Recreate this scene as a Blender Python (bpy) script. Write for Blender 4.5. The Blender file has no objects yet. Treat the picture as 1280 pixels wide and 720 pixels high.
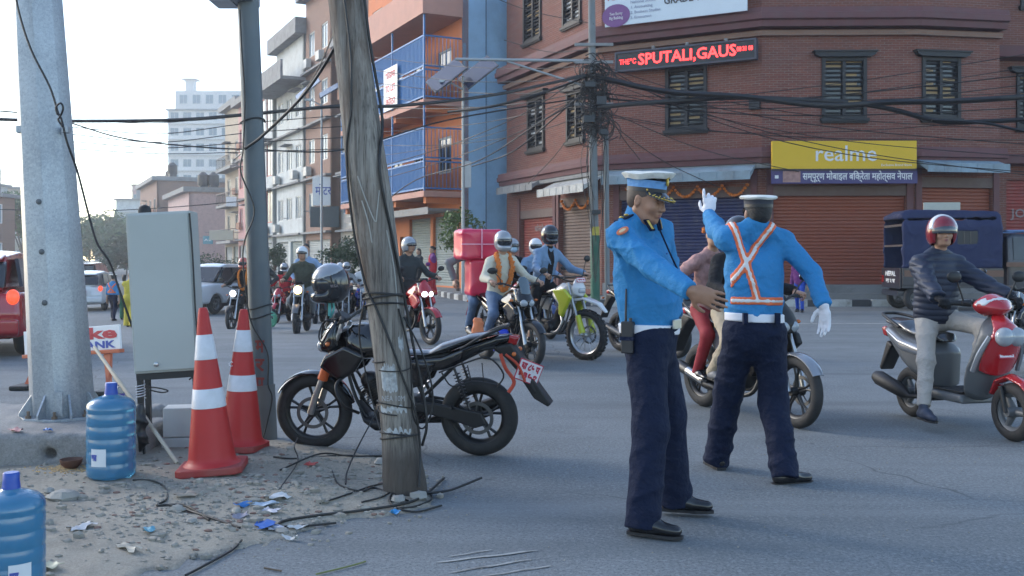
import bpy, bmesh, math, random
import numpy as np
from mathutils import Vector, Matrix, noise
R = math.radians
rnd = random.Random(7)
sc = bpy.context.scene
COL = sc.collection

# ------------------------------------------------------------------ camera, sky, sun, exposure
HAZE = 0.0010
F, CX, HY, EYE = 1250.0, 640.0, 325.0, 1.38      # focal length in photo pixels, horizon row, eye height
cam_d = bpy.data.cameras.new('camera')
cam = bpy.data.objects.new('camera', cam_d); COL.objects.link(cam)
cam.location = (0, 0, EYE); cam.rotation_euler = (R(90), 0, 0)
cam_d.sensor_width = 36.0; cam_d.lens = 36.0 * F / 1280.0
cam_d.shift_y = -(360.0 - HY) / 1280.0
cam_d.clip_start = 0.05; cam_d.clip_end = 3000
sc.camera = cam
cam_d.dof.use_dof = True; cam_d.dof.focus_distance = 5.8; cam_d.dof.aperture_fstop = 9.0

SUN_EL, SUN_AZ = R(27), R(-62)                    # azimuth measured from +Y towards +X
world = bpy.data.worlds.new('World'); sc.world = world; world.use_nodes = True
wn = world.node_tree; wn.nodes.clear()
w_out = wn.nodes.new('ShaderNodeOutputWorld'); w_bg = wn.nodes.new('ShaderNodeBackground')
w_sky = wn.nodes.new('ShaderNodeTexSky'); w_sky.sky_type = 'NISHITA'; w_sky.sun_disc = False
w_sky.sun_elevation = SUN_EL; w_sky.sun_rotation = SUN_AZ
w_sky.air_density = 1.0; w_sky.dust_density = 0.8; w_sky.ozone_density = 1.0
w_bg.inputs['Strength'].default_value = 0.15
wn.links.new(w_sky.outputs[0], w_bg.inputs['Color']); wn.links.new(w_bg.outputs[0], w_out.inputs['Surface'])
sun_d = bpy.data.lights.new('sun', 'SUN'); sun_d.energy = 0.55; sun_d.angle = R(14); sun_d.color = (1.0, 0.96, 0.90)
sun = bpy.data.objects.new('sun', sun_d); COL.objects.link(sun)
sdir = Vector((math.sin(SUN_AZ) * math.cos(SUN_EL), math.cos(SUN_AZ) * math.cos(SUN_EL), math.sin(SUN_EL)))
sun.rotation_euler = (-sdir).to_track_quat('-Z', 'Y').to_euler()
sc.view_settings.view_transform = 'Standard'; sc.view_settings.look = 'None'
sc.view_settings.exposure = 1.5; sc.view_settings.gamma = 1.0
sc.render.engine = 'CYCLES'
sc.cycles.max_bounces = 6; sc.cycles.diffuse_bounces = 3; sc.cycles.glossy_bounces = 3
sc.cycles.transmission_bounces = 4; sc.cycles.volume_bounces = 1; sc.cycles.transparent_max_bounces = 6
sc.cycles.use_denoising = True

def gz(x, y):
 """height of the road: level at the junction, dipping a little down the far street on the left"""
 t = min(max((y - 15.0) / 17.0, 0), 1); s = min(max((-1.5 - x - max(y - 30, 0) * 0.2) / 4.0, 0), 1)
 return -0.5 * (t * t * (3 - 2 * t)) * (s * s * (3 - 2 * s))
def W(px, py, Y):
 """world point seen at photo pixel (px, py) when it stands Y metres away"""
 return Vector(((px - CX) / F * Y, Y, EYE + (HY - py) / F * Y))
def G(px, py):
 """ground point under photo pixel (px, py)"""
 Y = F * EYE / (py - HY)
 for _ in range(12):
  Y = F * (EYE - gz((px - CX) / F * Y, Y)) / (py - HY)
 return Vector(((px - CX) / F * Y, Y, gz((px - CX) / F * Y, Y)))

# ------------------------------------------------------------------ materials
_mats = {}
def nd(nt, t, **kw):
 n = nt.nodes.new(t)
 for k, v in kw.items(): setattr(n, k, v)
 return n
def M(name, rgb, rough=0.6, metal=0.0, var=0.12, scale=6.0, bump=0.0, bscale=60.0, emit=None, spec=0.5, coat=0.0, dirt=0.0, dirtcol=(0.16, 0.14, 0.12), alpha=1.0, trans=0.0, stretch=None):
 if name in _mats: return _mats[name]
 m = bpy.data.materials.new(name); m.use_nodes = True; nt = m.node_tree
 b = nt.nodes['Principled BSDF']
 tc = nd(nt, 'ShaderNodeTexCoord')
 mp = nd(nt, 'ShaderNodeMapping'); nt.links.new(tc.outputs['Object'], mp.inputs[0])
 if stretch: mp.inputs['Scale'].default_value = stretch
 ns = nd(nt, 'ShaderNodeTexNoise'); ns.inputs['Scale'].default_value = scale; ns.inputs['Detail'].default_value = 6
 nt.links.new(mp.outputs[0], ns.inputs['Vector'])
 mx = nd(nt, 'ShaderNodeMix', data_type='RGBA')
 mx.inputs[6].default_value = tuple(max(c * (1 - var), 0) for c in rgb) + (1,)
 mx.inputs[7].default_value = tuple(min(c * (1 + var), 1) for c in rgb) + (1,)
 nt.links.new(ns.outputs['Fac'], mx.inputs[0])
 last = mx.outputs[2]
 if dirt > 0:
  n2 = nd(nt, 'ShaderNodeTexNoise'); n2.inputs['Scale'].default_value = scale * 0.37 + 0.6; n2.inputs['Detail'].default_value = 9; n2.inputs['Roughness'].default_value = 0.65
  nt.links.new(mp.outputs[0], n2.inputs['Vector'])
  rp = nd(nt, 'ShaderNodeMapRange'); rp.inputs[1].default_value = 0.45; rp.inputs[2].default_value = 0.7; rp.inputs[4].default_value = dirt
  nt.links.new(n2.outputs['Fac'], rp.inputs[0])
  m2 = nd(nt, 'ShaderNodeMix', data_type='RGBA'); m2.inputs[7].default_value = tuple(dirtcol) + (1,)
  nt.links.new(rp.outputs[0], m2.inputs[0]); nt.links.new(last, m2.inputs[6]); last = m2.outputs[2]
 nt.links.new(last, b.inputs['Base Color'])
 b.inputs['Roughness'].default_value = rough; b.inputs['Metallic'].default_value = metal
 b.inputs['Specular IOR Level'].default_value = spec; b.inputs['Coat Weight'].default_value = coat
 b.inputs['Transmission Weight'].default_value = trans
 b.inputs['Alpha'].default_value = alpha
 if bump > 0:
  nb = nd(nt, 'ShaderNodeTexNoise'); nb.inputs['Scale'].default_value = bscale; nb.inputs['Detail'].default_value = 4
  nt.links.new(mp.outputs[0], nb.inputs['Vector'])
  bp = nd(nt, 'ShaderNodeBump'); bp.inputs['Strength'].default_value = bump; bp.inputs['Distance'].default_value = 0.02
  nt.links.new(nb.outputs['Fac'], bp.inputs['Height']); nt.links.new(bp.outputs[0], b.inputs['Normal'])
 if emit:
  b.inputs['Emission Color'].default_value = tuple(emit[0]) + (1,); b.inputs['Emission Strength'].default_value = emit[1]
 _mats[name] = m
 return m

# ------------------------------------------------------------------ objects
def link(o, parent=None):
 COL.objects.link(o)
 if parent is not None: o.parent = parent
 return o
def tag(o, label=None, cat=None, group=None, kind=None):
 if label: o['label'] = label
 if cat: o['category'] = cat
 if group: o['group'] = group
 if kind: o['kind'] = kind
 return o
def thing(name, label, cat, loc=(0, 0, 0), rz=0.0, group=None):
 o = bpy.data.objects.new(name, None); o.empty_display_size = 0.1; link(o)
 o.location = loc; o.rotation_euler = (0, 0, rz)
 return tag(o, label, cat, group)
def ob(name, mesh, mat=None, parent=None, loc=None, rz=None):
 o = bpy.data.objects.new(name, mesh); link(o, parent)
 if mat is not None:
  ms = mat if isinstance(mat, (list, tuple)) else [mat]
  if len(mesh.materials) == 0:
   for m in ms: mesh.materials.append(m)
  else:
   for i, m in enumerate(ms):
    if mesh.materials[i] is not m:
     o.material_slots[i].link = 'OBJECT'; o.material_slots[i].material = m
 if loc is not None: o.location = loc
 if rz is not None: o.rotation_euler = (0, 0, rz)
 return o
def copy_tree(o, parent=None):
 c = o.copy(); link(c); c.parent = parent
 for ch in list(o.children): copy_tree(ch, c)
 return c

class MB:
 """collects plain shapes and links them as one mesh object"""
 def __init__(s): s.v = []; s.f = []; s.mi = []
 def add(s, vs, fs, mi=0):
  n = len(s.v); s.v += [tuple(v) for v in vs]; s.f += [tuple(i + n for i in f) for f in fs]; s.mi += [mi] * len(fs); return s
 def box(s, lo, hi, mi=0, M4=None):
  x0, y0, z0 = lo; x1, y1, z1 = hi
  vs = [Vector(p) for p in ((x0,y0,z0),(x1,y0,z0),(x1,y1,z0),(x0,y1,z0),(x0,y0,z1),(x1,y0,z1),(x1,y1,z1),(x0,y1,z1))]
  if M4 is not None: vs = [M4 @ v for v in vs]
  return s.add(vs, [(0,3,2,1),(4,5,6,7),(0,1,5,4),(1,2,6,5),(2,3,7,6),(3,0,4,7)], mi)
 def tube(s, pts, r, n=8, mi=0, cap=True, flat=None):
  pts = [Vector(p) for p in pts]; m = len(pts)
  rs = r if isinstance(r, (list, tuple)) else [r] * m
  up = Vector((0, 0, 1)); prev = None; vs = []
  for i, p in enumerate(pts):
   t = (pts[min(i + 1, m - 1)] - pts[max(i - 1, 0)])
   if t.length < 1e-9: t = Vector((0, 0, 1))
   t.normalize()
   if prev is None:
    a = up.cross(t) if abs(t.z) < 0.95 else Vector((1, 0, 0)).cross(t)
   else:
    a = prev - t * prev.dot(t)
   if a.length < 1e-6: a = Vector((1, 0, 0))
   a.normalize(); b = t.cross(a); prev = a
   for k in range(n):
    an = 2 * math.pi * k / n
    q = a * math.cos(an) + b * math.sin(an)
    v = q * rs[i]
    if flat: v = v - flat[0] * v.dot(flat[0]) * (1 - flat[1])
    vs.append(p + v)
  fs = [(i*n+k, i*n+(k+1)%n, (i+1)*n+(k+1)%n, (i+1)*n+k) for i in range(m-1) for k in range(n)]
  if cap: fs += [tuple(reversed(range(n))), tuple((m-1)*n+k for k in range(n))]
  return s.add(vs, fs, mi)
 def lathe(s, prof, n=24, mi=0, axis='z', M4=None, sx=1.0, sy=1.0, cap=True):
  vs = []
  for r, h in prof:
   for k in range(n):
    a = 2*math.pi*k/n; c, d = r*math.cos(a)*sx, r*math.sin(a)*sy
    v = Vector((c, d, h)) if axis == 'z' else Vector((c, h, -d)) if axis == 'y' else Vector((h, c, d))
    vs.append(M4 @ v if M4 is not None else v)
  m = len(prof)
  fs = [(i*n+k, i*n+(k+1)%n, (i+1)*n+(k+1)%n, (i+1)*n+k) for i in range(m-1) for k in range(n)]
  if cap: fs += [tuple(reversed(range(n))), tuple((m-1)*n+k for k in range(n))]
  return s.add(vs, fs, mi)
 def prism(s, poly, a, b, axis='y', mi=0, M4=None):
  """polygon (u,w) extruded between a and b; axis y: (u,·,w); axis z: (u,w,·); axis x: (·,u,w)"""
  def P3(u, w, t): return Vector((u, t, w)) if axis == 'y' else Vector((u, w, t)) if axis == 'z' else Vector((t, u, w))
  n = len(poly); vs = [P3(u, w, a) for u, w in poly] + [P3(u, w, b) for u, w in poly]
  if M4 is not None: vs = [M4 @ v for v in vs]
  fs = [tuple(range(n)), tuple(reversed(range(n, 2*n)))] + [(i, i+n, (i+1) % n + n, (i+1) % n) for i in range(n)]
  return s.add(vs, fs, mi)
 def ball(s, c, r, n=10, mi=0, sc3=(1,1,1), jit=0.0, rg=None):
  c = Vector(c); vs = []; h = max(n // 2, 3)
  for i in range(1, h):
   t = math.pi*i/h
   for k in range(n):
    a = 2*math.pi*k/n; j = 1 + (rg.uniform(-jit, jit) if rg else 0)
    vs.append(c + Vector((math.sin(t)*math.cos(a)*sc3[0], math.sin(t)*math.sin(a)*sc3[1], math.cos(t)*sc3[2]))*r*j)
  vs += [c + Vector((0,0,r*sc3[2])), c - Vector((0,0,r*sc3[2]))]
  T, B = len(vs)-2, len(vs)-1
  fs = [(i*n+k, (i+1)*n+k, (i+1)*n+(k+1)%n, i*n+(k+1)%n) for i in range(h-2) for k in range(n)]
  fs += [(T, k, (k+1)%n) for k in range(n)] + [(B, (h-2)*n+(k+1)%n, (h-2)*n+k) for k in range(n)]
  return s.add(vs, fs, mi)
 def mesh(s, name, smooth=None, fix=True, bevel=0.0):
  me = bpy.data.meshes.new(name); me.from_pydata(s.v, [], s.f)
  if any(s.mi):
   me.polygons.foreach_set('material_index', s.mi)
  if fix or bevel:
   bm = bmesh.new(); bm.from_mesh(me)
   if bevel:
    bmesh.ops.bevel(bm, geom=[e for e in bm.edges if e.is_manifold and e.calc_face_angle(0) > 0.5], offset=bevel, segments=2, profile=0.5, affect='EDGES', clamp_overlap=True)
   bmesh.ops.recalc_face_normals(bm, faces=bm.faces); bm.to_mesh(me); bm.free()
  if smooth is not None:
   me.polygons.foreach_set('use_smooth', [True] * len(me.polygons))
   me.set_sharp_from_angle(angle=R(smooth))
  me.update()
  return me
 def build(s, name, mat=None, parent=None, smooth=None, bevel=0.0, **kw):
  me = s.mesh(name, smooth, True, bevel)
  ms = mat if isinstance(mat, (list, tuple)) else [mat]
  for m in ms: me.materials.append(m)
  return ob(name, me, None, parent, **kw)

def spline(pts, n=8):
 """Catmull-Rom through pts"""
 pts = [Vector(p) for p in pts]; P = [pts[0]*2 - pts[1]] + pts + [pts[-1]*2 - pts[-2]]; out = []
 for i in range(1, len(P) - 2):
  for k in range(n):
   t = k / n; a, b, c, d = P[i-1], P[i], P[i+1], P[i+2]
   out.append(0.5 * ((2*b) + (c-a)*t + (2*a-5*b+4*c-d)*t*t + (3*b-a-3*c+d)*t*t*t))
 out.append(pts[-1]); return out

def text_mesh(txt, size=1.0, depth=0.0, width=None, bold=0.0, align='CENTER'):
 cu = bpy.data.curves.new('txt', 'FONT'); cu.body = txt; cu.size = size; cu.extrude = depth; cu.offset = bold
 cu.resolution_u = 2; cu.align_x = align; cu.align_y = 'CENTER'
 o = bpy.data.objects.new('txt', cu); COL.objects.link(o)
 dg = bpy.context.evaluated_depsgraph_get(); dg.update()
 me = bpy.data.meshes.new_from_object(o.evaluated_get(dg)); bpy.data.objects.remove(o); bpy.data.curves.remove(cu)
 if width and len(me.vertices):
  xs = [v.co.x for v in me.vertices]; w = max(xs) - min(xs); k = width / max(w, 1e-6)
  for v in me.vertices: v.co.x *= k
 me.materials.clear()
 return me
def lettering(txt, mat, parent, M4, height, width=None, name='lettering', depth=0.004, bold=0.0, align='CENTER'):
 """flat raised letters; M4 maps text plane (x right, y up, z out) into the parent's space"""
 me = text_mesh(txt, height * 1.38, depth, width, bold, align); me.transform(M4)
 return ob(name, me, mat, parent)
def plane_frame(o, xdir, up=Vector((0, 0, 1))):
 """matrix with x = xdir, y = up, z = outward normal"""
 x = Vector(xdir).normalized(); y = Vector(up).normalized(); z = x.cross(y).normalized()
 m = Matrix((x, y, z)).transposed().to_4x4(); m.translation = Vector(o); return m

# ------------------------------------------------------------------ implicit surfaces (smooth unions) -> one continuous mesh
f32 = np.float32
class Field:
 def __init__(s, lo, hi, res):
  s.lo = np.array(lo, f32); s.res = res
  s.n = np.maximum(np.ceil((np.array(hi) - np.array(lo)) / res).astype(int) + 1, 3)
  s.ax = [(s.lo[i] + np.arange(s.n[i]) * res).astype(f32) for i in range(3)]
  s.D = np.full(tuple(s.n), 0.3, f32)
 def _sl(s, lo, hi):
  a = [max(int((lo[i] - s.lo[i]) / s.res) - 1, 0) for i in range(3)]
  b = [min(int((hi[i] - s.lo[i]) / s.res) + 2, int(s.n[i])) for i in range(3)]
  if any(b[i] - a[i] < 1 for i in range(3)): return None, None
  sl = tuple(slice(a[i], b[i]) for i in range(3))
  X = s.ax[0][sl[0]][:, None, None]; Y = s.ax[1][sl[1]][None, :, None]; Z = s.ax[2][sl[2]][None, None, :]
  return sl, (X, Y, Z)
 def put(s, fn, lo, hi, k=0.02, sub=False):
  pad = k + 2.5 * s.res
  sl, P = s._sl([l - pad for l in lo], [h + pad for h in hi])
  if sl is None: return s
  d = fn(*P).astype(f32); a = s.D[sl]
  if sub:
   d = -d; h = np.maximum(k - np.abs(a - d), 0) / max(k, 1e-6); s.D[sl] = np.maximum(a, d) + h * h * k * 0.25
  else:
   h = np.maximum(k - np.abs(a - d), 0) / max(k, 1e-6); s.D[sl] = np.minimum(a, d) - h * h * k * 0.25
  return s
 def cap(s, a, b, ra, rb=None, k=0.02, flat=None, sub=False, clip=None):
  """round cone a-b; flat=(axis, factor) squeezes the section along axis; clip=(point, dir) cuts what lies beyond"""
  rb = ra if rb is None else rb
  a = np.array(a, float); b = np.array(b, float)
  R_ = max(ra, rb); lo = np.minimum(a, b) - R_; hi = np.maximum(a, b) + R_
  def fn(X, Y, Z):
   dx, dy, dz = X - a[0], Y - a[1], Z - a[2]; ab = b - a
   if flat is not None:
    n = np.array(flat[0], float); n /= np.linalg.norm(n); q = (1.0 / flat[1] - 1.0)
    c = (dx * n[0] + dy * n[1] + dz * n[2]) * q
    dx, dy, dz = dx + n[0] * c, dy + n[1] * c, dz + n[2] * c
    ab = ab + n * (ab @ n) * q
   L = max(ab @ ab, 1e-9)
   t = np.clip((dx * ab[0] + dy * ab[1] + dz * ab[2]) / L, 0, 1)
   d = np.sqrt((dx - ab[0]*t)**2 + (dy - ab[1]*t)**2 + (dz - ab[2]*t)**2) - (ra + (rb - ra) * t)
   if clip is not None:
    c0, cd = np.array(clip[0], float), np.array(clip[1], float); cd = cd / np.linalg.norm(cd)
    d = np.maximum(d, (X - c0[0]) * cd[0] + (Y - c0[1]) * cd[1] + (Z - c0[2]) * cd[2])
   return d
  return s.put(fn, lo, hi, k, sub)
 def ell(s, c, r, k=0.02, fr=None, sub=False, clip=None):
  """ellipsoid; fr = (f, l, u) axes"""
  c = np.array(c, float); r = np.array(r, float); R_ = r.max()
  def fn(X, Y, Z):
   dx, dy, dz = X - c[0], Y - c[1], Z - c[2]
   if fr is not None:
    f, l, u = fr
    dx, dy, dz = dx*f[0]+dy*f[1]+dz*f[2], dx*l[0]+dy*l[1]+dz*l[2], dx*u[0]+dy*u[1]+dz*u[2]
   q = np.sqrt((dx/r[0])**2 + (dy/r[1])**2 + (dz/r[2])**2)
   g = np.sqrt((dx/r[0]**2)**2 + (dy/r[1]**2)**2 + (dz/r[2]**2)**2) + 1e-6
   d = q * (q - 1) / g
   if clip is not None:
    c0, cd = np.array(clip[0], float), np.array(clip[1], float)
    d = np.maximum(d, (X - c0[0]) * cd[0] + (Y - c0[1]) * cd[1] + (Z - c0[2]) * cd[2])
   return d
  return s.put(fn, c - R_, c + R_, k, sub)
 def box(s, c, h, r=0.01, k=0.01, sub=False, fr=None):
  c = np.array(c, float); h = np.array(h, float); Rm = np.linalg.norm(h) if fr is not None else h
  def fn(X, Y, Z):
   dx, dy, dz = X - c[0], Y - c[1], Z - c[2]
   if fr is not None:
    f, l, u = fr
    dx, dy, dz = dx*f[0]+dy*f[1]+dz*f[2], dx*l[0]+dy*l[1]+dz*l[2], dx*u[0]+dy*u[1]+dz*u[2]
   qx, qy, qz = np.abs(dx) - h[0] + r, np.abs(dy) - h[1] + r, np.abs(dz) - h[2] + r
   return np.sqrt(np.maximum(qx, 0)**2 + np.maximum(qy, 0)**2 + np.maximum(qz, 0)**2) + np.minimum(np.maximum(qx, np.maximum(qy, qz)), 0) - r
  return s.put(fn, c - Rm, c + Rm, k, sub)
 def prof(s, poly, w, r=0.02, k=0.01, y0=0.0, wtop=None, sub=False, crown=0.0):
  """side outline (x,z) with half width w, rounded by r; wtop = (z0, z1, w1) narrows it upwards; crown bulges the outline"""
  poly = np.array(poly, float); xs, zs = poly[:, 0], poly[:, 1]; W_ = w if not callable(w) else 1.2
  def fn(X, Y, Z):
   X2, Z2 = X[:, :, 0], Z[0, 0, :][None, :]
   d2 = np.full((X2.shape[0], Z2.shape[1]), 1e9); sg = np.ones_like(d2); n = len(poly)
   for i in range(n):
    a, b = poly[i], poly[i-1]; e = b - a; wx, wz = X2 - a[0], Z2 - a[1]
    t = np.clip((wx*e[0] + wz*e[1]) / (e @ e + 1e-12), 0, 1)
    d2 = np.minimum(d2, (wx - e[0]*t)**2 + (wz - e[1]*t)**2)
    c1, c2, c3 = Z2 >= a[1], Z2 < b[1], (e[0]*wz) > (e[1]*wx)
    cond = (c1 & c2 & c3) | (~c1 & ~c2 & ~c3); sg = np.where(cond, -sg, sg)
   d2 = (sg * np.sqrt(d2))[:, None, :]
   ya = np.abs(Y - y0)
   ww = w(X, Z) if callable(w) else w
   if wtop is not None:
    tt = np.clip((Z - wtop[0]) / (wtop[1] - wtop[0]), 0, 1); ww = ww + (wtop[2] - ww) * tt * tt * (3 - 2*tt)
   if crown: d2 = d2 + crown * (ya / np.maximum(ww, 1e-4))**2
   q1, q2 = d2 + r, ya - ww + r
   return np.sqrt(np.maximum(q1, 0)**2 + np.maximum(q2, 0)**2) + np.minimum(np.maximum(q1, q2), 0) - r
  return s.put(fn, (xs.min(), y0 - W_, zs.min()), (xs.max(), y0 + W_, zs.max()), k, sub)
 def mod(s, fn):
  X = s.ax[0][:, None, None]; Y = s.ax[1][None, :, None]; Z = s.ax[2][None, None, :]
  s.D = fn(s.D, X, Y, Z).astype(f32); return s
 def cut(s, p, d):
  """remove everything on the side d points to"""
  p = np.array(p, float); d = np.array(d, float); d = d / np.linalg.norm(d)
  return s.mod(lambda D, X, Y, Z: np.maximum(D, (X-p[0])*d[0] + (Y-p[1])*d[1] + (Z-p[2])*d[2]))
 def wrinkle(s, amp, freq=26.0, seed=0, dirs=None):
  """cloth folds: narrow ridges that run in a few directions and fade in and out"""
  rg = random.Random(seed); T = []
  for _ in range(6):
   v = np.array([rg.uniform(-1, 1), rg.uniform(-1, 1), rg.choice((-1, 1))*rg.uniform(0.5, 1.3)]); v /= np.linalg.norm(v)
   m_ = np.array([rg.uniform(-1, 1) for _ in range(3)])
   T.append((v*freq*rg.uniform(0.45, 1.0), rg.uniform(0, 6), m_*rg.uniform(5, 11), rg.uniform(0, 6)))
  def fn(D, X, Y, Z):
   w = 0; q = np.sin(X*9+seed)*0.6 + np.sin(Z*8+Y*7+seed*2)*0.6 + np.sin(X*5-Z*13)*0.4
   for (v, ph, mm, p2) in T:
    r_ = 1-np.abs(np.sin((X*v[0]+Y*v[1]+Z*v[2])*0.5+ph+q)); g_ = np.clip(np.sin(X*mm[0]+Y*mm[1]+Z*mm[2]+p2), 0, 1)
    w = w + r_*r_*r_*g_
   return np.where(np.abs(D) < 0.08, D - amp*(w*1.5-0.5), D)
  return s.mod(fn)
 def mesh(s, name, flat=False, matfn=None):
  D = s.D; D = D.copy(); D[0] = D[-1] = 0.2; D[:, 0] = D[:, -1] = 0.2; D[:, :, 0] = D[:, :, -1] = 0.2
  I = D < 0; n = D.shape
  c = np.zeros((n[0]-1, n[1]-1, n[2]-1), np.int8)
  for a in (0, 1):
   for b in (0, 1):
    for e in (0, 1): c += I[a:n[0]-1+a, b:n[1]-1+b, e:n[2]-1+e]
  act = (c > 0) & (c < 8); idx = np.argwhere(act)
  me = bpy.data.meshes.new(name)
  if len(idx) == 0: return me
  num = np.full(act.shape, -1, np.int32); num[act] = np.arange(len(idx))
  P = np.zeros((len(idx), 3)); cnt = np.zeros(len(idx))
  cor = [(a, b, e) for a in (0, 1) for b in (0, 1) for e in (0, 1)]
  V = {q: D[idx[:, 0]+q[0], idx[:, 1]+q[1], idx[:, 2]+q[2]] for q in cor}
  for q in cor:
   for ax in range(3):
    if q[ax] == 0:
     q2 = list(q); q2[ax] = 1; q2 = tuple(q2); a, b = V[q], V[q2]; m = (a < 0) != (b < 0)
     t = np.where(m, a / np.where(m, a - b, 1), 0)
     pt = np.array(q, float)[None, :].repeat(len(idx), 0); pt[:, ax] = t
     P += pt * m[:, None]; cnt += m
  P = (idx + P / np.maximum(cnt, 1)[:, None]) * s.res + s.lo
  quads = []
  for ax in range(3):
   o1, o2 = [(1, 2), (2, 0), (0, 1)][ax]
   a = [slice(1, -1)] * 3; a[ax] = slice(0, -1); b = [slice(1, -1)] * 3; b[ax] = slice(1, None)
   A, B = I[tuple(a)], I[tuple(b)]; e = np.argwhere(A != B)
   if len(e) == 0: continue
   flip = A[tuple(e.T)]
   base = e.copy(); base[:, o1] += 1; base[:, o2] += 1
   def N(d1, d2):
    q = base.copy(); q[:, o1] -= d1; q[:, o2] -= d2; return num[tuple(q.T)]
   q = np.stack([N(0, 0), N(1, 0), N(1, 1), N(0, 1)], 1)
   q = np.where(flip[:, None], q, q[:, ::-1]); quads.append(q)
  Q = np.concatenate(quads); Q = Q[(Q >= 0).all(1)]
  me.vertices.add(len(P)); me.vertices.foreach_set('co', P.astype(f32).ravel())
  me.loops.add(Q.size); me.loops.foreach_set('vertex_index', Q.astype(np.int32).ravel())
  me.polygons.add(len(Q)); me.polygons.foreach_set('loop_start', np.arange(0, Q.size, 4, dtype=np.int32))
  me.polygons.foreach_set('loop_total', np.full(len(Q), 4, np.int32))
  if not flat: me.polygons.foreach_set('use_smooth', np.ones(len(Q), bool))
  if matfn is not None:
   me.polygons.foreach_set('material_index', np.asarray(matfn(P[Q].mean(1)), np.int32))
  me.update(calc_edges=True)
  return me
 def build(s, name, mat, parent=None, matfn=None, **kw):
  return ob(name, s.mesh(name, matfn=matfn), mat, parent, **kw)
# ================================================================== ground
def ground_mat(name, base, light, dark, scale=1.0, bump=0.35, rough=0.85, spots=True):
 sp_ = 1.0 if spots else 0.4
 m = bpy.data.materials.new(name); m.use_nodes = True; nt = m.node_tree; b = nt.nodes['Principled BSDF']
 tc = nd(nt, 'ShaderNodeTexCoord'); vec = tc.outputs['Object']
 def noise_(sc_, det=8, ro=0.6):
  n = nd(nt, 'ShaderNodeTexNoise'); n.inputs['Scale'].default_value = sc_*scale; n.inputs['Detail'].default_value = det; n.inputs['Roughness'].default_value = ro
  nt.links.new(vec, n.inputs['Vector']); return n.outputs['Fac']
 def rng(x, a, b_, c=0.0, d=1.0):
  r = nd(nt, 'ShaderNodeMapRange'); r.inputs[1].default_value = a; r.inputs[2].default_value = b_; r.inputs[3].default_value = c; r.inputs[4].default_value = d
  nt.links.new(x, r.inputs[0]); return r.outputs[0]
 def mix(f, a, b_):
  x = nd(nt, 'ShaderNodeMix', data_type='RGBA'); nt.links.new(f, x.inputs[0])
  for k, v in ((6, a), (7, b_)):
   if isinstance(v, tuple): x.inputs[k].default_value = v + (1,)
   else: nt.links.new(v, x.inputs[k])
  return x.outputs[2]
 c = mix(rng(noise_(0.35, 5), 0.35, 0.7), base, light)
 c = mix(rng(noise_(1.7, 9, 0.7), 0.5, 0.75, 0, 0.8), c, dark)
 c = mix(rng(noise_(0.13, 3), 0.42, 0.62, 0, 0.55), c, dark)
 c = mix(rng(noise_(38, 3, 0.8), 0.46, 0.66, 0, 0.8*sp_), c, tuple(x*1.25 for x in light))
 c = mix(rng(noise_(60, 2, 0.8), 0.50, 0.66, 0, 0.85*sp_), c, tuple(x*0.75 for x in dark))
 if spots:
  v = nd(nt, 'ShaderNodeTexVoronoi', feature='DISTANCE_TO_EDGE'); v.inputs['Scale'].default_value = 0.55
  wv = nd(nt, 'ShaderNodeMix', data_type='RGBA'); wv.inputs[0].default_value = 0.12; nt.links.new(vec, wv.inputs[6])
  nn = nd(nt, 'ShaderNodeTexNoise'); nn.inputs['Scale'].default_value = 3; nt.links.new(vec, nn.inputs['Vector']); nt.links.new(nn.outputs['Color'], wv.inputs[7])
  nt.links.new(wv.outputs[2], v.inputs['Vector'])
  for sc_, rot_, a_, b2_, w_, cc_ in ((0.9, 0.35, 0.52, 0.66, 0.55, dark), (1.6, -0.25, 0.55, 0.68, 0.45, light)):
   mp_ = nd(nt, 'ShaderNodeMapping'); mp_.inputs['Scale'].default_value = (0.10, 1.5, 1); mp_.inputs['Rotation'].default_value = (0, 0, rot_); nt.links.new(vec, mp_.inputs[0])
   n_ = nd(nt, 'ShaderNodeTexNoise'); n_.inputs['Scale'].default_value = sc_; n_.inputs['Detail'].default_value = 6; nt.links.new(mp_.outputs[0], n_.inputs['Vector']); c = mix(rng(n_.outputs['Fac'], a_, b2_, 0, w_), c, cc_)
  crack = nd(nt, 'ShaderNodeMath', operation='MULTIPLY'); nt.links.new(rng(v.outputs['Distance'], 0.0, 0.005, 0.7, 0), crack.inputs[0]); nt.links.new(rng(noise_(0.5, 2), 0.5, 0.6), crack.inputs[1])
  c = mix(crack.outputs[0], c, tuple(x*0.35 for x in dark))
  c = mix(rng(noise_(5, 4, 0.5), 0.70, 0.74, 0, 0.6), c, tuple(x*0.6 for x in dark))
 nt.links.new(c, b.inputs['Base Color'])
 nt.links.new(rng(noise_(2.2, 4), 0.3, 0.7, rough-0.1, rough+0.08), b.inputs['Roughness'])
 bp = nd(nt, 'ShaderNodeBump'); bp.inputs['Strength'].default_value = bump; bp.inputs['Distance'].default_value = 0.01
 nt.links.new(noise_(110, 3, 0.7), bp.inputs['Height']); nt.links.new(bp.outputs[0], b.inputs['Normal'])
 return m
asphalt = ground_mat('asphalt', (0.125, 0.142, 0.150), (0.185, 0.202, 0.210), (0.085, 0.097, 0.104))
dirt_m = ground_mat('dirt', (0.29, 0.258, 0.205), (0.40, 0.365, 0.305), (0.15, 0.138, 0.115), 1.6, 0.8, 0.92, False)
concrete = ground_mat('concrete', (0.24, 0.235, 0.225), (0.33, 0.32, 0.31), (0.13, 0.125, 0.12), 1.3, 0.5, 0.85, False)
paving = ground_mat('paving', (0.17, 0.17, 0.17), (0.24, 0.24, 0.235), (0.10, 0.10, 0.10), 1.0, 0.4, 0.85, False)

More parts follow.
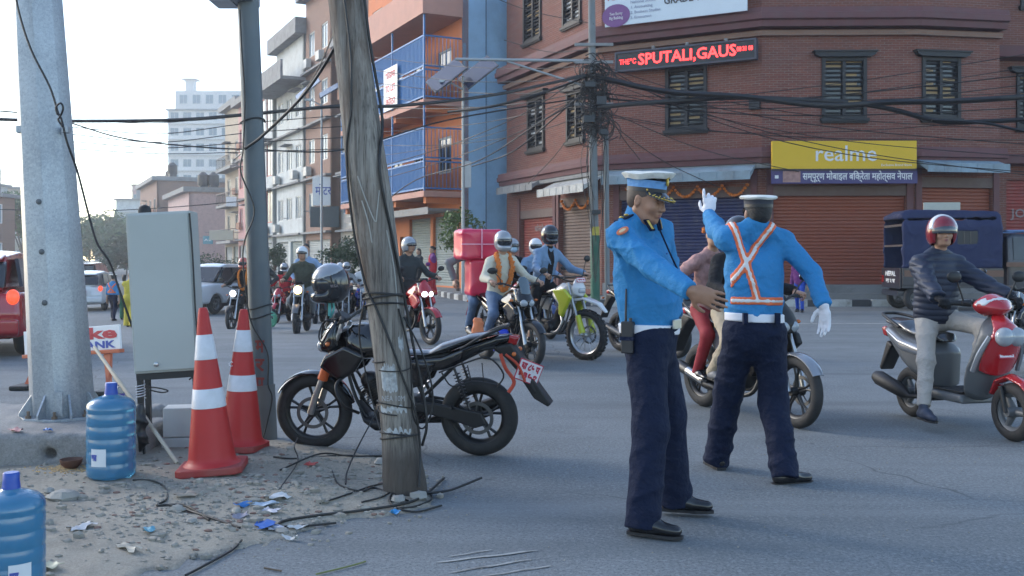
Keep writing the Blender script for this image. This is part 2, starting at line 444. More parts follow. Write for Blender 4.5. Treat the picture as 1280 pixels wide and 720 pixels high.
xs = [-900, -400, -200, -100, -60] + [-40 + i*1.0 for i in range(72)] + [35, 60, 100, 200, 400, 900]
ys = [-60, -20, -5] + [i*1.0 for i in range(0, 60)] + [65, 75, 90, 120, 200, 400, 900, 2200]
mb = MB(); mb.v = [(x, y, gz(x, y)) for y in ys for x in xs]; nx = len(xs)
mb.f = [(j*nx+i, j*nx+i+1, (j+1)*nx+i+1, (j+1)*nx+i) for j in range(len(ys)-1) for i in range(nx-1)]; mb.mi = [0]*len(mb.f)
tag(mb.build('road', asphalt, smooth=60), kind='structure')

# dirt island round the poles
edge_px = [(0, 523), (60, 512), (150, 514), (210, 533), (290, 548), (348, 552), (420, 560), (470, 574), (500, 600), (545, 628), (520, 640), (440, 650), (380, 662), (330, 680), (240, 700), (150, 735), (60, 790), (-60, 860), (-140, 700), (-120, 560)]
edge = [G(*p) for p in edge_px]
edge = spline(edge + [edge[0]], 6)[:-1]
edge = [Vector((p.x + 0.05*math.sin(i*1.7) + 0.03*math.sin(i*4.1), p.y + 0.05*math.cos(i*2.3), 0)) for i, p in enumerate(edge)]
def inside_d(x, y):
 """distance inside the dirt outline, negative outside"""
 ins = False; dm = 1e9; n = len(edge)
 for i in range(n):
  a, b = edge[i], edge[i-1]
  if (a.y > y) != (b.y > y) and x < (b.x-a.x)*(y-a.y)/(b.y-a.y)+a.x: ins = not ins
  ex, ey = b.x-a.x, b.y-a.y; t = min(max(((x-a.x)*ex+(y-a.y)*ey)/(ex*ex+ey*ey+1e-9), 0), 1)
  dm = min(dm, (x-a.x-ex*t)**2+(y-a.y-ey*t)**2)
 dm = math.sqrt(dm); return dm if ins else -dm
def hz(x, y, d=None):
 d = inside_d(x, y) if d is None else d
 h = 0.055 * min(max(d, 0) / 0.5, 1) ** 0.6
 h += 0.022 * noise.noise(Vector((x*2.2, y*2.2, 0))) * min(max(d, 0)*2, 1) + 0.010 * noise.noise(Vector((x*9, y*9, 3))) * min(max(d, 0)*5, 1)
 return h
step = 0.045; bx0, bx1 = -5.2, -0.2; by0, by1 = 3.3, 9.6
mb = MB(); idx = {}
nxi, nyi = int((bx1-bx0)/step), int((by1-by0)/step); dd = {}
for j in range(nyi+1):
 for i in range(nxi+1):
  x, y = bx0+i*step, by0+j*step; d = inside_d(x, y); dd[i, j] = d
  if d > -0.06:
   idx[i, j] = len(mb.v); mb.v.append((x, y, hz(x, y, d) + 0.004 if d > 0 else -0.02))
for j in range(nyi):
 for i in range(nxi):
  q = [(i, j), (i+1, j), (i+1, j+1), (i, j+1)]
  if all(k in idx for k in q): mb.f.append(tuple(idx[k] for k in q)); mb.mi.append(0)
tag(mb.build('dirt_ground', dirt_m, smooth=80), kind='structure')

# rubble and pebbles: nobody could count these
stone_m = M('rubble_stone', (0.27, 0.25, 0.215), 0.9, var=0.45, scale=14, bump=0.3)
mb = MB(); rg = random.Random(3); n = 0
heap = [(G(455, 615), 0.55), (G(300, 655), 0.45), (G(400, 600), 0.5), (G(250, 600), 0.6), (G(80, 640), 0.7), (G(200, 660), 0.5), (G(350, 640), 0.5)]
while n < 5200:
 if rg.random() < 0.68: c, s_ = rg.choice(heap); x, y = rg.gauss(c.x, s_), rg.gauss(c.y, s_*0.8)
 else: x, y = rg.uniform(bx0, bx1), rg.uniform(by0+0.4, by1)
 d = inside_d(x, y)
 if d < -0.22 or (d < 0 and rg.random() < 0.75): continue
 r = 0.003 + 0.011 * rg.random()**3 + (0.020*rg.random() if rg.random() < 0.07 else 0)
 mb.ball((x, y, hz(x, y, d) + r*0.35), r, 5, 0, (rg.uniform(0.8, 1.5), rg.uniform(0.7, 1.2), rg.uniform(0.55, 0.95)), 0.3, rg); n += 1
for _ in range(500):                                     # grit scattered over the near road
 x, y = rg.uniform(-1.6, 3.5), rg.uniform(3.8, 9); r = rg.uniform(0.002, 0.006)
 mb.ball((x, y, r*0.4), r, 4, 0, (1, 1, 0.6), 0.2, rg)
tag(mb.build('gravel', stone_m), kind='stuff')
mb = MB()
for _ in range(170):
 c, s_ = rg.choice(heap); x, y = rg.gauss(c.x, s_), rg.gauss(c.y, s_*0.7); d = inside_d(x, y)
 if d > 0: r = rg.uniform(0.007, 0.02); mb.ball((x, y, hz(x, y, d)+r*0.3), r, 5, 0, (1.3, 0.8, 0.6), 0.3, rg)
tag(mb.build('brick_rubble', M('brick_chip', (0.20, 0.125, 0.10), 0.9, var=0.4, scale=20)), kind='stuff')
def chunk_mesh(seed, r):
 rg = random.Random(seed); m = MB()
 m.ball((0, 0, r*0.45), r, 9, 0, (rg.uniform(0.9, 1.5), rg.uniform(0.7, 1.1), rg.uniform(0.5, 0.8)), 0.22, rg); return m.mesh('stone', 35)
for k, (px, py, r, lab) in enumerate([(80, 638, 0.062, 'angular grey stone lying between the two water jugs'), (62, 630, 0.032, 'small stone beside the angular grey stone near the blue jug'), (352, 668, 0.028, 'rounded stone at the front edge of the litter heap'),
  (478, 583, 0.055, 'dark lump of earth lying left of the wooden pole foot'), (296, 652, 0.035, 'brown stone beside the blue wrapper in the rubble'), (522, 628, 0.045, 'broken stone pressed against the wooden pole foot'), (498, 633, 0.04, 'pale stone in front of the wooden pole foot'), (222, 652, 0.04, 'flat grey stone in the rubble left of the paper scraps'), (240, 664, 0.03, 'small grey stone in front of the rubble heap'), (20, 566, 0.05, 'stone below the face of the concrete plinth')]):
 p = G(px, py); o = ob('stone', chunk_mesh(k, r), M('stone_grey', (0.28, 0.27, 0.245), 0.9, var=0.3, scale=9, bump=0.4, bscale=40), loc=(p.x, p.y, hz(p.x, p.y) - 0.004), rz=k*1.3)
 tag(o, lab, 'stone', 'larger stones on the dirt')
def Gd(px, py):
 """point on the dirt surface under a photo pixel"""
 p = G(px, py)
 for _ in range(4): Y = F*(EYE-hz(p.x, p.y))/(py-HY); p = Vector(((px-CX)/F*Y, Y, hz(p.x, p.y)))
 return p
def scrap(px, py, w, h, col, name, lab, seed, curl=0.02):
 col = tuple(c*0.72 for c in col)
 rg = random.Random(seed); m = MB(); N_ = 6; vs = []
 for top in (0, 1):
  for j in range(N_):
   for i in range(N_):
    u, v = i/(N_-1)-0.5, j/(N_-1)-0.5
    z = curl*(noise.noise(Vector((u*3+seed, v*3, seed*2.1))) + abs(u)*0.8) + 0.012 + top*0.002
    vs.append((u*w*(1+0.2*math.sin(j*2+seed)), v*h*(1+0.25*math.sin(i*1.7+seed)), z))
 n2 = N_*N_; fs = []
 for j in range(N_-1):
  for i in range(N_-1):
   a = j*N_+i; fs += [(a, a+N_, a+N_+1, a+1), (n2+a, n2+a+1, n2+a+N_+1, n2+a+N_)]
 rim = [i for i in range(N_)] + [j*N_+N_-1 for j in range(1, N_)] + [(N_-1)*N_+i for i in range(N_-2, -1, -1)] + [j*N_ for j in range(N_-2, 0, -1)]
 for i in range(len(rim)): a, b = rim[i], rim[(i+1) % len(rim)]; fs.append((a, b, b+n2, a+n2))
 m.add(vs, fs); p = Gd(px, py)
 o = m.build(name, M('scrap_%02d%02d%02d' % tuple(int(c*99) for c in col), col, 0.5, var=0.25, scale=20), smooth=50, loc=(p.x, p.y, hz(p.x, p.y)), rz=rg.uniform(0, 6))
 tag(o, lab, 'litter', 'litter strewn over the dirt')
for a in [(346, 627, .12, .09, (.75, .75, .74), 'paper_scrap', 'crumpled white paper scrap left of the wooden pole foot'), (332, 634, .12, .06, (.5, .6, .72), 'plastic_wrapper', 'pale blue wrapper beside the crumpled white paper'),
   (102, 662, .13, .07, (.72, .7, .7), 'paper_scrap', 'flat white and pink packet lying right of the near water jug'), (332, 660, .13, .09, (.03, .15, .55), 'plastic_wrapper', 'deep blue plastic wrapper at the front of the rubble'),
   (345, 664, .07, .06, (.6, .62, .7), 'plastic_wrapper', 'white and blue torn wrapper beside the deep blue one'), (303, 634, .10, .05, (.03, .22, .6), 'bottle_cap', 'bright blue plastic scrap half buried left of the litter heap'),
   (494, 644, .05, .04, (.05, .35, .75), 'plastic_wrapper', 'tiny sky blue scrap in front of the wooden pole'), (232, 621, .11, .07, (.45, .36, .28), 'cardboard_scrap', 'tan cardboard scrap lying in front of the striped cone'),
   (160, 688, .15, .05, (.42, .40, .33), 'dry_leaf', 'curled dry leaf at the front edge of the dirt'), (187, 667, .08, .05, (.05, .3, .45), 'plastic_wrapper', 'teal wrapper lying in the rubble behind the dry leaf'),
   (372, 664, .09, .03, (.7, .7, .7), 'paper_scrap', 'narrow white paper strip right of the blue wrapper'), (60, 712, .09, .08, (.5, .5, .36), 'paper_scrap', 'yellowish crushed carton at the foot of the near jug'),
   (300, 648, .08, .05, (.35, .33, .4), 'plastic_wrapper', 'greyish wrapper beside the paper scraps'), (340, 642, .10, .05, (.55, .55, .62), 'plastic_wrapper', 'lilac tinted wrapper right of the white paper'),
   (390, 583, .08, .05, (.45, .06, .05), 'plastic_wrapper', 'small red scrap in the dirt behind the wires'), (362, 676, .08, .03, (.65, .66, .66), 'paper_scrap', 'thin white paper sliver at the dirt front edge')]:
 scrap(*a[:5], a[5], a[6], hash(a[6]) % 97 if False else int(a[0]*7+a[1]) % 97)

# pavement, kerb and worn road marks
def seg_box(name, pts, w, z0, z1, mat, kind='structure', bev=0.01, label=None):
 """strip of ground of width w to the right (+n) of a polyline"""
 mb = MB(); P = [Vector(p) for p in pts]; n = len(P); off = []
 for i in range(n):
  d = (P[min(i+1, n-1)] - P[max(i-1, 0)]); d.z = 0; d.normalize(); off.append(P[i] + Vector((-d.y, d.x, 0))*w)
 for i in range(n-1):
  a, b, c, e = P[i], P[i+1], off[i+1], off[i]
  vs = [Vector((q.x, q.y, z)) for z in (z0, z1) for q in (a, b, c, e)]
  mb.add(vs, [(0, 3, 2, 1), (4, 5, 6, 7), (0, 1, 5, 4), (1, 2, 6, 5), (2, 3, 7, 6), (3, 0, 4, 7)])
 return tag(mb.build(name, mat), kind=kind)
kerb_pts = [(-22, 78, 0), (-13.5, 60.0, 0), (-6.8, 47.0, 0), (-3.6, 40.6, 0), (-1.9, 34.6, 0), (-0.6, 31.2, 0), (1.6, 29.9, 0), (4.6, 29.55, 0), (9, 29.6, 0), (14, 29.8, 0), (30, 30.5, 0)]
kp = spline(kerb_pts, 5)
wh, bk = M('kerb_white', (0.5, 0.5, 0.48), 0.8, var=0.2, dirt=0.7), M('kerb_black', (0.06, 0.06, 0.065), 0.8, var=0.3)
acc = 0
pv = MB()
kt = thing('pavement_kerb', 'black and white painted kerb along the far pavement', 'kerb', (0, 30, 0)); del kt['label'], kt['category']; kt['kind'] = 'structure'
line = []
for i in range(len(kp)-1):
 a, b = kp[i], kp[i+1]; L = (b-a).length; m = max(int(L/0.12), 1)
 line += [a + (b-a)*k/m for k in range(m)]
kblock = {}
i = 0; s_ = 0.0; cur = [line[0]]; kn = 0
for q, p in zip(line, line[1:]):
 s_ += (p-q).length; cur.append(p)
 if s_ >= 0.6:
  a, b = cur[0], cur[-1]; d = (b-a); L = d.length; ang = math.atan2(d.y, d.x)
  if a.x > -9 and a.x < 17:
   key = round(L, 1)
   if key not in kblock: kblock[key] = MB().box((0.006, 0, -0.05), (key-0.006, 0.16, 0.20)).mesh('kerbstone', bevel=0.012)
   ob('kerbstone', kblock[key], wh if kn % 2 else bk, kt, loc=(a.x, a.y-30, 0), rz=ang) if kblock[key].materials else (kblock[key].materials.append(wh), ob('kerbstone', kblock[key], wh if kn % 2 else bk, kt, loc=(a.x, a.y-30, 0), rz=ang))
  kn += 1; s_ = 0; cur = [p]
seg_box('pavement', [p + Vector((0, 0.15, 0)) for p in kp], 9.0, -0.04, 0.185, paving)
mark = M('worn_paint', (0.30, 0.31, 0.30), 0.8, var=0.25, scale=12, dirt=0.9, dirtcol=(0.10, 0.10, 0.10))
def strip(a, b, w, name='road_line', z=0.005, mat=mark, seed=0):
 rg = random.Random(seed); a, b = Vector(a), Vector(b); n = 14; d = (b-a).normalized(); s2 = Vector((-d.y, d.x, 0)); m = MB(); vs = []
 for i in range(n+1):
  p = a + (b-a)*i/n; j = rg.uniform(0.7, 1.15)*w/2*min(1, i*0.6+0.2, (n-i)*0.6+0.2)
  k = s2*(0.02*math.sin(i*0.9+seed))*min(w*10, 1)
  vs += [p - s2*j + k, p + s2*j + k]
 m.add([(v.x, v.y, gz(v.x, v.y)+z) for v in vs], [(2*i, 2*i+2, 2*i+3, 2*i+1) for i in range(n)])
 return tag(m.build(name, mat), kind='structure')
strip(G(900, 404.5), G(1290, 405), 0.28, seed=1); strip(G(655, 397), G(760, 399), 0.22, seed=2)
strip(G(545, 704), G(672, 689), 0.022, 'scratch_mark', seed=3); strip(G(560, 717), G(665, 700), 0.02, 'scratch_mark', seed=4); strip(G(560, 697), G(615, 688), 0.012, 'scratch_mark', seed=6); strip(G(600, 722), G(690, 708), 0.016, 'scratch_mark', seed=7)
strip(G(150, 392), G(175, 401), 0.2, seed=8)

# ================================================================== facade tools
UP = Vector((0, 0, 1))
class Wall:
 """a facade line seen from the street: u runs left to right, local axes are (along, into the wall, up)"""
 def __init__(s, a, b):
  s.a = Vector((a[0], a[1], 0)); s.b = Vector((b[0], b[1], 0)); s.L = (s.b-s.a).length; s.u = (s.b-s.a)/s.L
  s.inn = Vector((-s.u.y, s.u.x, 0)); m = Matrix((s.u, s.inn, UP)).transposed().to_4x4(); m.translation = s.a; s.M = m
 def upx(s, px, off=0.0):
  dx, dy = (px-CX)/F, 1.0; a = s.a - s.inn*off; det = -dx*s.u.y + dy*s.u.x
  t = (-a.x*s.u.y + a.y*s.u.x)/det; p = Vector((dx*t, t, 0)); return (p-a).dot(s.u), t
 def rect(s, px0, px1, py0, py1, off=0.0):
  """photo rectangle -> (u0, u1, z0, z1) on this wall"""
  u0, t0 = s.upx(px0, off); u1, t1 = s.upx(px1, off); t = (t0+t1)/2
  return u0, u1, EYE+(HY-py1)/F*t, EYE+(HY-py0)/F*t
def rel(M4, base): return Matrix.Translation(-Vector(base)) @ M4
def put(name, mesh, mat, parent, M4):
 o = ob(name, mesh, mat, parent); o.matrix_local = M4; return o
def mput(mb, name, mat, parent, M4, smooth=None, bevel=0.0):
 me = mb.mesh(name, smooth, True, bevel)
 for m in (mat if isinstance(mat, (list, tuple)) else [mat]): me.materials.append(m)
 return put(name, me, None, parent, M4)
def wall_mesh(u0, u1, z0, z1, holes, th=0.3):
 us = sorted({u0, u1, *[h[0] for h in holes], *[h[1] for h in holes]}); zs = sorted({z0, z1, *[h[2] for h in holes], *[h[3] for h in holes]})
 us = [u for u in us if u0 <= u <= u1]; zs = [z for z in zs if z0 <= z <= z1]
 def solid(i, j):
  if i < 0 or j < 0 or i >= len(us)-1 or j >= len(zs)-1: return False
  c, d = (us[i]+us[i+1])/2, (zs[j]+zs[j+1])/2
  return not any(h[0] < c < h[1] and h[2] < d < h[3] for h in holes)
 m = MB()
 for i in range(len(us)-1):
  for j in range(len(zs)-1):
   if not solid(i, j): continue
   a, b, c, d = us[i], us[i+1], zs[j], zs[j+1]
   m.add([(a, 0, c), (b, 0, c), (b, 0, d), (a, 0, d)], [(0, 1, 2, 3)]); m.add([(a, th, c), (b, th, c), (b, th, d), (a, th, d)], [(0, 3, 2, 1)])
   if not solid(i-1, j): m.add([(a, 0, c), (a, 0, d), (a, th, d), (a, th, c)], [(0, 1, 2, 3)])
   if not solid(i+1, j): m.add([(b, 0, c), (b, th, c), (b, th, d), (b, 0, d)], [(0, 1, 2, 3)])
   if not solid(i, j-1): m.add([(a, 0, c), (a, th, c), (b, th, c), (b, 0, c)], [(0, 1, 2, 3)])
   if not solid(i, j+1): m.add([(a, 0, d), (b, 0, d), (b, th, d), (a, th, d)], [(0, 1, 2, 3)])
 return m
def sweep(name, pts, prof, mat, parent, base, smooth=None):
 """profile [(out, z)] carried along a facade polyline with mitred corners"""
 P = [Vector((p[0], p[1], 0)) for p in pts]; n = len(P); mit = []
 for i in range(n):
  d1 = (P[i]-P[i-1]).normalized() if i else (P[1]-P[0]).normalized(); d2 = (P[i+1]-P[i]).normalized() if i < n-1 else d1
  n1, n2 = Vector((d1.y, -d1.x, 0)), Vector((d2.y, -d2.x, 0)); m = (n1+n2).normalized(); mit.append(m / max(m.dot(n1), 0.3))
 k = len(prof); mb = MB(); vs = [P[i] + mit[i]*o + UP*z - Vector(base) for i in range(n) for o, z in prof]
 fs = [(i*k+j, (i+1)*k+j, (i+1)*k+(j+1) % k, i*k+(j+1) % k) for i in range(n-1) for j in range(k)]
 fs += [tuple(range(k)), tuple((n-1)*k+j for j in reversed(range(k)))]
 return mb.add(vs, fs).build(name, mat, parent, smooth)

def brick_mat(name, c1, c2, mortar, bw=0.24, bh=0.075, dirt=0.35):
 m = bpy.data.materials.new(name); m.use_nodes = True; nt = m.node_tree; b = nt.nodes['Principled BSDF']
 tc = nd(nt, 'ShaderNodeTexCoord'); sp = nd(nt, 'ShaderNodeSeparateXYZ'); cb = nd(nt, 'ShaderNodeCombineXYZ')
 nt.links.new(tc.outputs['Object'], sp.inputs[0]); nt.links.new(sp.outputs[0], cb.inputs[0]); nt.links.new(sp.outputs[2], cb.inputs[1])
 br = nd(nt, 'ShaderNodeTexBrick'); br.inputs['Scale'].default_value = 1.0; br.inputs['Brick Width'].default_value = bw; br.inputs['Row Height'].default_value = bh
 br.inputs['Mortar Size'].default_value = 0.009; br.inputs['Bias'].default_value = -0.1
 br.inputs['Color1'].default_value = c1+(1,); br.inputs['Color2'].default_value = c2+(1,); br.inputs['Mortar'].default_value = mortar+(1,)
 nt.links.new(cb.outputs[0], br.inputs['Vector'])
 n = nd(nt, 'ShaderNodeTexNoise'); n.inputs['Scale'].default_value = 0.5; n.inputs['Detail'].default_value = 8; n.inputs['Roughness'].default_value = 0.65
 mp = nd(nt, 'ShaderNodeMapping'); mp.inputs['Scale'].default_value = (0.7, 1, 2.2); nt.links.new(tc.outputs['Object'], mp.inputs[0]); nt.links.new(mp.outputs[0], n.inputs['Vector'])
 r = nd(nt, 'ShaderNodeMapRange'); r.inputs[1].default_value = 0.4; r.inputs[2].default_value = 0.72; r.inputs[4].default_value = dirt; nt.links.new(n.outputs['Fac'], r.inputs[0])
 mx = nd(nt, 'ShaderNodeMix', data_type='RGBA'); mx.inputs[7].default_value = (0.17, 0.12, 0.11, 1)
 nt.links.new(r.outputs[0], mx.inputs[0]); nt.links.new(br.outputs['Color'], mx.inputs[6])
 n3 = nd(nt, 'ShaderNodeTexNoise'); n3.inputs['Scale'].default_value = 5; n3.inputs['Detail'].default_value = 3; mp3 = nd(nt, 'ShaderNodeMapping'); mp3.inputs['Scale'].default_value = (0.25, 1, 2.6)
 nt.links.new(tc.outputs['Object'], mp3.inputs[0]); nt.links.new(mp3.outputs[0], n3.inputs['Vector'])
 r3 = nd(nt, 'ShaderNodeMapRange'); r3.inputs[1].default_value = 0.35; r3.inputs[2].default_value = 0.65; r3.inputs[4].default_value = 0.7; nt.links.new(n3.outputs['Fac'], r3.inputs[0])
 m3 = nd(nt, 'ShaderNodeMix', data_type='RGBA'); m3.inputs[7].default_value = tuple(x*1.25 for x in c2)+(1,); nt.links.new(r3.outputs[0], m3.inputs[0]); nt.links.new(mx.outputs[2], m3.inputs[6])
 nt.links.new(m3.outputs[2], b.inputs['Base Color']); b.inputs['Roughness'].default_value = 0.9
 bp = nd(nt, 'ShaderNodeBump'); bp.inputs['Strength'].default_value = 0.6; bp.inputs['Distance'].default_value = 0.01; bp.invert = True
 nt.links.new(br.outputs['Fac'], bp.inputs['Height']); nt.links.new(bp.outputs[0], b.inputs['Normal'])
 return m
brick = brick_mat('red_brick', (0.215, 0.068, 0.044), (0.135, 0.048, 0.036), (0.23, 0.18, 0.155))
brick_far = brick_mat('brown_brick', (0.30, 0.17, 0.12), (0.22, 0.13, 0.10), (0.24, 0.2, 0.17))
wood = M('black_wood', (0.016, 0.017, 0.020), 0.6, var=0.3, scale=20)
glassd = M('dark_glass', (0.02, 0.024, 0.03), 0.12, var=0.3, scale=3, spec=0.6)
maroon = M('maroon_paint', (0.13, 0.052, 0.055), 0.75, var=0.18, scale=5, dirt=0.4, dirtcol=(0.11, 0.08, 0.08))
cem = M('grey_cement', (0.25, 0.25, 0.25), 0.85, var=0.2, scale=3, dirt=0.6, dirtcol=(0.13, 0.12, 0.115))

_wc = {}
def shutter_mesh(w, h, pitch=0.11, d=0.03):
 k = ('sh', round(w, 2), round(h, 2), pitch)
 if k not in _wc:
  m = MB(); n = int(h/pitch); pts = []
  for i in range(n+1):
   z = i*h/n; pts += [(0.0, z), (d, z+0.25*h/n), (d, z+0.7*h/n)] if i < n else [(0.0, z)]
  vs = [(x, -y, z) for x in (0, w) for y, z in pts]; K = len(pts)
  m.add(vs, [(j, j+K, j+1+K, j+1) for j in range(K-1)]); m.box((0, 0.02, 0), (w, 0.05, h))
  m.box((0, -0.05, 0), (w, -0.03, 0.09)); _wc[k] = m.mesh('shutter')
 return _wc[k]
def shutter(parent, M4, rc, mat, base_z=None, name='roller_shutter'):
 u0, u1, z0, z1 = rc
 me = shutter_mesh(u1-u0, z1-z0).copy(); me.materials.append(mat)
 return put(name, me, None, parent, M4 @ Matrix.Translation((u0, 0.16, z0)))
painted_reflection_m = M('pane_reflection', (0.40, 0.43, 0.46), 0.35, var=0.3, scale=4)  # pale colour imitating light reflected in the window panes
curtain = M('amber_blind', (0.35, 0.24, 0.12), 0.7, var=0.4, scale=6)
def newari_window(parent, M4, rc, seed=0):
 """dark wooden window: jambs, wide stepped lintel, sill, two leaves of slats over glass"""
 u0, u1, z0, z1 = rc; w, h = u1-u0, z1-z0; rg = random.Random(seed); T = M4 @ Matrix.Translation((u0, 0, z0))
 m = MB(); j = 0.11
 m.box((0, -0.07, 0), (j, 0.14, h)); m.box((w-j, -0.07, 0), (w, 0.14, h)); m.box((j, -0.05, h-j), (w-j, 0.14, h)); m.box((j, -0.05, 0), (w-j, 0.14, j)); m.box((w/2-0.05, -0.03, j), (w/2+0.05, 0.12, h-j))
 f = mput(m, 'window', wood, parent, T)
 I = Matrix.Identity(4)
 m = MB(); m.prism([(-0.26, h+0.15), (-0.22, h+0.06), (-0.10, h+0.003), (w+0.10, h+0.003), (w+0.22, h+0.06), (w+0.26, h+0.15)], -0.2, 0.0); m.box((-0.3, -0.24, h+0.15), (w+0.3, 0.0, h+0.20)); mput(m, 'lintel', wood, f, I)
 m = MB(); m.box((-0.06, -0.14, -0.10), (w+0.06, -0.002, -0.002)); m.box((-0.03, -0.1, -0.15), (w+0.03, -0.002, -0.10)); mput(m, 'sill', wood, f, I)
 for s in range(2):
  a = j if s == 0 else w/2+0.05; b = w/2-0.05 if s == 0 else w-j
  m = MB(); m.box((a, 0.09, j), (b, 0.11, h-j)); mput(m, 'pane', glassd, f, I)
  n = max(int((h-2*j)/0.14), 4); sm = MB().box((0, 0, 0), (b-a, 0.03, 0.045), M4=Matrix.Rotation(R(25), 4, 'X')).mesh('slat'); sm.materials.append(wood)
  for i in range(n):
   zz = j+0.04+i*(h-2*j)/n
   put('slat', sm, None, f, Matrix.Translation((a, 0.02, zz)))
   if rg.random() < 0.33:
    m = MB(); m.box((a+0.02, 0.076, zz+0.03), (b-0.02-(rg.random() < 0.4)*0.15, 0.086, zz+(h-2*j)/n)); mput(m, 'blind_and_reflection', curtain if (seed % 3 or rg.random() < .3) else painted_reflection_m, f, I)  # amber strips are blinds, pale ones a painted pane reflection
 return f

# ================================================================== brick corner building
PA, PB, PC, PD, PE = (-0.22, 41.6), (3.06, 34.2), (7.9, 31.62), (12.7, 31.5), (15.6, 32.0)
bb = thing('brick_building', 'red brick corner building with maroon ledges and black wooden windows', 'building', (8, 33, 0))
base = (8, 33, 0)
wAB, wBC, wCD, wDE = Wall(PA, PB), Wall(PB, PC), Wall(PC, PD), Wall(PD, PE)
TOP = 13.2
win = {id(wAB): [(660, 681, 122, 187), (709, 731, 113, 176), (655, 677, -32, 51), (704, 727, -45, 30)], id(wBC): [(832, 884, 84, 162)], id(wCD): [(1027, 1083, 72, 148), (975, 1025, -140, -60)], id(wDE): [(1152, 1200, 72, 148)]}
sht = {id(wAB): [(651, 692, 262, 372, 'red_shut'), (700, 743, 246, 368, 'brown_shut')], id(wBC): [(775, 938, 236, 357, 'navy_shut')], id(wCD): [(967, 1132, 232, 357, 'orange_shut')], id(wDE): [(1152, 1240, 222, 357, 'orange_shut')]}
SH = {'red_shut': M('red_shutter_paint', (0.27, 0.045, 0.035), 0.6, var=0.2, dirt=0.3), 'brown_shut': M('brown_shutter_paint', (0.125, 0.08, 0.065), 0.6, var=0.15, dirt=0.3), 'navy_shut': M('navy_shutter_paint', (0.018, 0.024, 0.085), 0.55, var=0.15, dirt=0.25),
  'orange_shut': M('rust_orange_shutter_paint', (0.25, 0.068, 0.036), 0.6, var=0.12, scale=2, dirt=0.3, dirtcol=(0.2, 0.08, 0.06)), 'grey_shut': M('grey_green_shutter_paint', (0.22, 0.26, 0.25), 0.6, var=0.15, dirt=0.3), 'steel_shut': M('pale_shutter_paint', (0.30, 0.33, 0.33), 0.6, var=0.15, dirt=0.3)}
sd = 0
for w in (wAB, wBC, wCD, wDE):
 wr = [w.rect(*r) for r in win[id(w)]]; sr = [(w.rect(*r[:4]), r[4]) for r in sht[id(w)]]
 sr = [((a, b, max(c, 0.62) if w is not wAB else 0.35, d), n) for (a, b, c, d), n in sr]
 m = wall_mesh(0.0, w.L, 0.1, TOP, wr + [r for r, _ in sr])
 ML = rel(w.M, base)
 mput(m, 'brick_wall', brick, bb, ML)
 for r in wr: newari_window(bb, ML, r, sd); sd += 1
 for (a, b, c, d), n in sr:
  # lower part in slats, a darker shutter box on top
  shutter(bb, ML, (a, b, c, d), SH[n])
  m = MB(); m.box((a-0.02, -0.012, d-0.32), (b+0.02, 0.15, d)); mput(m, 'shutter_box', M('shutter_box_brown', (0.13, 0.085, 0.075), 0.7, var=0.2, dirt=0.3), bb, ML)
  # pillars of plaster beside each shop
  for c0 in (a-0.22, b+0.02):
   m = MB(); m.box((c0, -0.06, 0.1), (c0+0.2, -0.003, d+0.5)); mput(m, 'pillar', maroon, bb, ML)
line4 = [PA, PB, PC, PD, PE]
def ledge(z, h, out, name='ledge'):
 sweep(name, line4, [(0.003, z), (out*0.75, z), (out*0.8, z+h*0.3), (out, z+h*0.36), (out, z+h*0.66), (out*0.9, z+h*0.7), (out*0.86, z+h*0.95), (0.003, z+h)], maroon, bb, base)
ledge(8.68, 0.62, 0.55); ledge(4.42, 0.52, 0.45)
sweep('ledge_trim', line4, [(0.003, 8.45), (0.16, 8.45), (0.2, 8.6), (0.003, 8.66)], brick_far, bb, base)
sweep('ledge_trim', line4, [(0.003, 4.27), (0.30, 4.27), (0.32, 4.40), (0.003, 4.41)], cem, bb, base)
sweep('roof_parapet', line4, [(0.003, TOP-0.3), (0.5, TOP-0.3), (0.5, TOP), (0.003, TOP)], maroon, bb, base)
mb = MB(); back = [PA, PB, PC, PD, PE, (19, 44), (8, 52)]
mb.prism([(p[0]-8, p[1]-33) for p in back], TOP-0.25, TOP-0.05, axis='z'); mb.build('roof', cem, bb)
w = Wall(PE, (19.0, 44.0)); mput(wall_mesh(0, w.L, 0.1, TOP, []), 'brick_wall', brick, bb, rel(w.M, base))
w = Wall((8, 52), PA); mput(wall_mesh(0, w.L, 0.1, TOP, []), 'brick_wall', brick, bb, rel(w.M, base))
# plinth and steps under the shops
sweep('shop_plinth', [(3.3, 34.1), PC, PD, (15.6, 32.0)], [(0.0, 0.1), (0.55, 0.1), (0.55, 0.60), (0.0, 0.60)], concrete, bb, base)
sweep('shop_step', [(6.0, 32.6), PC, PD, (15.6, 32.0)], [(0.56, 0.1), (0.95, 0.1), (0.95, 0.36), (0.56, 0.36)], concrete, bb, base)
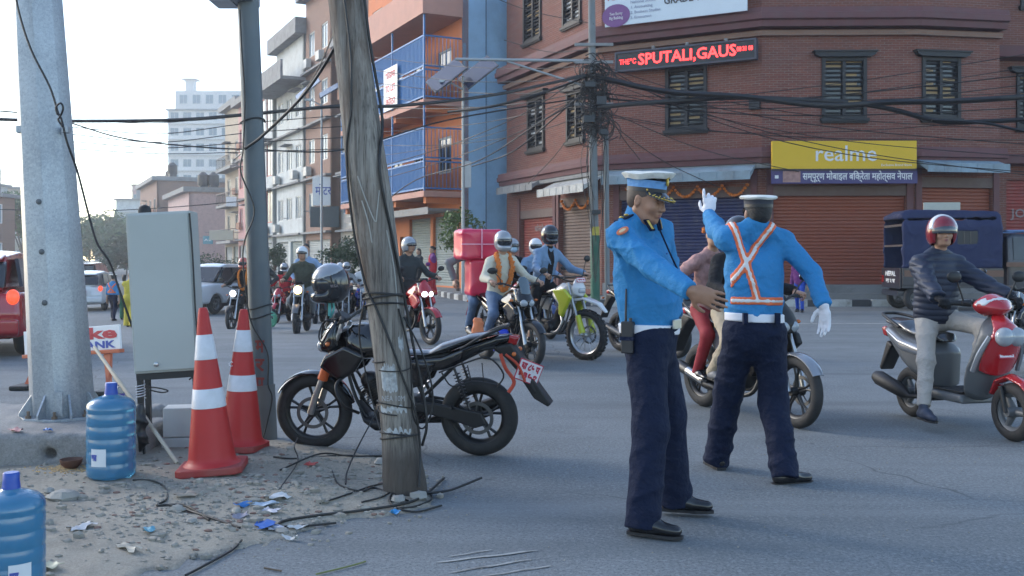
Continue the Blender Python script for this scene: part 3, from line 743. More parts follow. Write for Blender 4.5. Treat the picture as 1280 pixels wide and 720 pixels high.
# awnings of sheet metal
def awning(w, px0, px1, pt, pb, mat, out=0.9, name='awning'):
 u0, u1, z0, z1 = w.rect(px0, px1, pt, pb, 0.5)
 m = MB(); m.prism([(-0.004, z1+0.05), (-0.004, z1), (-out, z0+0.03), (-out, z0+0.2)], u0, u1, axis='x')
 # front lip with folds
 k = int((u1-u0)/0.5)
 for i in range(k): m.box((u0+i*(u1-u0)/k, -out-0.03, z0), (u0+i*(u1-u0)/k+0.04, -out-0.002, z0+0.24))
 m.box((u0, -out-0.015, z0-0.02), (u1, -out, z0+0.26)); mput(m, name, mat, bb, rel(w.M, base))
blue_sheet = M('blue_grey_sheet', (0.22, 0.30, 0.36), 0.6, var=0.25, scale=3, dirt=0.6, dirtcol=(0.15, 0.15, 0.15))
awning(wBC, 757, 942, 206, 228, blue_sheet); awning(wDE, 1150, 1252, 197, 216, blue_sheet); awning(wAB, 684, 742, 222, 243, M('dirty_white_sheet', (0.42, 0.43, 0.42), 0.6, var=0.3, dirt=0.6)); awning(wAB, 624, 668, 226, 240, cem, 0.6)
# marigold swags above the navy shutter
for (w, p0, p1, y0, n) in ((wBC, 785, 935, 234, 5), (wAB, 705, 740, 250, 2)):
 u0, u1, z0, z1 = w.rect(p0, p1, y0, y0+8); g = thing('marigold_garland', 'string of orange marigold swags hanging above the ' + ('navy shutter' if n == 5 else 'brown shutter'), 'garland', w.M @ Vector((u0, -0.1, z1)), group='marigold strings over the shops')
 m = MB(); rg = random.Random(n)
 for i in range(n*12+1):
  t = i/(n*12); s_ = (t*n) % 1.0; m.ball(w.u*(t*(u1-u0)) + UP*(-0.32*4*s_*(1-s_)), rg.uniform(0.05, 0.07), 6, 0, (1, 1, 0.9), 0.2, rg)
 m.build('flowers', M('marigold', (0.55, 0.16, 0.03), 0.8, var=0.35, scale=40), g)

# ---- signs
def board(name, label, cat, w, px0, px1, py0, py1, off, mat, th=0.12, frame=None, group=None):
 u0, u1, z0, z1 = w.rect(px0, px1, py0, py1, off)
 loc = w.M @ Vector(((u0+u1)/2, -off, (z0+z1)/2)); t = thing(name, label, cat, loc, group=group)
 Mx = w.M.to_3x3().to_4x4(); W2, H2 = (u1-u0)/2, (z1-z0)/2
 m = MB(); m.box((-W2, 0, -H2), (W2, th, H2)); mput(m, 'panel', mat, t, Mx, bevel=0.01)
 if frame: 
  m = MB(); f = 0.06
  m.box((-W2-f, -0.03, -H2-f), (W2+f, th, -H2-0.002)); m.box((-W2-f, -0.03, H2+0.002), (W2+f, th, H2+f)); m.box((-W2-f, -0.03, -H2-0.002), (-W2-0.002, th, H2+0.002)); m.box((W2+0.002, -0.03, -H2-0.002), (W2+f, th, H2+0.002)); mput(m, 'frame', frame, t, Mx)
 fr = Mx @ Matrix(((1, 0, 0, 0), (0, 0, -1, -0.006), (0, 1, 0, 0), (0, 0, 0, 1)))       # text plane (x right, y up) on the front
 return t, fr, W2, H2
def at2(fr, x, y): return fr @ Matrix.Translation((x, y, 0))
yel = M('sign_yellow', (0.70, 0.43, 0.012), 0.45, var=0.05, scale=1.5)
white = M('sign_white', (0.72, 0.72, 0.72), 0.5, var=0.05)
t, fr, a, b = board('shop_sign', 'long yellow shop sign with thin white lettering over the orange shutter', 'sign', wCD, 965, 1146, 176, 211, 0.62, yel)
lettering('realme', white, t, at2(fr, 0.02*a, 0.02), 0.50, 0.84*a, bold=0.004)
lettering('Exclusive Brand Store', white, t, at2(fr, 0.72*a, -0.74*b), 0.07, 0.42*a)
m = MB(); m.box((-a, -0.01, -b-0.06), (a, 0.14, -b-0.003)); mput(m, 'sign_edge', M('sign_edge_dark', (0.05, 0.04, 0.05), 0.6), t, wCD.M.to_3x3().to_4x4())
pur = M('banner_purple', (0.07, 0.055, 0.16), 0.6, var=0.25, scale=3)
t, fr, a, b = board('cloth_banner', 'narrow purple banner with white script hanging under the yellow sign', 'banner', wCD, 964, 1147, 212, 229.5, 0.60, pur, th=0.03)
lettering('सम्पूर्ण मोबाइल बिक्रेता महोत्सव नेपाल', white, t, at2(fr, 0.18*a, 0), 0.22, 1.5*a, bold=0.004)
m = MB(); m.box((-0.84*a, -0.012, -b*0.8), (-0.6*a, -0.004, b*0.8)); mput(m, 'printed_picture', M('banner_photo', (0.35, 0.2, 0.18), 0.6, var=0.6, scale=8), t, wCD.M.to_3x3().to_4x4())
m = MB(); m.box((-0.95*a, -0.012, -b*0.25), (-0.9*a, -0.004, b*0.2)); mput(m, 'printed_mark', white, t, wCD.M.to_3x3().to_4x4())
blk = M('black_plastic', (0.015, 0.016, 0.02), 0.45, var=0.2)
led = M('led_red', (0.6, 0.02, 0.02), 0.5, emit=((1.0, 0.03, 0.03), 2.2))
t, fr, a, b = board('led_sign', 'black scrolling sign with red lit letters above a wooden window', 'sign', wBC, 771, 943, 59, 80, 0.45, blk, th=0.22, frame=M('led_frame', (0.05, 0.055, 0.075), 0.5))
lettering('SPUTALI,GAUS', led, t, at2(fr, 0.04*a, 0), b*1.35, 1.42*a, bold=0.008)
lettering('THE℃', led, t, at2(fr, -0.83*a, -0.1*b), b*0.62, 0.26*a); lettering('08 31 08', led, t, at2(fr, 0.87*a, 0.1*b), b*0.5, 0.22*a, bold=0.006)
m = MB()
for k in (-0.45, 0.05, 0.6): m.ball((k*a, 0.05, b+0.10), 0.07, 8)
mput(m, 'bracket', cem, t, wBC.M.to_3x3().to_4x4(), smooth=60)
t, fr, a, b = board('school_banner', 'large white printed banner tied along the upper brick ledge', 'banner', wBC, 756, 934, -62, 24, 0.75, M('banner_white', (0.55, 0.62, 0.68), 0.6, var=0.06, scale=2), th=0.05)
redink, blueink, blackink = M('ink_red', (0.5, 0.05, 0.06), 0.6), M('ink_blue', (0.05, 0.08, 0.35), 0.6), M('ink_black', (0.05, 0.05, 0.06), 0.6)
zb = -b
lettering('ADMISSION OPEN', redink, t, at2(fr, -0.5*a, zb+1.05), 0.42, 0.9*a, bold=0.012)
for i, s_ in enumerate(('National School', '1. Accounting', '2. Business Studies', '3. Economics')):
 lettering(s_, M('ink_grey', (0.25, 0.28, 0.4), 0.6), t, at2(fr, -0.62*a, zb+0.72-i*0.17), 0.10, None, align='LEFT')
lettering('MANAGEMENT', blueink, t, at2(fr, 0.2*a, zb+0.95), 0.20, 0.6*a, bold=0.008)
lettering('GRADE 11', blackink, t, at2(fr, 0.15*a, zb+0.62), 0.24, 0.55*a, bold=0.008)
for i in range(3): lettering('Morning and Day Classes', redink, t, at2(fr, 0.75*a, zb+0.8-i*0.15), 0.07, 0.4*a)
m = MB(); m.lathe([(0.9, 0), (0.9, 0.008)], 28, axis='z', M4=at2(fr, -0.83*a, zb+0.34) @ Matrix.Scale(0.42, 4, (0, 1, 0)) @ Matrix.Scale(0.55, 4, (1, 0, 0))); m.build('printed_oval', M('ink_purple', (0.16, 0.06, 0.2), 0.6), t)
lettering('Two Storey', white, t, at2(fr, -0.83*a, zb+0.40) @ Matrix.Translation((0, 0, 0.012)), 0.10, 0.19*a); lettering('Big Building', white, t, at2(fr, -0.83*a, zb+0.26) @ Matrix.Translation((0, 0, 0.012)), 0.10, 0.2*a)
# red shutter writing, grilled panel
u0, u1, z0, z1 = wAB.rect(659, 682, 280, 292)
lettering('खोल्ने', M('dim_white', (0.25, 0.2, 0.2), 0.6), bb, rel(wAB.M, base) @ Matrix(((1, 0, 0, (u0+u1)/2), (0, 0, -1, 0.12), (0, 1, 0, (z0+z1)/2), (0, 0, 0, 1))), 0.22, 0.8, bold=0.004)
# meter box on wall, small conduit
m = MB(); u0, u1, z0, z1 = wBC.rect(938, 951, 124, 137); m.box((u0, -0.2, z0), (u1, -0.003, z1)); o = mput(m, 'junction_box', blk, None, wBC.M); tag(o, 'small dark box fixed to the brick wall left of the wide window', 'box')

# ---- next brick building at the right edge
b2 = thing('brick_building', 'second red brick building cut off by the right edge with a red shop grille', 'building', (18, 33.5, 0)); base2 = (18, 33.5, 0)
wR = Wall((15.75, 33.2), (25, 34.0))
wr = [wR.rect(1270, 1300, 92, 160), wR.rect(1275, 1310, -10, 8)]; srr = wR.rect(1258, 1330, 225, 348)
mput(wall_mesh(0, wR.L, 0.1, 12.5, wr + [srr]), 'brick_wall', brick, b2, rel(wR.M, base2))
for r in wr: newari_window(b2, rel(wR.M, base2), r, 5)
shutter(b2, rel(wR.M, base2), srr, SH['red_shut'])
sweep('ledge', [(15.75, 33.2), (25, 34.0)], [(0.003, 8.0), (0.5, 8.05), (0.55, 8.4), (0.003, 8.5)], maroon, b2, base2); sweep('ledge', [(15.75, 33.2), (25, 34.0)], [(0.003, 4.5), (0.5, 4.55), (0.55, 4.8), (0.003, 4.9)], maroon, b2, base2)
m = MB(); m.prism([(-2.25, -0.3), (7, 0.5), (7, 9), (0, 9)], 12.2, 12.4, axis='z'); m.build('roof', cem, b2)
u0, u1, z0, z1 = wR.rect(1268, 1300, 262, 272)
lettering('JOEL', M('dim_white', (0.25, 0.2, 0.2), 0.6), b2, rel(wR.M, base2) @ Matrix(((1, 0, 0, (u0+u1)/2), (0, 0, -1, 0.12), (0, 1, 0, (z0+z1)/2), (0, 0, 0, 1))), 0.3, 1.0, bold=0.004)

# ================================================================== orange building with blue balconies
S0 = Vector((-2.1, 42.0, 0)); SD = Vector((-0.443, 0.897, 0)); SN = Vector((-0.897, -0.443, 0))
def ST(t, off=0.0): p = S0 + SD*t + SN*off; return (p.x, p.y)
orange = M('orange_plaster', (0.56, 0.17, 0.06), 0.8, var=0.1, scale=2, dirt=0.25, dirtcol=(0.3, 0.14, 0.1))
salmon = M('salmon_plaster', (0.50, 0.26, 0.20), 0.8, var=0.1, scale=2, dirt=0.3, dirtcol=(0.3, 0.2, 0.17))
bluew = M('blue_plaster', (0.32, 0.52, 0.72), 0.85, var=0.1, scale=1.2, dirt=0.35, dirtcol=(0.12, 0.2, 0.32))
bluer = M('blue_railing_paint', (0.025, 0.16, 0.40), 0.5, var=0.2, scale=9)
winfr = M('white_window_frame', (0.5, 0.5, 0.48), 0.6, var=0.1)
ob1 = thing('orange_building', 'orange building with blue railed balconies and a plain blue end wall', 'building', (-3, 45, 0)); b1 = (-3, 45, 0)
wEnd = Wall(ST(0), (S0.x + 0.897*5.5, S0.y + 0.443*5.5))
m = wall_mesh(0, 5.5, 0, 16, []); mput(m, 'end_wall', bluew, ob1, rel(wEnd.M, b1))
for px in (607,): 
 u, _ = wEnd.upx(px); m = MB(); m.box((u, -0.03, 0.2), (u+0.03, -0.002, 16)); mput(m, 'drain_pipe', M('pipe_dark_blue', (0.08, 0.13, 0.22), 0.6), ob1, rel(wEnd.M, b1))
wF = Wall(ST(12.5), ST(0)); LF = wF.L; ML = rel(wF.M, b1)
FL = [4.25, 8.05, 11.85]                                # balcony floors
holes = []
for z in FL[:2] + [11.85]:
 for k in range(4): holes.append((0.7+k*3.05, 2.2+k*3.05, z+0.9 if k % 2 else z+0.05, z+2.5))
gh = [(LF-3.3, LF-0.5, 0.25, 3.3), (LF-6.3, LF-3.6, 0.25, 3.3), (LF-7.6, LF-6.7, 0.25, 2.5), (1.0, 3.6, 0.25, 3.2)]
mput(wall_mesh(0, LF, 0, 15.6, holes + gh), 'wall', orange, ob1, ML)
for i, g in enumerate(gh):
 if i == 2:
  m = MB(); m.box((g[0], 0.1, g[2]), (g[1], 0.16, g[3])); mput(m, 'door', wood, ob1, ML)
 else: shutter(ob1, ML, g, SH['grey_shut'])
def plain_window(parent, M4, r, fm, gm, bars=True, mull=1):
 u0, u1, z0, z1 = r; w, h = u1-u0, z1-z0; T = M4 @ Matrix.Translation((u0, 0, z0)); k = ('pw', round(w, 2), round(h, 2), mull)
 if k not in _wc:
  m = MB(); j = 0.07; m.box((0, 0.03, 0), (j, 0.12, h)); m.box((w-j, 0.03, 0), (w, 0.12, h)); m.box((j, 0.03, 0), (w-j, 0.12, j)); m.box((j, 0.03, h-j), (w-j, 0.12, h))
  for i in range(mull): c = w*(i+1)/(mull+1); m.box((c-0.03, 0.04, j), (c+0.03, 0.11, h-j))
  g = MB(); g.box((0.03, 0.07, 0.03), (w-0.03, 0.085, h-0.03)); _wc[k] = (m.mesh('window'), g.mesh('pane')); 
  _wc[k][0].materials.append(fm); _wc[k][1].materials.append(gm)
 f = put('window', _wc[k][0], fm, parent, T)
 put('pane', _wc[k][1], gm, f, Matrix.Identity(4)); return f
for h in holes: plain_window(ob1, ML, h, winfr, glassd)
def balcony(parent, M4, u0, u1, z, out, slab_m, rail_m, tall=2.55, endr=True, pitch=0.16, front_only=False):
 m = MB(); m.box((u0, -out, z-0.24), (u1, -0.003, z)); sl = mput(m, 'balcony', slab_m, parent, M4)
 m = MB(); I = Matrix.Identity(4)
 hs = [0.08, tall*0.46, tall*0.52, tall] if tall > 1.5 else [0.08, tall]
 for h in hs: m.box((u0, -out+0.01, z+h), (u1, -out+0.07, z+h+0.06))
 if endr:
  for h in hs:
   for uu in (u0, u1-0.06): m.box((uu, -out+0.072, z+h), (uu+0.06, -0.004, z+h+0.06))
 n = int((u1-u0)/pitch)
 mput(m, 'rail', rail_m, sl, I)
 tops = [(0.14, tall*0.46), (tall*0.52+0.06, tall)] if tall > 1.5 else [(0.14, tall)]
 m = MB()
 for a, b in tops:
  for i in range(n+1):
   u = u0+0.02+i*(u1-u0-0.06)/n; m.box((u, -out+0.02, z+a), (u+0.022, -out+0.045, z+b))
  if endr:
   k = int(out/pitch)
   for i in range(1, k):
    for uu in (u0+0.02, u1-0.04): m.box((uu, -out+i*out/k, z+a), (uu+0.022, -out+i*out/k+0.022, z+b))
 o = mput(m, 'baluster', rail_m, sl, I); o['kind'] = 'stuff'
 if tall > 1.5:      # sheet panels behind the front bars
  m = MB()
  for a, b in tops: m.box((u0+0.08, -out+0.05, z+a), (u1-0.08, -out+0.065, z+b))
  mput(m, 'rail_panel', M('blue_mesh_panel', (0.06, 0.23, 0.46), 0.6, var=0.15, scale=12), sl, I)
 if tall > 1.5:
  pm = MB().box((0, -out, z), (0.07, -out+0.07, z+3.56)).mesh('post'); pm.materials.append(rail_m)
  for i in range(4): put('post', pm, None, sl, Matrix.Translation((u0+0.03+i*(u1-u0-0.1)/3, 0, 0)))
 return sl
for z in FL[:2]: balcony(ob1, ML, 0.6, LF-0.05, z, 1.7, salmon, bluer, 2.6)
m = MB(); m.box((0.0, -1.8, 11.55), (LF+0.1, -0.003, 12.9)); mput(m, 'top_balcony', salmon, ob1, ML)
for z in FL[:2]:      # beams below the slabs
 for u in [0.8+i*(LF-1.4)/3 for i in range(4)]: m = MB(); m.box((u, -1.5, z-0.5), (u+0.3, -0.003, z-0.242)); mput(m, 'beam', orange, ob1, ML)
m = MB(); m.box((0.4, -1.4, 3.45), (LF-0.3, -0.004, 3.55)); m.box((0.4, -1.42, 3.3), (LF-0.3, -1.401, 3.6)); mput(m, 'shop_awning', M('tattered_sheet', (0.2, 0.2, 0.2), 0.7, var=0.4, dirt=0.5), ob1, ML)
m = MB(); m.box((0, 0, 15.6), (LF, 6, 15.8)); mput(m, 'roof', cem, ob1, ML)
w = Wall((ST(12.5)[0]+0.897*6, ST(12.5)[1]+0.443*6), ST(12.5)); mput(wall_mesh(0, 6, 0, 15.6, []), 'far_wall', orange, ob1, rel(w.M, b1))
# tied cloth banner on the balcony rail
t = thing('notice_banner', 'white printed notice tied to the upper blue balcony rail', 'banner', wF.M @ Vector((LF-3.9, -1.78, 8.1)))
m = MB(); m.box((-0.9, -0.02, 0), (0.9, 0.0, 1.9)); mput(m, 'cloth', white, t, wF.M.to_3x3().to_4x4())
fr = wF.M.to_3x3().to_4x4() @ Matrix(((1, 0, 0, 0), (0, 0, -1, -0.024), (0, 1, 0, 0), (0, 0, 0, 1)))
for i, s_ in enumerate(('भाडामा', 'TO LET', 'कोठा')): lettering(s_, redink, t, at2(fr, 0, 1.55-i*0.6), 0.3, 1.3, bold=0.008)

# ================================================================== the row beyond
def row_building(name, label, t0, t1, top, mat, off=0.0, fh=3.3, nw=3, bal=None, ww=1.2, wh=1.5, shop='grey_shut', roof=True, gm=None, fm=None, nb=4, depth=9.0, mull=1, base_z=-0.5, endmat=None, parapet=0.5, brickish=False):
 a, b = ST(t1, off), ST(t0, off); w = Wall(a, b); loc = (w.a+w.b)/2; loc.z = base_z; t = thing(name, label, 'building', loc, group=None)
 ML = rel(w.M, loc); fm = fm or winfr; gm = gm or glassd; L = w.L; hs = []; z = 3.6+base_z
 shops = []; k = max(int(L/3.5), 1)
 for i in range(k): shops.append((i*L/k+0.3, (i+1)*L/k-0.3, base_z+0.6, base_z+3.1))
 while z + fh*0.8 < top:
  for i in range(nw): c = (i+0.5)*L/nw; hs.append((c-ww/2, c+ww/2, z+0.9, z+0.9+wh))
  z += fh
 mput(wall_mesh(0, L, base_z-0.3, top, hs+shops), 'wall', mat, t, ML)
 for i, s_ in enumerate(shops): shutter(t, ML, s_, SH[shop] if i % 2 else SH['steel_shut'])
 for h in hs: plain_window(t, ML, h, fm, gm, mull=mull)
 z = 3.6+base_z
 while z + fh*0.8 < top:
  if bal: balcony(t, ML, 0.2, L-0.2, z, bal, cem, bluer if bal == 9 else M('iron_rail', (0.12, 0.11, 0.11), 0.6), 1.0, True, 0.3)
  else:
   m = MB(); m.box((-0.02, -0.35, z-0.12), (L+0.02, -0.003, z)); mput(m, 'floor_band', cem, t, ML)
  z += fh
 we = Wall(b, (b[0]+0.897*depth, b[1]+0.443*depth)); mput(wall_mesh(0, depth, base_z-0.3, top, []), 'end_wall', endmat or mat, t, rel(we.M, loc))
 wl = Wall((a[0]+0.897*depth, a[1]+0.443*depth), a); mput(wall_mesh(0, depth, base_z-0.3, top, []), 'far_wall', mat, t, rel(wl.M, loc))
 m = MB(); m.box((-0.3, -0.6, top), (L+0.3, depth, top+0.15)); m.box((-0.3, -0.6, top+0.152), (L+0.3, -0.45, top+parapet)); m.box((L+0.15, -0.45, top+0.152), (L+0.3, depth, top+parapet)); mput(m, 'roof', cem, t, ML)
 rg = random.Random(int(t0*7)); acm = MB().box((0, -0.45, 0), (0.8, -0.12, 0.55)).box((0.1, -0.12, 0.05), (0.14, -0.003, 0.1)).mesh('air_conditioner', bevel=0.02); acm.materials.append(M('ac_white', (0.45, 0.45, 0.43), 0.5, var=0.1, dirt=0.4))
 for h in hs:
  r_ = rg.random()
  if r_ < 0.22: put('air_conditioner', acm, None, t, ML @ Matrix.Translation((h[0]+0.2, 0, h[2]-0.75)))
  elif r_ < 0.5: m = MB(); m.box((h[0]-0.1, -0.55, h[3]+0.12), (h[1]+0.1, -0.003, h[3]+0.18)); mput(m, 'sunshade', cem, t, ML)
  elif r_ < 0.62: m = MB(); m.box((h[0], -0.3, h[2]-0.05), (h[1], -0.26, h[2]+0.5)); m.box((h[0], -0.258, h[2]-0.05), (h[1], -0.004, h[2]-0.02)); mput(m, 'window_box', M('rust_sheet', (0.28, 0.14, 0.09), 0.8, var=0.3), t, ML)
 for k_ in range(2): m = MB(); u_ = rg.uniform(0.5, L-1.5); m.lathe([(0.55, 0), (0.58, 0.1), (0.58, 1.1), (0.3, 1.35), (0.2, 1.45), (0, 1.45)], 16, M4=Matrix.Translation((u_, 2+k_, top+0.9))); m.box((u_-0.5, 1.6+k_, top+0.15), (u_+0.5, 2.4+k_, top+0.9)); mput(m, 'roof_tank', matt_tank, t, ML, smooth=40)
 return t, ML, L
matt_tank = M('tank_black', (0.03, 0.03, 0.035), 0.5)
cream = M('cream_plaster', (0.46, 0.42, 0.36), 0.85, var=0.1, scale=2, dirt=0.4); offw = M('offwhite_plaster', (0.52, 0.54, 0.53), 0.85, var=0.08, scale=2, dirt=0.35)
pink = M('pink_plaster', (0.50, 0.28, 0.26), 0.85, var=0.1, scale=2, dirt=0.3, dirtcol=(0.3, 0.2, 0.2)); tan = M('tan_plaster', (0.40, 0.33, 0.25), 0.85, var=0.12, dirt=0.4); rosy = M('rose_plaster', (0.48, 0.33, 0.31), 0.85, var=0.1, dirt=0.3)
brownp = M('brown_plaster', (0.26, 0.19, 0.15), 0.85, var=0.2, dirt=0.4)
bwin = M('blue_window_glass', (0.16, 0.22, 0.27), 0.25, var=0.3, scale=2)
redfr = M('red_frame_paint', (0.4, 0.05, 0.05), 0.6)
row_building('terrace_building', 'cream building with tall framed windows just beyond the orange one', 12.7, 17.6, 13.6, cream, 0.0, nw=2, bal=None, ww=1.7, wh=2.0, gm=bwin, mull=2)
row_building('terrace_building', 'brown brick building with jutting roof slabs behind the wooden pole', 17.8, 23.5, 17.5, brick_far, 0.5, nw=2, ww=1.3, gm=bwin, endmat=brick_far)
t, ML, L = row_building('terrace_building', 'white plastered block with wide overhanging roof beyond the brown one', 23.7, 31.0, 15.6, offw, 0.6, nw=3, ww=1.5, gm=bwin, mull=2, parapet=1.0, endmat=offw)
m = MB(); m.box((-0.6, -1.6, 12.6), (L+0.6, -0.01, 12.8)); m.box((-0.6, -1.6, 12.802), (L+0.6, -1.45, 13.8)); mput(m, 'roof_slab', cem, t, ML)
row_building('terrace_building', 'narrow glass fronted building with a red shop front', 31.2, 36.0, 13.4, offw, 0.8, nw=2, ww=1.8, wh=2.4, gm=M('bright_glass', (0.3, 0.36, 0.34), 0.15, var=0.6, scale=2), fm=redfr, shop='red_shut', mull=1)
row_building('terrace_building', 'pink building with rows of white windows and red bands', 36.2, 47.5, 14.2, pink, 0.0, nw=5, ww=1.3, wh=1.7, gm=bwin, fm=redfr, shop='red_shut', mull=2)
row_building('terrace_building', 'tan building with small railed balconies on every floor', 50.5, 58, 15.2, tan, -0.8, nw=2, bal=0.9, ww=1.4, gm=glassd, nb=4)
row_building('terrace_building', 'low pink building with a pale blue roof edge down the street', 68, 84, 8.4, rosy, 1.0, nw=4, ww=1.4, gm=glassd)
row_building('terrace_building', 'weathered brick building with terrace sheds past the pink one', 86, 104, 10.8, brick_far, 2.0, nw=4, ww=1.6, gm=glassd)
# red shop front frame
# projecting shop sign boxes on the row
def box_sign(px0, px1, py0, py1, Y, mat, label, txt=None, tm=None, rz=0.0):
 a = W(px0, py1, Y); b = W(px1, py0, Y); c = (a+b)/2; t = thing('box_sign', label, 'sign', c, rz, group='signs along the far street'); w2, h2 = (b.x-a.x)/2, (b.z-a.z)/2
 m = MB(); m.box((-w2, -0.1, -h2), (w2, 0.1, h2)); m.build('panel', mat, t, bevel=0.015)
 m = MB(); m.box((-w2-0.4, 0.02, h2*0.5), (w2+1.6, 0.07, h2*0.5+0.05)); m.build('bracket', cem, t)
 if txt: lettering(txt, tm or blueink, t, plane_frame((0, -0.105, 0), (1, 0, 0)), h2*0.6, w2*1.5, bold=0.006)
 return t
box_sign(391, 418, 221, 257, 58, white, 'white and blue box sign with small print behind the solar lamp', 'मोटर', blueink)
box_sign(388, 424, 258, 284, 57.5, M('sign_dark', (0.06, 0.075, 0.08), 0.6), 'dark grey hoarding below the white and blue box sign')
box_sign(362, 384, 267, 292, 67, M('sign_red', (0.4, 0.04, 0.04), 0.6, var=0.2), 'red and white shop hoarding on the glass fronted building', 'शोरुम', white)
box_sign(326, 352, 280, 289, 76, M('sign_pale_red', (0.5, 0.3, 0.3), 0.6), 'pale pink shop hoarding beyond the steel pole', 'CAFE', redfr)
box_sign(254, 266, 295, 305, 95, M('sign_teal', (0.1, 0.3, 0.36), 0.6), 'small teal sign far down the street', 'A2', white)
box_sign(283, 296, 246, 258, 80, white, 'small white sign on the tan building')
box_sign(262, 292, 288, 300, 84, M('sign_cream', (0.5, 0.46, 0.36), 0.6), 'cream shop hoarding at the foot of the tan building')

# ---- distant blocks, freestanding
def block(name, label, px0, px1, py, Y, mat, depth=12, nw=4, fh=3.4, gm=bwin, yaw=0.0, zb=-0.6, band=True, roof_m=None, ww=1.4):
 x0, x1 = (px0-CX)/F*Y, (px1-CX)/F*Y; top = EYE+(HY-py)/F*Y; L = x1-x0; w = Wall((x0, Y), (x0+L*math.cos(yaw), Y+L*math.sin(yaw))); loc = Vector(((x0+x1)/2, Y, zb)); t = thing(name, label, 'building', loc); ML = rel(w.M, loc); hs = []
 z = zb+1.0
 while z+fh*0.75 < top:
  for i in range(nw): c = (i+0.5)*w.L/nw; hs.append((c-ww/2, c+ww/2, z+0.8, z+0.8+fh*0.5))
  z += fh
 mput(wall_mesh(0, w.L, zb-0.5, top, hs), 'wall', mat, t, ML)
 for h in hs: plain_window(t, ML, h, winfr, gm)
 m = MB(); m.box((0, depth-0.3, zb-0.5), (w.L, depth, top)); m.box((0, 0.31, zb-0.5), (0.3, depth-0.31, top)); m.box((w.L-0.3, 0.31, zb-0.5), (w.L, depth-0.31, top)); mput(m, 'side_wall', mat, t, ML)
 m = MB(); m.box((-0.4, -0.5, top), (w.L+0.4, depth+0.4, top+0.3)); m.box((w.L*0.55, depth*0.3, top+0.3), (w.L*0.85, depth*0.6, top+2.6)); mput(m, 'roof', roof_m or cem, t, ML)
 if band:
  z = zb+1.0+fh; m = MB()
  while z < top-1: m.box((-0.05, -0.5, z-0.15), (w.L+0.05, -0.003, z)); z += fh
  mput(m, 'floor_band', mat, t, ML)
 return t, ML, w.L, top
palep = M('pale_tower_plaster', (0.62, 0.60, 0.58), 0.85, var=0.05)
t, ML, L, top = block('tower_block', 'tall pale apartment tower fading in the haze', 210, 306, 138, 230, palep, 16, 6, 3.6, bwin, 0.0, ww=1.9)
m = MB(); m.box((1.5, 0.5, top+0.31), (L-0.5, 12, top+4.6)); mput(m, 'penthouse', palep, t, ML); m = MB(); m.box((3, 3, top+4.61), (5, 5, top+7.6)); m.box((2.2, 2.2, top+7.61), (5.8, 5.8, top+7.8)); mput(m, 'roof_tank', palep, t, ML)
for k in range(5): plain_window(t, ML @ Matrix.Translation((0, 0.38, 0)), (2.5+k*3.0, 4.3+k*3.0, top+1.6, top+3.7), winfr, bwin)
block('house', 'hazy pink house with a blue edged flat roof', 233, 290, 268, 105, rosy, 10, 4, roof_m=M('pale_blue_roof', (0.35, 0.48, 0.6), 0.7))
block('house', 'hazy cream house with a tin shed on its roof', 222, 262, 244, 140, cream, 10, 3, roof_m=brownp)
block('house', 'hazy tall white house left of the tower foot', 145, 178, 250, 190, offw, 10, 3)
block('house', 'hazy brick topped house below the tower', 165, 208, 232, 230, rosy, 12, 4, roof_m=brownp)
block('house', 'faint pale house at the end of the street', 118, 150, 278, 210, cream, 10, 3)
block('house', 'faint white house behind the far trees', 186, 226, 272, 170, offw, 10, 3)
block('house', 'brown brick house at the left edge of the photo', -70, 1, 246, 88, brick_far, 2.5, 4, roof_m=cem)
block('house', 'hazy cream house behind the steel pole', -5, 45, 236, 150, cream, 3, 4)
block('house', 'second hazy house glimpsed left of the steel pole', -50, -6, 232, 120, offw, 3, 3)

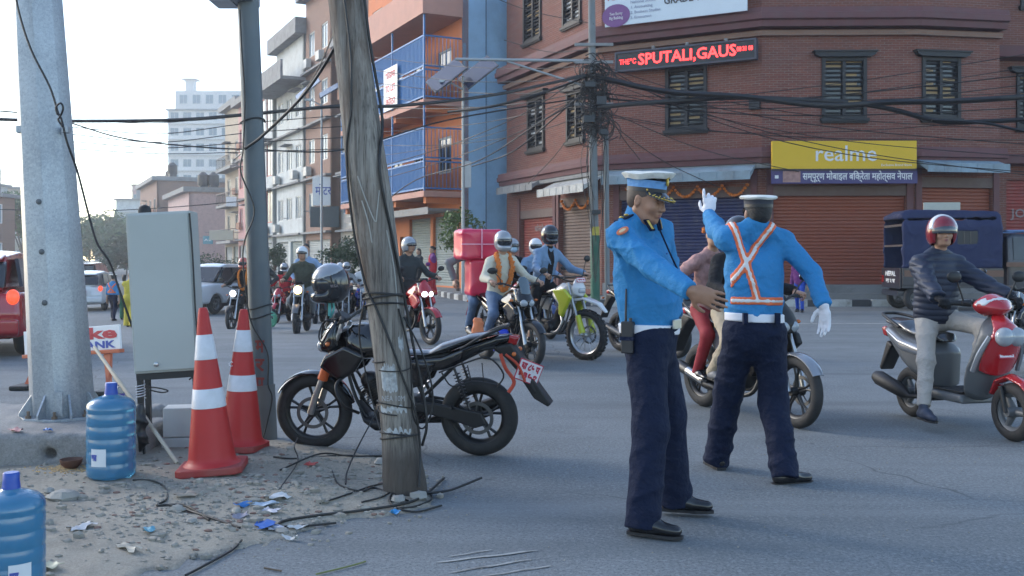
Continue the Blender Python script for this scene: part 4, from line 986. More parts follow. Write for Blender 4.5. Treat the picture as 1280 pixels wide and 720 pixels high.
# ================================================================== trees
leafm = {}
def leaf_mat(name, c): return M(name, c, 0.6, var=0.45, scale=1.3, spec=0.3)
bark = M('bark', (0.10, 0.075, 0.055), 0.9, var=0.3, scale=12, bump=0.5)
def tree(name, label, base, h, rad, trunk_h, col, n=1600, leaf=0.16, seed=0, group=None, lean=0.0, flat=0.8, cat='tree', gap=0.0):
 rg = random.Random(seed); t = thing(name, label, cat, base, 0, group); m = MB()
 top = Vector((lean, 0, trunk_h)); r0 = max(0.03, h*0.022)
 m.tube(spline([(0, 0, -0.1), (lean*0.3+rg.uniform(-.05, .05), 0, trunk_h*0.5), top, (lean*1.2, 0, h*0.8)], 4), [r0*(1-0.75*i/12) for i in range(13)], 8)
 cl = []
 for k in range(9):
  a = rg.uniform(0, 6.28); e = rg.uniform(0.0, 1.0); c = Vector((math.cos(a)*rad*rg.uniform(0.25, 0.8), math.sin(a)*rad*rg.uniform(0.25, 0.8), trunk_h+(h-trunk_h)*(0.15+0.75*e))); c.x += lean
  c.x = lean+(c.x-lean)*(1.1-0.5*e); c.y *= (1.1-0.5*e); cl.append((c, rad*rg.uniform(0.3, 0.55)))
  m.tube([top*rg.uniform(0.75, 1.0), (top+c)/2+Vector((0, 0, 0.05)), c], [r0*0.5, r0*0.35, r0*0.12], 5)
 m.build('trunk', bark, t, smooth=60)
 lv = np.zeros((n*4, 3), f32); q = 0
 vs = []; fs = []
 for i in range(n):
  c, s_ = rg.choice(cl); d = Vector((rg.gauss(0, 1), rg.gauss(0, 1), rg.gauss(0, 1))).normalized()*(rg.random()**0.4)*s_; d.z *= flat
  p = c+d; a = Vector((rg.gauss(0, 1), rg.gauss(0, 1), rg.gauss(0, 0.6))).normalized(); b = a.cross(Vector((rg.gauss(0, 1), rg.gauss(0, 1), rg.gauss(0, 1)))).normalized(); s2 = leaf*rg.uniform(0.5, 1.1)
  vs += [p-a*s2*0.5, p+b*s2*0.25, p+a*s2*0.5+Vector((0, 0, -s2*0.15)), p-b*s2*0.25]; fs.append((i*4, i*4+1, i*4+2, i*4+3))
 me = bpy.data.meshes.new('crown'); me.from_pydata([tuple(v) for v in vs], [], fs); me.materials.append(col); ob('crown', me, None, t); return t
g1, g2, g3 = leaf_mat('leaf_green', (0.06, 0.12, 0.04)), leaf_mat('leaf_light', (0.10, 0.15, 0.05)), leaf_mat('leaf_dark', (0.035, 0.07, 0.035))
def gp(px, py, Y): p = W(px, py, Y); return (p.x, Y, gz(p.x, Y))
tree('sapling', 'slim young street tree before the grey green shutters', gp(573, 0, 38.5), 3.6, 1.0, 1.7, g2, 1300, 0.2, 1)
tree('street_tree', 'dark bushy tree right of the projecting dark hoarding', gp(431, 0, 47), 2.75, 1.25, 0.9, g3, 2200, 0.2, 2)
tree('street_tree', 'small round tree beside the steel pole', gp(343, 0, 62), 2.9, 0.85, 1.3, g3, 1100, 0.22, 3)
tree('street_tree', 'low dark shrub at the foot of the pink building', gp(318, 0, 66), 1.7, 1.6, 0.3, g3, 1300, 0.25, 4)
tree('street_tree', 'hedge like shrub right of the control cabinet', gp(270, 0, 72), 2.0, 2.4, 0.2, g3, 1700, 0.25, 5)
for k, (px, Y, h, r, lab) in enumerate([(112, 150, 7.5, 6, 'broad hazy tree just right of the big steel pole'), (132, 170, 9, 6, 'taller hazy tree at the end of the street'), (158, 120, 4.0, 4.5, 'dark roadside tree behind the pedestrians'), (205, 200, 17, 8, 'hazy tree rising under the tower'),
          (178, 130, 4.5, 4, 'low tree left of the control cabinet top'), (28, 110, 9.5, 4, 'hazy tree left of the big steel pole'), (245, 150, 9, 5, 'hazy treetop between the far roofs')]):
 tree('far_tree', lab, gp(px, 0, Y), h, r, h*0.3, g1 if k != 2 else g3, 2400, 0.9, 20+k, 'trees down the far street')
# bare tangled bush behind the red car
t = thing('bare_bush', 'pale tangle of dry branches behind the red car', 'bush', gp(12, 0, 60)); rg = random.Random(8); m = MB()
for k in range(110):
 p = Vector((rg.uniform(-2.2, 1.3), rg.uniform(-1, 1), 0)); d = Vector((rg.uniform(-.5, .5), rg.uniform(-.4, .4), 1)); pts = [p]
 for i in range(4): pts.append(pts[-1]+d*rg.uniform(0.5, 0.9)); d = (d+Vector((rg.uniform(-.7, .7), rg.uniform(-.7, .7), rg.uniform(-.5, .1)))).normalized()
 m.tube(pts, [0.03, 0.025, 0.02, 0.015, 0.01], 4)
m.build('branches', M('dry_twig', (0.42, 0.38, 0.32), 0.9, var=0.3), t)
# ================================================================== people
def V3(*a): return Vector(a)
def nv(v): return Vector(v).normalized()
def ik(a, b, l1, l2, hint):
 """middle joint of a two-bone limb; returns (mid, end)"""
 a, b = Vector(a), Vector(b); d = b-a; L = d.length
 if L > (l1+l2)*0.998: b = a + d.normalized()*(l1+l2)*0.998; d = b-a; L = d.length
 d.normalize(); x = (l1*l1-l2*l2+L*L)/(2*L); h = math.sqrt(max(l1*l1-x*x, 0)); p = Vector(hint); p = p-d*p.dot(d)
 if p.length < 1e-5: p = Vector((0, 0, 1))
 return a+d*x+p.normalized()*h, b
skin_a = M('skin_brown', (0.30, 0.155, 0.095), 0.5, var=0.12, scale=20, bump=0.05, bscale=200)
skin_b = M('skin_tan', (0.36, 0.20, 0.13), 0.5, var=0.12, scale=20)
hair_m = M('black_hair', (0.012, 0.011, 0.011), 0.55, var=0.4, scale=90, bump=0.6, bscale=150)
eye_w = M('eye_white', (0.55, 0.52, 0.5), 0.25); eye_d = M('eye_dark', (0.02, 0.012, 0.01), 0.2); lip_m = M('lips', (0.24, 0.09, 0.075), 0.5)
def cloth(name, rgb, var=0.1, rough=0.85, scale=5): return M('cloth_'+name, rgb, rough, var=var, scale=scale, bump=0.9, bscale=20, spec=0.25)

def hand_prims(F_, w, d, n, curl, side, rf=0.0085, sp=1.0, thumb=1.0, k=0.006, pad=0.0, point=None):
 """palm plus five fingers; w wrist, d hand direction, n palm normal (towards the palm side), side = direction of the thumb"""
 d = nv(d); s = nv(Vector(side) - d*Vector(side).dot(d)); n = nv(Vector(n) - d*Vector(n).dot(d) - s*Vector(n).dot(s))
 F_.cap(w, w+d*0.05, 0.026+pad, 0.034+pad, k=0.015, flat=(n, 0.55))
 F_.cap(w+d*0.045-s*0.012, w+d*0.082-s*0.010, 0.034+pad, 0.036+pad, k=0.012, flat=(n, 0.42)); F_.cap(w+d*0.05+s*0.012, w+d*0.082+s*0.014, 0.028+pad, 0.028+pad, k=0.012, flat=(n, 0.45))
 lens = [(0.040, 0.026, 0.020), (0.045, 0.029, 0.021), (0.042, 0.027, 0.020), (0.033, 0.021, 0.018)]
 for i in range(4):
  off = (0.033 - 0.022*i)*sp; p = w+d*(0.094-0.004*abs(i-1))+s*off; a = 0.0; fd = (d+s*(0.10-0.07*i)*sp).normalized()
  c = curl[i] if isinstance(curl, (list, tuple)) else curl*(0.9+0.12*i)
  for j, L in enumerate(lens[i]):
   a += c*(0.6 if j == 0 else 0.9); q = p + (fd*math.cos(a) + n*math.sin(a))*L
   F_.cap(p, q, rf+pad-0.0005*j, rf+pad-0.0005*(j+1), k=k); p = q
 t0 = w+d*0.022+s*0.024; t1 = t0+(d*0.55+s*0.75*thumb+n*0.35).normalized()*0.042; t2 = t1+(d*0.85+s*0.35*thumb+n*0.35).normalized()*0.032; t3 = t2+(d*0.95+s*0.1*thumb+n*0.4).normalized()*0.026
 F_.cap(t0, t1, 0.015+pad, 0.0115+pad, k=0.012); F_.cap(t1, t2, 0.011+pad, 0.010+pad, k=0.005); F_.cap(t2, t3, 0.010+pad, 0.0085+pad, k=0.005)

def head_prims(F_, c, f, l, u, s=1.0, detail=True):
 fr = (f, l, u); P = lambda a, b, e: c + f*a*s + l*b*s + u*e*s
 F_.ell(P(-0.012, 0, 0.035), (0.098*s, 0.076*s, 0.085*s), 0.02, fr)          # cranium
 F_.ell(P(0.022, 0, -0.02), (0.072*s, 0.064*s, 0.085*s), 0.03, fr)            # face
 F_.cap(P(0.035, -0.022, -0.082), P(0.035, 0.022, -0.082), 0.028*s, k=0.03); F_.ell(P(0.072, 0, -0.088), (0.018*s, 0.020*s, 0.018*s), 0.02, fr)   # jaw, chin
 F_.cap(P(-0.01, -0.05, -0.05), P(0.045, -0.03, -0.085), 0.020*s, k=0.02); F_.cap(P(-0.01, 0.05, -0.05), P(0.045, 0.03, -0.085), 0.020*s, k=0.02)
 if detail:
  for b in (-1, 1):
   F_.cap(P(0.081, b*0.012, 0.026), P(0.070, b*0.048, 0.024), 0.009*s, 0.007*s, k=0.012)            # brow
   F_.ell(P(0.092, b*0.031, 0.006), (0.016*s, 0.017*s, 0.011*s), 0.012, fr, sub=True)                # socket
   F_.ell(P(0.070, b*0.032, 0.005), (0.0135*s, 0.015*s, 0.0125*s), 0.004, fr)                        # lid
   F_.ell(P(0.068, b*0.044, -0.026), (0.014*s, 0.016*s, 0.014*s), 0.035, fr)                          # cheek
   F_.ell(P(-0.008, b*0.076, -0.006), (0.017*s, 0.008*s, 0.031*s), 0.006, fr)                        # ear
   F_.ell(P(-0.004, b*0.084, -0.004), (0.009*s, 0.006*s, 0.017*s), 0.004, fr, sub=True)
   F_.ell(P(0.100, b*0.012, -0.030), (0.010*s, 0.008*s, 0.008*s), 0.006, fr)                         # nostril wing
  F_.cap(P(0.084, 0, 0.016), P(0.108, 0, -0.024), 0.0085*s, 0.0115*s, k=0.010)                          # nose
  F_.cap(P(0.086, -0.016, -0.052), P(0.086, 0.016, -0.052), 0.0085*s, k=0.010); F_.cap(P(0.084, -0.013, -0.062), P(0.084, 0.013, -0.062), 0.0085*s, k=0.010)
  F_.cap(P(0.100, -0.020, -0.0565), P(0.100, 0.020, -0.0565), 0.0028*s, k=0.002, sub=True)
 else:
  F_.cap(P(0.078, 0, 0.01), P(0.102, 0, -0.026), 0.009*s, 0.013*s, k=0.012); F_.cap(P(0.082, -0.015, -0.056), P(0.082, 0.015, -0.056), 0.010*s, k=0.012)
  for b in (-1, 1): F_.ell(P(0.088, b*0.031, 0.006), (0.014*s, 0.016*s, 0.010*s), 0.012, fr, sub=True); F_.ell(P(-0.008, b*0.076, -0.006), (0.018*s, 0.011*s, 0.031*s), 0.006, fr)

def human(label, loc, rz, p, o, res=0.014, group=None, name='person', hires=None):
 """p: pose (pelvis, chest, head, directions, wrists, ankles); o: outfit"""
 t = thing(name, label, 'person', loc, rz, group); s = p.get('s', 1.0)
 pel, ch, hd = Vector(p['pel']), Vector(p['ch']), Vector(p['hd']); u = nv(ch-pel); f = nv(Vector(p['tf']) - u*Vector(p['tf']).dot(u)); l = u.cross(f)
 pf = nv(p.get('pf', p['tf'])); pl = nv(Vector((0, 0, 1)).cross(pf))
 hf = nv(p['hf']); hl = nv(Vector(p.get('hup', (0, 0, 1))).cross(hf)); hu = hf.cross(hl)
 sw = p.get('sw', 0.178)*s; sh = [ch + l*sw - u*0.045*s, ch - l*sw - u*0.045*s]; sh = [sh[i] + Vector(p.get('sho', ((0,0,0),(0,0,0)))[i]) for i in (0, 1)]
 hp = [pel + pl*0.085*s - UP*0.01, pel - pl*0.085*s - UP*0.01]
 el, wr = [None]*2, [None]*2
 for i in (0, 1): el[i], wr[i] = ik(sh[i], p['wr'][i], 0.295*s*p.get('al', 1), 0.265*s*p.get('al', 1), p['eh'][i])
 kn, an = [None]*2, [None]*2
 for i in (0, 1): kn[i], an[i] = ik(hp[i], p['an'][i], 0.435*s, 0.43*s, p['kh'][i])
 td = [nv(v) for v in p['td']]
 allp = [pel, ch, hd] + el + wr + kn + an + [an[i]+td[i]*0.2 for i in (0, 1)] + [wr[i] + nv(p['hdir'][i])*0.2 for i in (0, 1)]
 lo = [min(q[k] for q in allp)-0.26 for k in range(3)]; hi = [max(q[k] for q in allp)+0.26 for k in range(3)]
 b_ = o.get('belly', 0.0); fem = o.get('slim', 0.0); L = ('wr', 'hdir', 'hn', 'hs', 'curl')
 def torso(F_, g, k=0.06, clipz=None):
  cc = dict(clip=clipz) if clipz else {}
  F_.cap(pel+u*0.335*s, pel+u*0.05*s, (0.166-fem+g)*s, (0.150-fem*0.7+g)*s, k=k, flat=(f, 0.73)); F_.ell(pel+u*0.17*s+f*(0.004+b_*0.8), ((0.106+g+b_)*s, (0.142-fem+g+b_*0.5)*s, (0.17+g)*s), k, (f, l, u))
  F_.ell(pel+UP*0.0, ((0.118+g)*s, (0.160+g)*s, (0.135+g)*s), k, (pf, pl, UP))
  for i in (0, 1): F_.cap(ch+(l if i == 0 else -l)*0.105*s-u*0.13*s, pel+u*0.16*s+(l if i == 0 else -l)*0.075*s, (0.066+g-fem*0.5)*s, (0.066+g)*s, k=k)
  for i in (0, 1): F_.cap(ch+u*0.045*s-f*0.012, sh[i]-(l if i == 0 else -l)*0.006, (0.048+g)*s, (0.054+g)*s, k=0.045)
  return F_
 # ---- one continuous body
 g = 0.0; rb = hires or res; Bd = Field(lo, hi, rb)
 torso(Bd, -0.022); Bd.cap(ch-u*0.02, hd-hu*0.05*s-hf*0.015*s, 0.060*s, 0.054*s, k=0.03); head_prims(Bd, hd, hf, hl, hu, s, o.get('face', False))
 for i in (0, 1):
  Bd.cap(sh[i], el[i], 0.042*s, 0.036*s, k=0.02); Bd.cap(el[i], wr[i], 0.036*s, 0.026*s, k=0.01)
  if not o.get('gloves'): hand_prims(Bd, wr[i], Vector(p['hdir'][i]), p['hn'][i], p['curl'][i], p['hs'][i], rf=max(0.0085, rb*0.62))
  Bd.cap(hp[i], kn[i], 0.070*s, 0.050*s, k=0.02); Bd.cap(kn[i], an[i], 0.050*s, 0.032*s, k=0.01, ); Bd.cap(an[i]-UP*0.02, an[i]+td[i]*0.10-UP*0.045, 0.028*s, 0.02*s, k=0.005)
 Bd.build('body', o.get('skin', skin_b), t)
 if o.get('face'):
  P = lambda a, b, e: hd + hf*a*s + hl*b*s + hu*e*s
  for b in (-1, 1):
   m = MB(); m.ball(P(0.0725, b*0.032, 0.003), 0.0115*s, 10); e = m.build('eye', eye_w, t, smooth=60); m = MB(); m.ball(P(0.0805, b*0.0335, 0.001), 0.0052*s, 8); m.build('iris', eye_d, e, smooth=60)
   m = MB(); m.tube([P(0.089, b*0.014, 0.028), P(0.088, b*0.032, 0.034), P(0.074, b*0.052, 0.028)], [0.0035, 0.0045, 0.002], 6); m.build('eyebrow', hair_m, t, smooth=60)
  m = MB(); m.tube([P(0.080, -0.024, -0.0615), P(0.0935, -0.010, -0.0545), P(0.0945, 0.0, -0.0555), P(0.0935, 0.010, -0.0545), P(0.080, 0.024, -0.0615)], [0.002, 0.0048, 0.005, 0.0048, 0.002], 6)
  m.tube([P(0.080, -0.022, -0.060), P(0.0915, -0.009, -0.0645), P(0.0925, 0.0, -0.0655), P(0.0915, 0.009, -0.0645), P(0.080, 0.022, -0.060)], [0.002, 0.005, 0.0058, 0.005, 0.002], 6); m.build('lips', lip_m, t, smooth=60)
 # ---- shirt or jacket
 tm, tk = o['top'], o.get('thick', 0.008); T_ = Field(lo, hi, res); hem = o.get('hem', -0.02); torso(T_, tk); lng = o.get('sleeve', 'long')
 for i in (0, 1):
  ax = nv(el[i]-sh[i]); fa = nv(wr[i]-el[i])
  if lng == 'long':
   T_.cap(sh[i], el[i], (0.058+tk)*s, (0.047+tk)*s, k=0.04); T_.cap(el[i], wr[i], (0.047+tk)*s, (0.034+tk*1.2)*s, k=0.025, clip=(wr[i]+fa*0.005, fa))
  else:
   T_.cap(sh[i], sh[i]+ax*0.24, (0.060+tk)*s, (0.060+tk)*s, k=0.04, clip=(sh[i]+ax*0.2, ax))
 if o.get('collar', True): T_.cap(ch-u*0.02, ch+u*0.085+f*0.004, 0.075*s, 0.066*s, k=0.012, clip=(ch+u*(0.075)-f*0.0, nv(u+f*0.35)))
 for i in range(o.get('puff', 0)):                    # quilted jacket: stitched rings
  pass
 T_.wrinkle(o.get('wr', 0.007), o.get('wf', 40), seed=len(label) % 17)
 if o.get('puff'):
  def pf_(D, X, Y, Z):
   hgt = (X-pel.x)*u.x + (Y-pel.y)*u.y + (Z-pel.z)*u.z; w = np.abs(np.sin(hgt*math.pi/0.052))
   return D + np.where(np.abs(D) < 0.08, 0.007*(1-w)**2*1.6 - 0.003, 0)
  T_.mod(pf_)
 Dsh = T_.D.copy() if o.get('keep') else None
 T_.cut(pel+UP*hem, (0, 0, -1)) if hem > -0.5 else None
 T_.build('shirt' if o.get('topname') is None else o['topname'], tm, t)
 # ---- trousers
 pk = o.get('pk', 0.008); Q = Field([lo[0], lo[1], lo[2]], [hi[0], hi[1], pel.z+0.28], res); wide = o.get('wide', 0.0)
 Q.ell(pel, ((0.120+pk)*s, (0.162+pk)*s, (0.16+pk)*s), 0.05, (pf, pl, UP)); 
 if b_: Q.ell(pel+UP*0.08+pf*b_*0.4, ((0.112+b_)*s, 0.155*s, 0.12), 0.05, (pf, pl, UP))
 for i in (0, 1):
  sa = nv(an[i]-kn[i]); Q.cap(hp[i]-UP*0.02, kn[i], (0.088+pk)*s, (0.060+pk+wide*0.5)*s, k=0.05)
  end = an[i] if o.get('pants', 'long') == 'long' else kn[i]+sa*0.02
  Q.cap(kn[i], end+sa*0.05, (0.060+pk+wide*0.5)*s, (0.047+pk+wide)*s, k=0.04, clip=(end+sa*o.get('cuff', 0.05), sa))
  if wide: Q.cap(end-sa*0.05-td[i]*0.01, end-sa*0.02+td[i]*0.03, (0.052+wide)*s, k=0.02)
 Q.wrinkle(o.get('wr', 0.004)*0.9, 34, seed=len(label) % 13 + 3); Q.cut(pel+UP*o.get('waist', 0.12), (0, 0, 1)); Q.build('skirt' if o.get('skirt') else 'trousers', o['bottom'], t)
 # ---- shoes
 for i in (0, 1):
  n_ = Vector((0, 0, 1)) if abs(td[i].z) < 0.3 else nv(Vector((0, 0, 1)) - td[i]*td[i].z); sd_ = n_.cross(td[i]); A = an[i]-n_*0.045*s; r2 = min(res, 0.011)
  lo2 = [min(A[k], (A+td[i]*0.2)[k])-0.13 for k in range(3)]; hi2 = [max(A[k], (A+td[i]*0.2)[k])+0.13 for k in range(3)]; S_ = Field(lo2, hi2, r2)
  S_.cap(A-td[i]*0.035, A+td[i]*0.05+n_*0.01, 0.043*s, 0.045*s, k=0.02); S_.cap(A+td[i]*0.05-n_*0.002, A+td[i]*0.165*s-n_*0.012, 0.045*s, 0.033*s, k=0.03, flat=(n_, 0.8)); S_.cap(A-td[i]*0.01, an[i]+n_*0.02, 0.043*s, 0.041*s, k=0.02)
  S_.cut(A-n_*0.034*s, -n_); sh_ = S_.build('shoe', o['shoe'], t)
  m = MB(); pts = [(-0.080, 0.0), (-0.072, 0.03), (-0.02, 0.036), (0.05, 0.034), (0.11, 0.044), (0.17, 0.036), (0.203, 0.012), (0.203, -0.012), (0.17, -0.036), (0.11, -0.044), (0.05, -0.034), (-0.02, -0.036), (-0.072, -0.03)]
  Ms = Matrix((td[i], sd_, n_)).transposed().to_4x4(); Ms.translation = A-n_*0.034*s; m.prism([(a*s, b*s) for a, b in pts], -0.014, 0.002, axis='z', M4=Ms); m.build('sole', o.get('sole', blk), sh_)
 # ---- hair
 if o.get('hair'):
  H = Field([hd[k]-0.28 for k in range(3)], [hd[k]+0.26 for k in range(3)], min(res, 0.011)); P = lambda a, b, e: hd + hf*a*s + hl*b*s + hu*e*s; fr = (hf, hl, hu)
  H.ell(P(-0.014, 0, 0.038), (0.1005*s, 0.0790*s, 0.0865*s), 0.01, fr); H.ell(P(-0.040, 0, 0.004), (0.064*s, 0.071*s, 0.072*s), 0.015, fr)
  if o['hair'] == 'long': H.ell(P(-0.07, 0, -0.06), (0.05*s, 0.075*s, 0.11*s), 0.03, fr)
  if o['hair'] == 'bun': H.ell(P(-0.115, 0, 0.02), (0.045*s, 0.05*s, 0.045*s), 0.015, fr)
  H.ell(P(0.085, 0, -0.02), (0.085*s, 0.085*s, 0.085*s), 0.01, fr, sub=True); H.ell(P(-0.004, 0, -0.02), (0.026*s, 0.1*s, 0.045*s), 0.008, fr, sub=True); H.cut(P(0, 0, -0.062 if o['hair'] != 'long' else -0.2), -hu); H.wrinkle(0.0015, 90, 2); H.build('hair', o.get('hairm', hair_m), t)
 for i in (0, 1):
  if o.get('gloves'):
   gl = Field([min(wr[i][k], (wr[i]+nv(p['hdir'][i])*0.2)[k])-0.12 for k in range(3)], [max(wr[i][k], (wr[i]+nv(p['hdir'][i])*0.2)[k])+0.12 for k in range(3)], min(res, 0.0075 if hires else 0.011))
   fa = nv(wr[i]-el[i]); hand_prims(gl, wr[i], Vector(p['hdir'][i]), p['hn'][i], p['curl'][i], p['hs'][i], rf=0.0095 if hires else 0.0105, pad=0.0015); gl.cap(wr[i]-fa*0.05, wr[i], 0.036, 0.031, k=0.012); gl.build('glove', o['gloves'], t)
 J = dict(t=t, pel=pel, ch=ch, hd=hd, f=f, l=l, u=u, hf=hf, hl=hl, hu=hu, sh=sh, el=el, wr=wr, kn=kn, an=an, s=s, torso=torso, lo=lo, hi=hi, tk=tk, D=Dsh, res=res, pf=pf, pl=pl, hp=hp)
 return J

def band(J, name, mat, g, slabs, res=0.010, clips=(), parent=None):
 """bands lying on the torso surface: slabs = [(point, normal, halfwidth)]"""
 B = Field(J['lo'], J['hi'], res); J['torso'](B, J['tk']+g)
 if J.get('arms'): pass
 if J.get('D') is not None: B = Field(J['lo'], J['hi'], J['res']); base_ = J['D']-g; innerD = J['D']+0.010
 else:
  base_ = B.D.copy(); inner = Field(J['lo'], J['hi'], res); J['torso'](inner, J['tk']-0.012); innerD = inner.D
 X = B.ax[0][:, None, None]; Y = B.ax[1][None, :, None]; Z = B.ax[2][None, None, :]; u_ = None
 for sl in slabs:
  q, n, hw = sl[:3]; n = nv(n); d = np.abs((X-q[0])*n[0]+(Y-q[1])*n[1]+(Z-q[2])*n[2])-hw
  for c0, cd in (sl[3] if len(sl) > 3 else ()): cd = nv(cd); d = np.maximum(d, (X-c0[0])*cd[0]+(Y-c0[1])*cd[1]+(Z-c0[2])*cd[2])
  u_ = d if u_ is None else np.minimum(u_, d)
 B.D = np.maximum(np.maximum(base_, -innerD), u_).astype(f32)
 for c0, cd in clips: B.cut(c0, cd)
 return B.build(name, mat, parent or J['t'])

def helmet(J, shell, visor=None, full=True, stripe=None, s=1.0):
 hd, f, l, u, t = J['hd'], J['hf'], J['hl'], J['hu'], J['t']; s = J['s']*s; fr = (f, l, u); P = lambda a, b, e: hd + f*a*s + l*b*s + u*e*s
 H = Field([hd[k]-0.24 for k in range(3)], [hd[k]+0.26 for k in range(3)], 0.010)
 H.ell(P(-0.012, 0, 0.035), (0.140*s, 0.124*s, 0.128*s), 0.02, fr); H.ell(P(-0.02, 0, -0.035), (0.122*s, 0.116*s, 0.105*s), 0.04, fr)
 if full: H.ell(P(0.035, 0, -0.075), (0.112*s, 0.098*s, 0.062*s), 0.03, fr)
 H.box(P(0.145, 0, -0.005 if full else -0.062), (0.085*s, 0.12*s, 0.043*s if full else 0.085*s), 0.03, 0.01, True, fr)
 H.ell(P(-0.01, 0, -0.05), (0.10*s, 0.092*s, 0.12*s), 0.01, fr, sub=True) if not full else None
 H.cut(P(0, 0, -0.128), -u)
 h = H.build('helmet', shell, t)
 if stripe:
  B = Field([hd[k]-0.24 for k in range(3)], [hd[k]+0.26 for k in range(3)], 0.010); B.ell(P(-0.012, 0, 0.035), (0.1425*s, 0.1265*s, 0.1305*s), 0.01, fr)
  c = P(0, 0, 0.06); B.mod(lambda D, X, Y, Z: np.maximum(D, np.abs((X-c.x)*l.x+(Y-c.y)*l.y+(Z-c.z)*l.z) - 0.035)); B.cut(P(0, 0, 0.06), -u); B.build('helmet_stripe', stripe, h)
 V_ = Field([hd[k]-0.24 for k in range(3)], [hd[k]+0.26 for k in range(3)], 0.010); V_.ell(P(-0.006, 0, 0.02), (0.139*s, 0.122*s, 0.125*s), 0.01, fr); V_.box(P(0.13, 0, 0.0 if full else 0.035), (0.075*s, 0.115*s, 0.047*s if full else 0.03*s), 0.01, 0.01, False, fr) if False else None
 c = P(0, 0, 0.0 if full else 0.03); hw = 0.05*s if full else 0.034*s
 V_.mod(lambda D, X, Y, Z: np.maximum(np.maximum(D, np.abs((X-c.x)*u.x+(Y-c.y)*u.y+(Z-c.z)*u.z) - hw), -((X-c.x)*f.x+(Y-c.y)*f.y+(Z-c.z)*f.z-0.045*s)))
 V_.build('visor', visor or visor_m, h)
 return h
visor_m = M('visor_dark', (0.02, 0.022, 0.028), 0.08, var=0.1, spec=0.8)
h_black = M('helmet_black', (0.02, 0.02, 0.023), 0.18, var=0.1, coat=0.6); h_white = M('helmet_white', (0.55, 0.56, 0.58), 0.22, var=0.05, coat=0.5); h_red = M('helmet_red', (0.17, 0.012, 0.02), 0.18, var=0.1, coat=0.6)
h_silver = M('helmet_silver', (0.30, 0.31, 0.33), 0.25, metal=0.3, var=0.1, coat=0.4); h_blue = M('helmet_blue', (0.06, 0.14, 0.25), 0.2, var=0.15, coat=0.5); h_orange = M('helmet_orange', (0.42, 0.08, 0.05), 0.25, var=0.1, coat=0.4)

sky_blue = cloth('uniform_blue', (0.028, 0.185, 0.40), 0.10, 0.75); navy = cloth('uniform_navy', (0.004, 0.009, 0.030), 0.15, 0.8)
blackshoe = M('black_leather', (0.012, 0.012, 0.014), 0.25, var=0.2, scale=20, coat=0.2); glove_w = cloth('white_glove', (0.68, 0.68, 0.72), 0.04); belt_w = M('white_belt', (0.66, 0.66, 0.70), 0.5, var=0.05)
gold = M('gold_braid', (0.55, 0.38, 0.08), 0.4, metal=0.3, var=0.4, scale=60, bump=0.5, bscale=90); capwhite = cloth('cap_white', (0.68, 0.67, 0.62), 0.06); capblue = cloth('cap_band_blue', (0.14, 0.30, 0.55), 0.05)

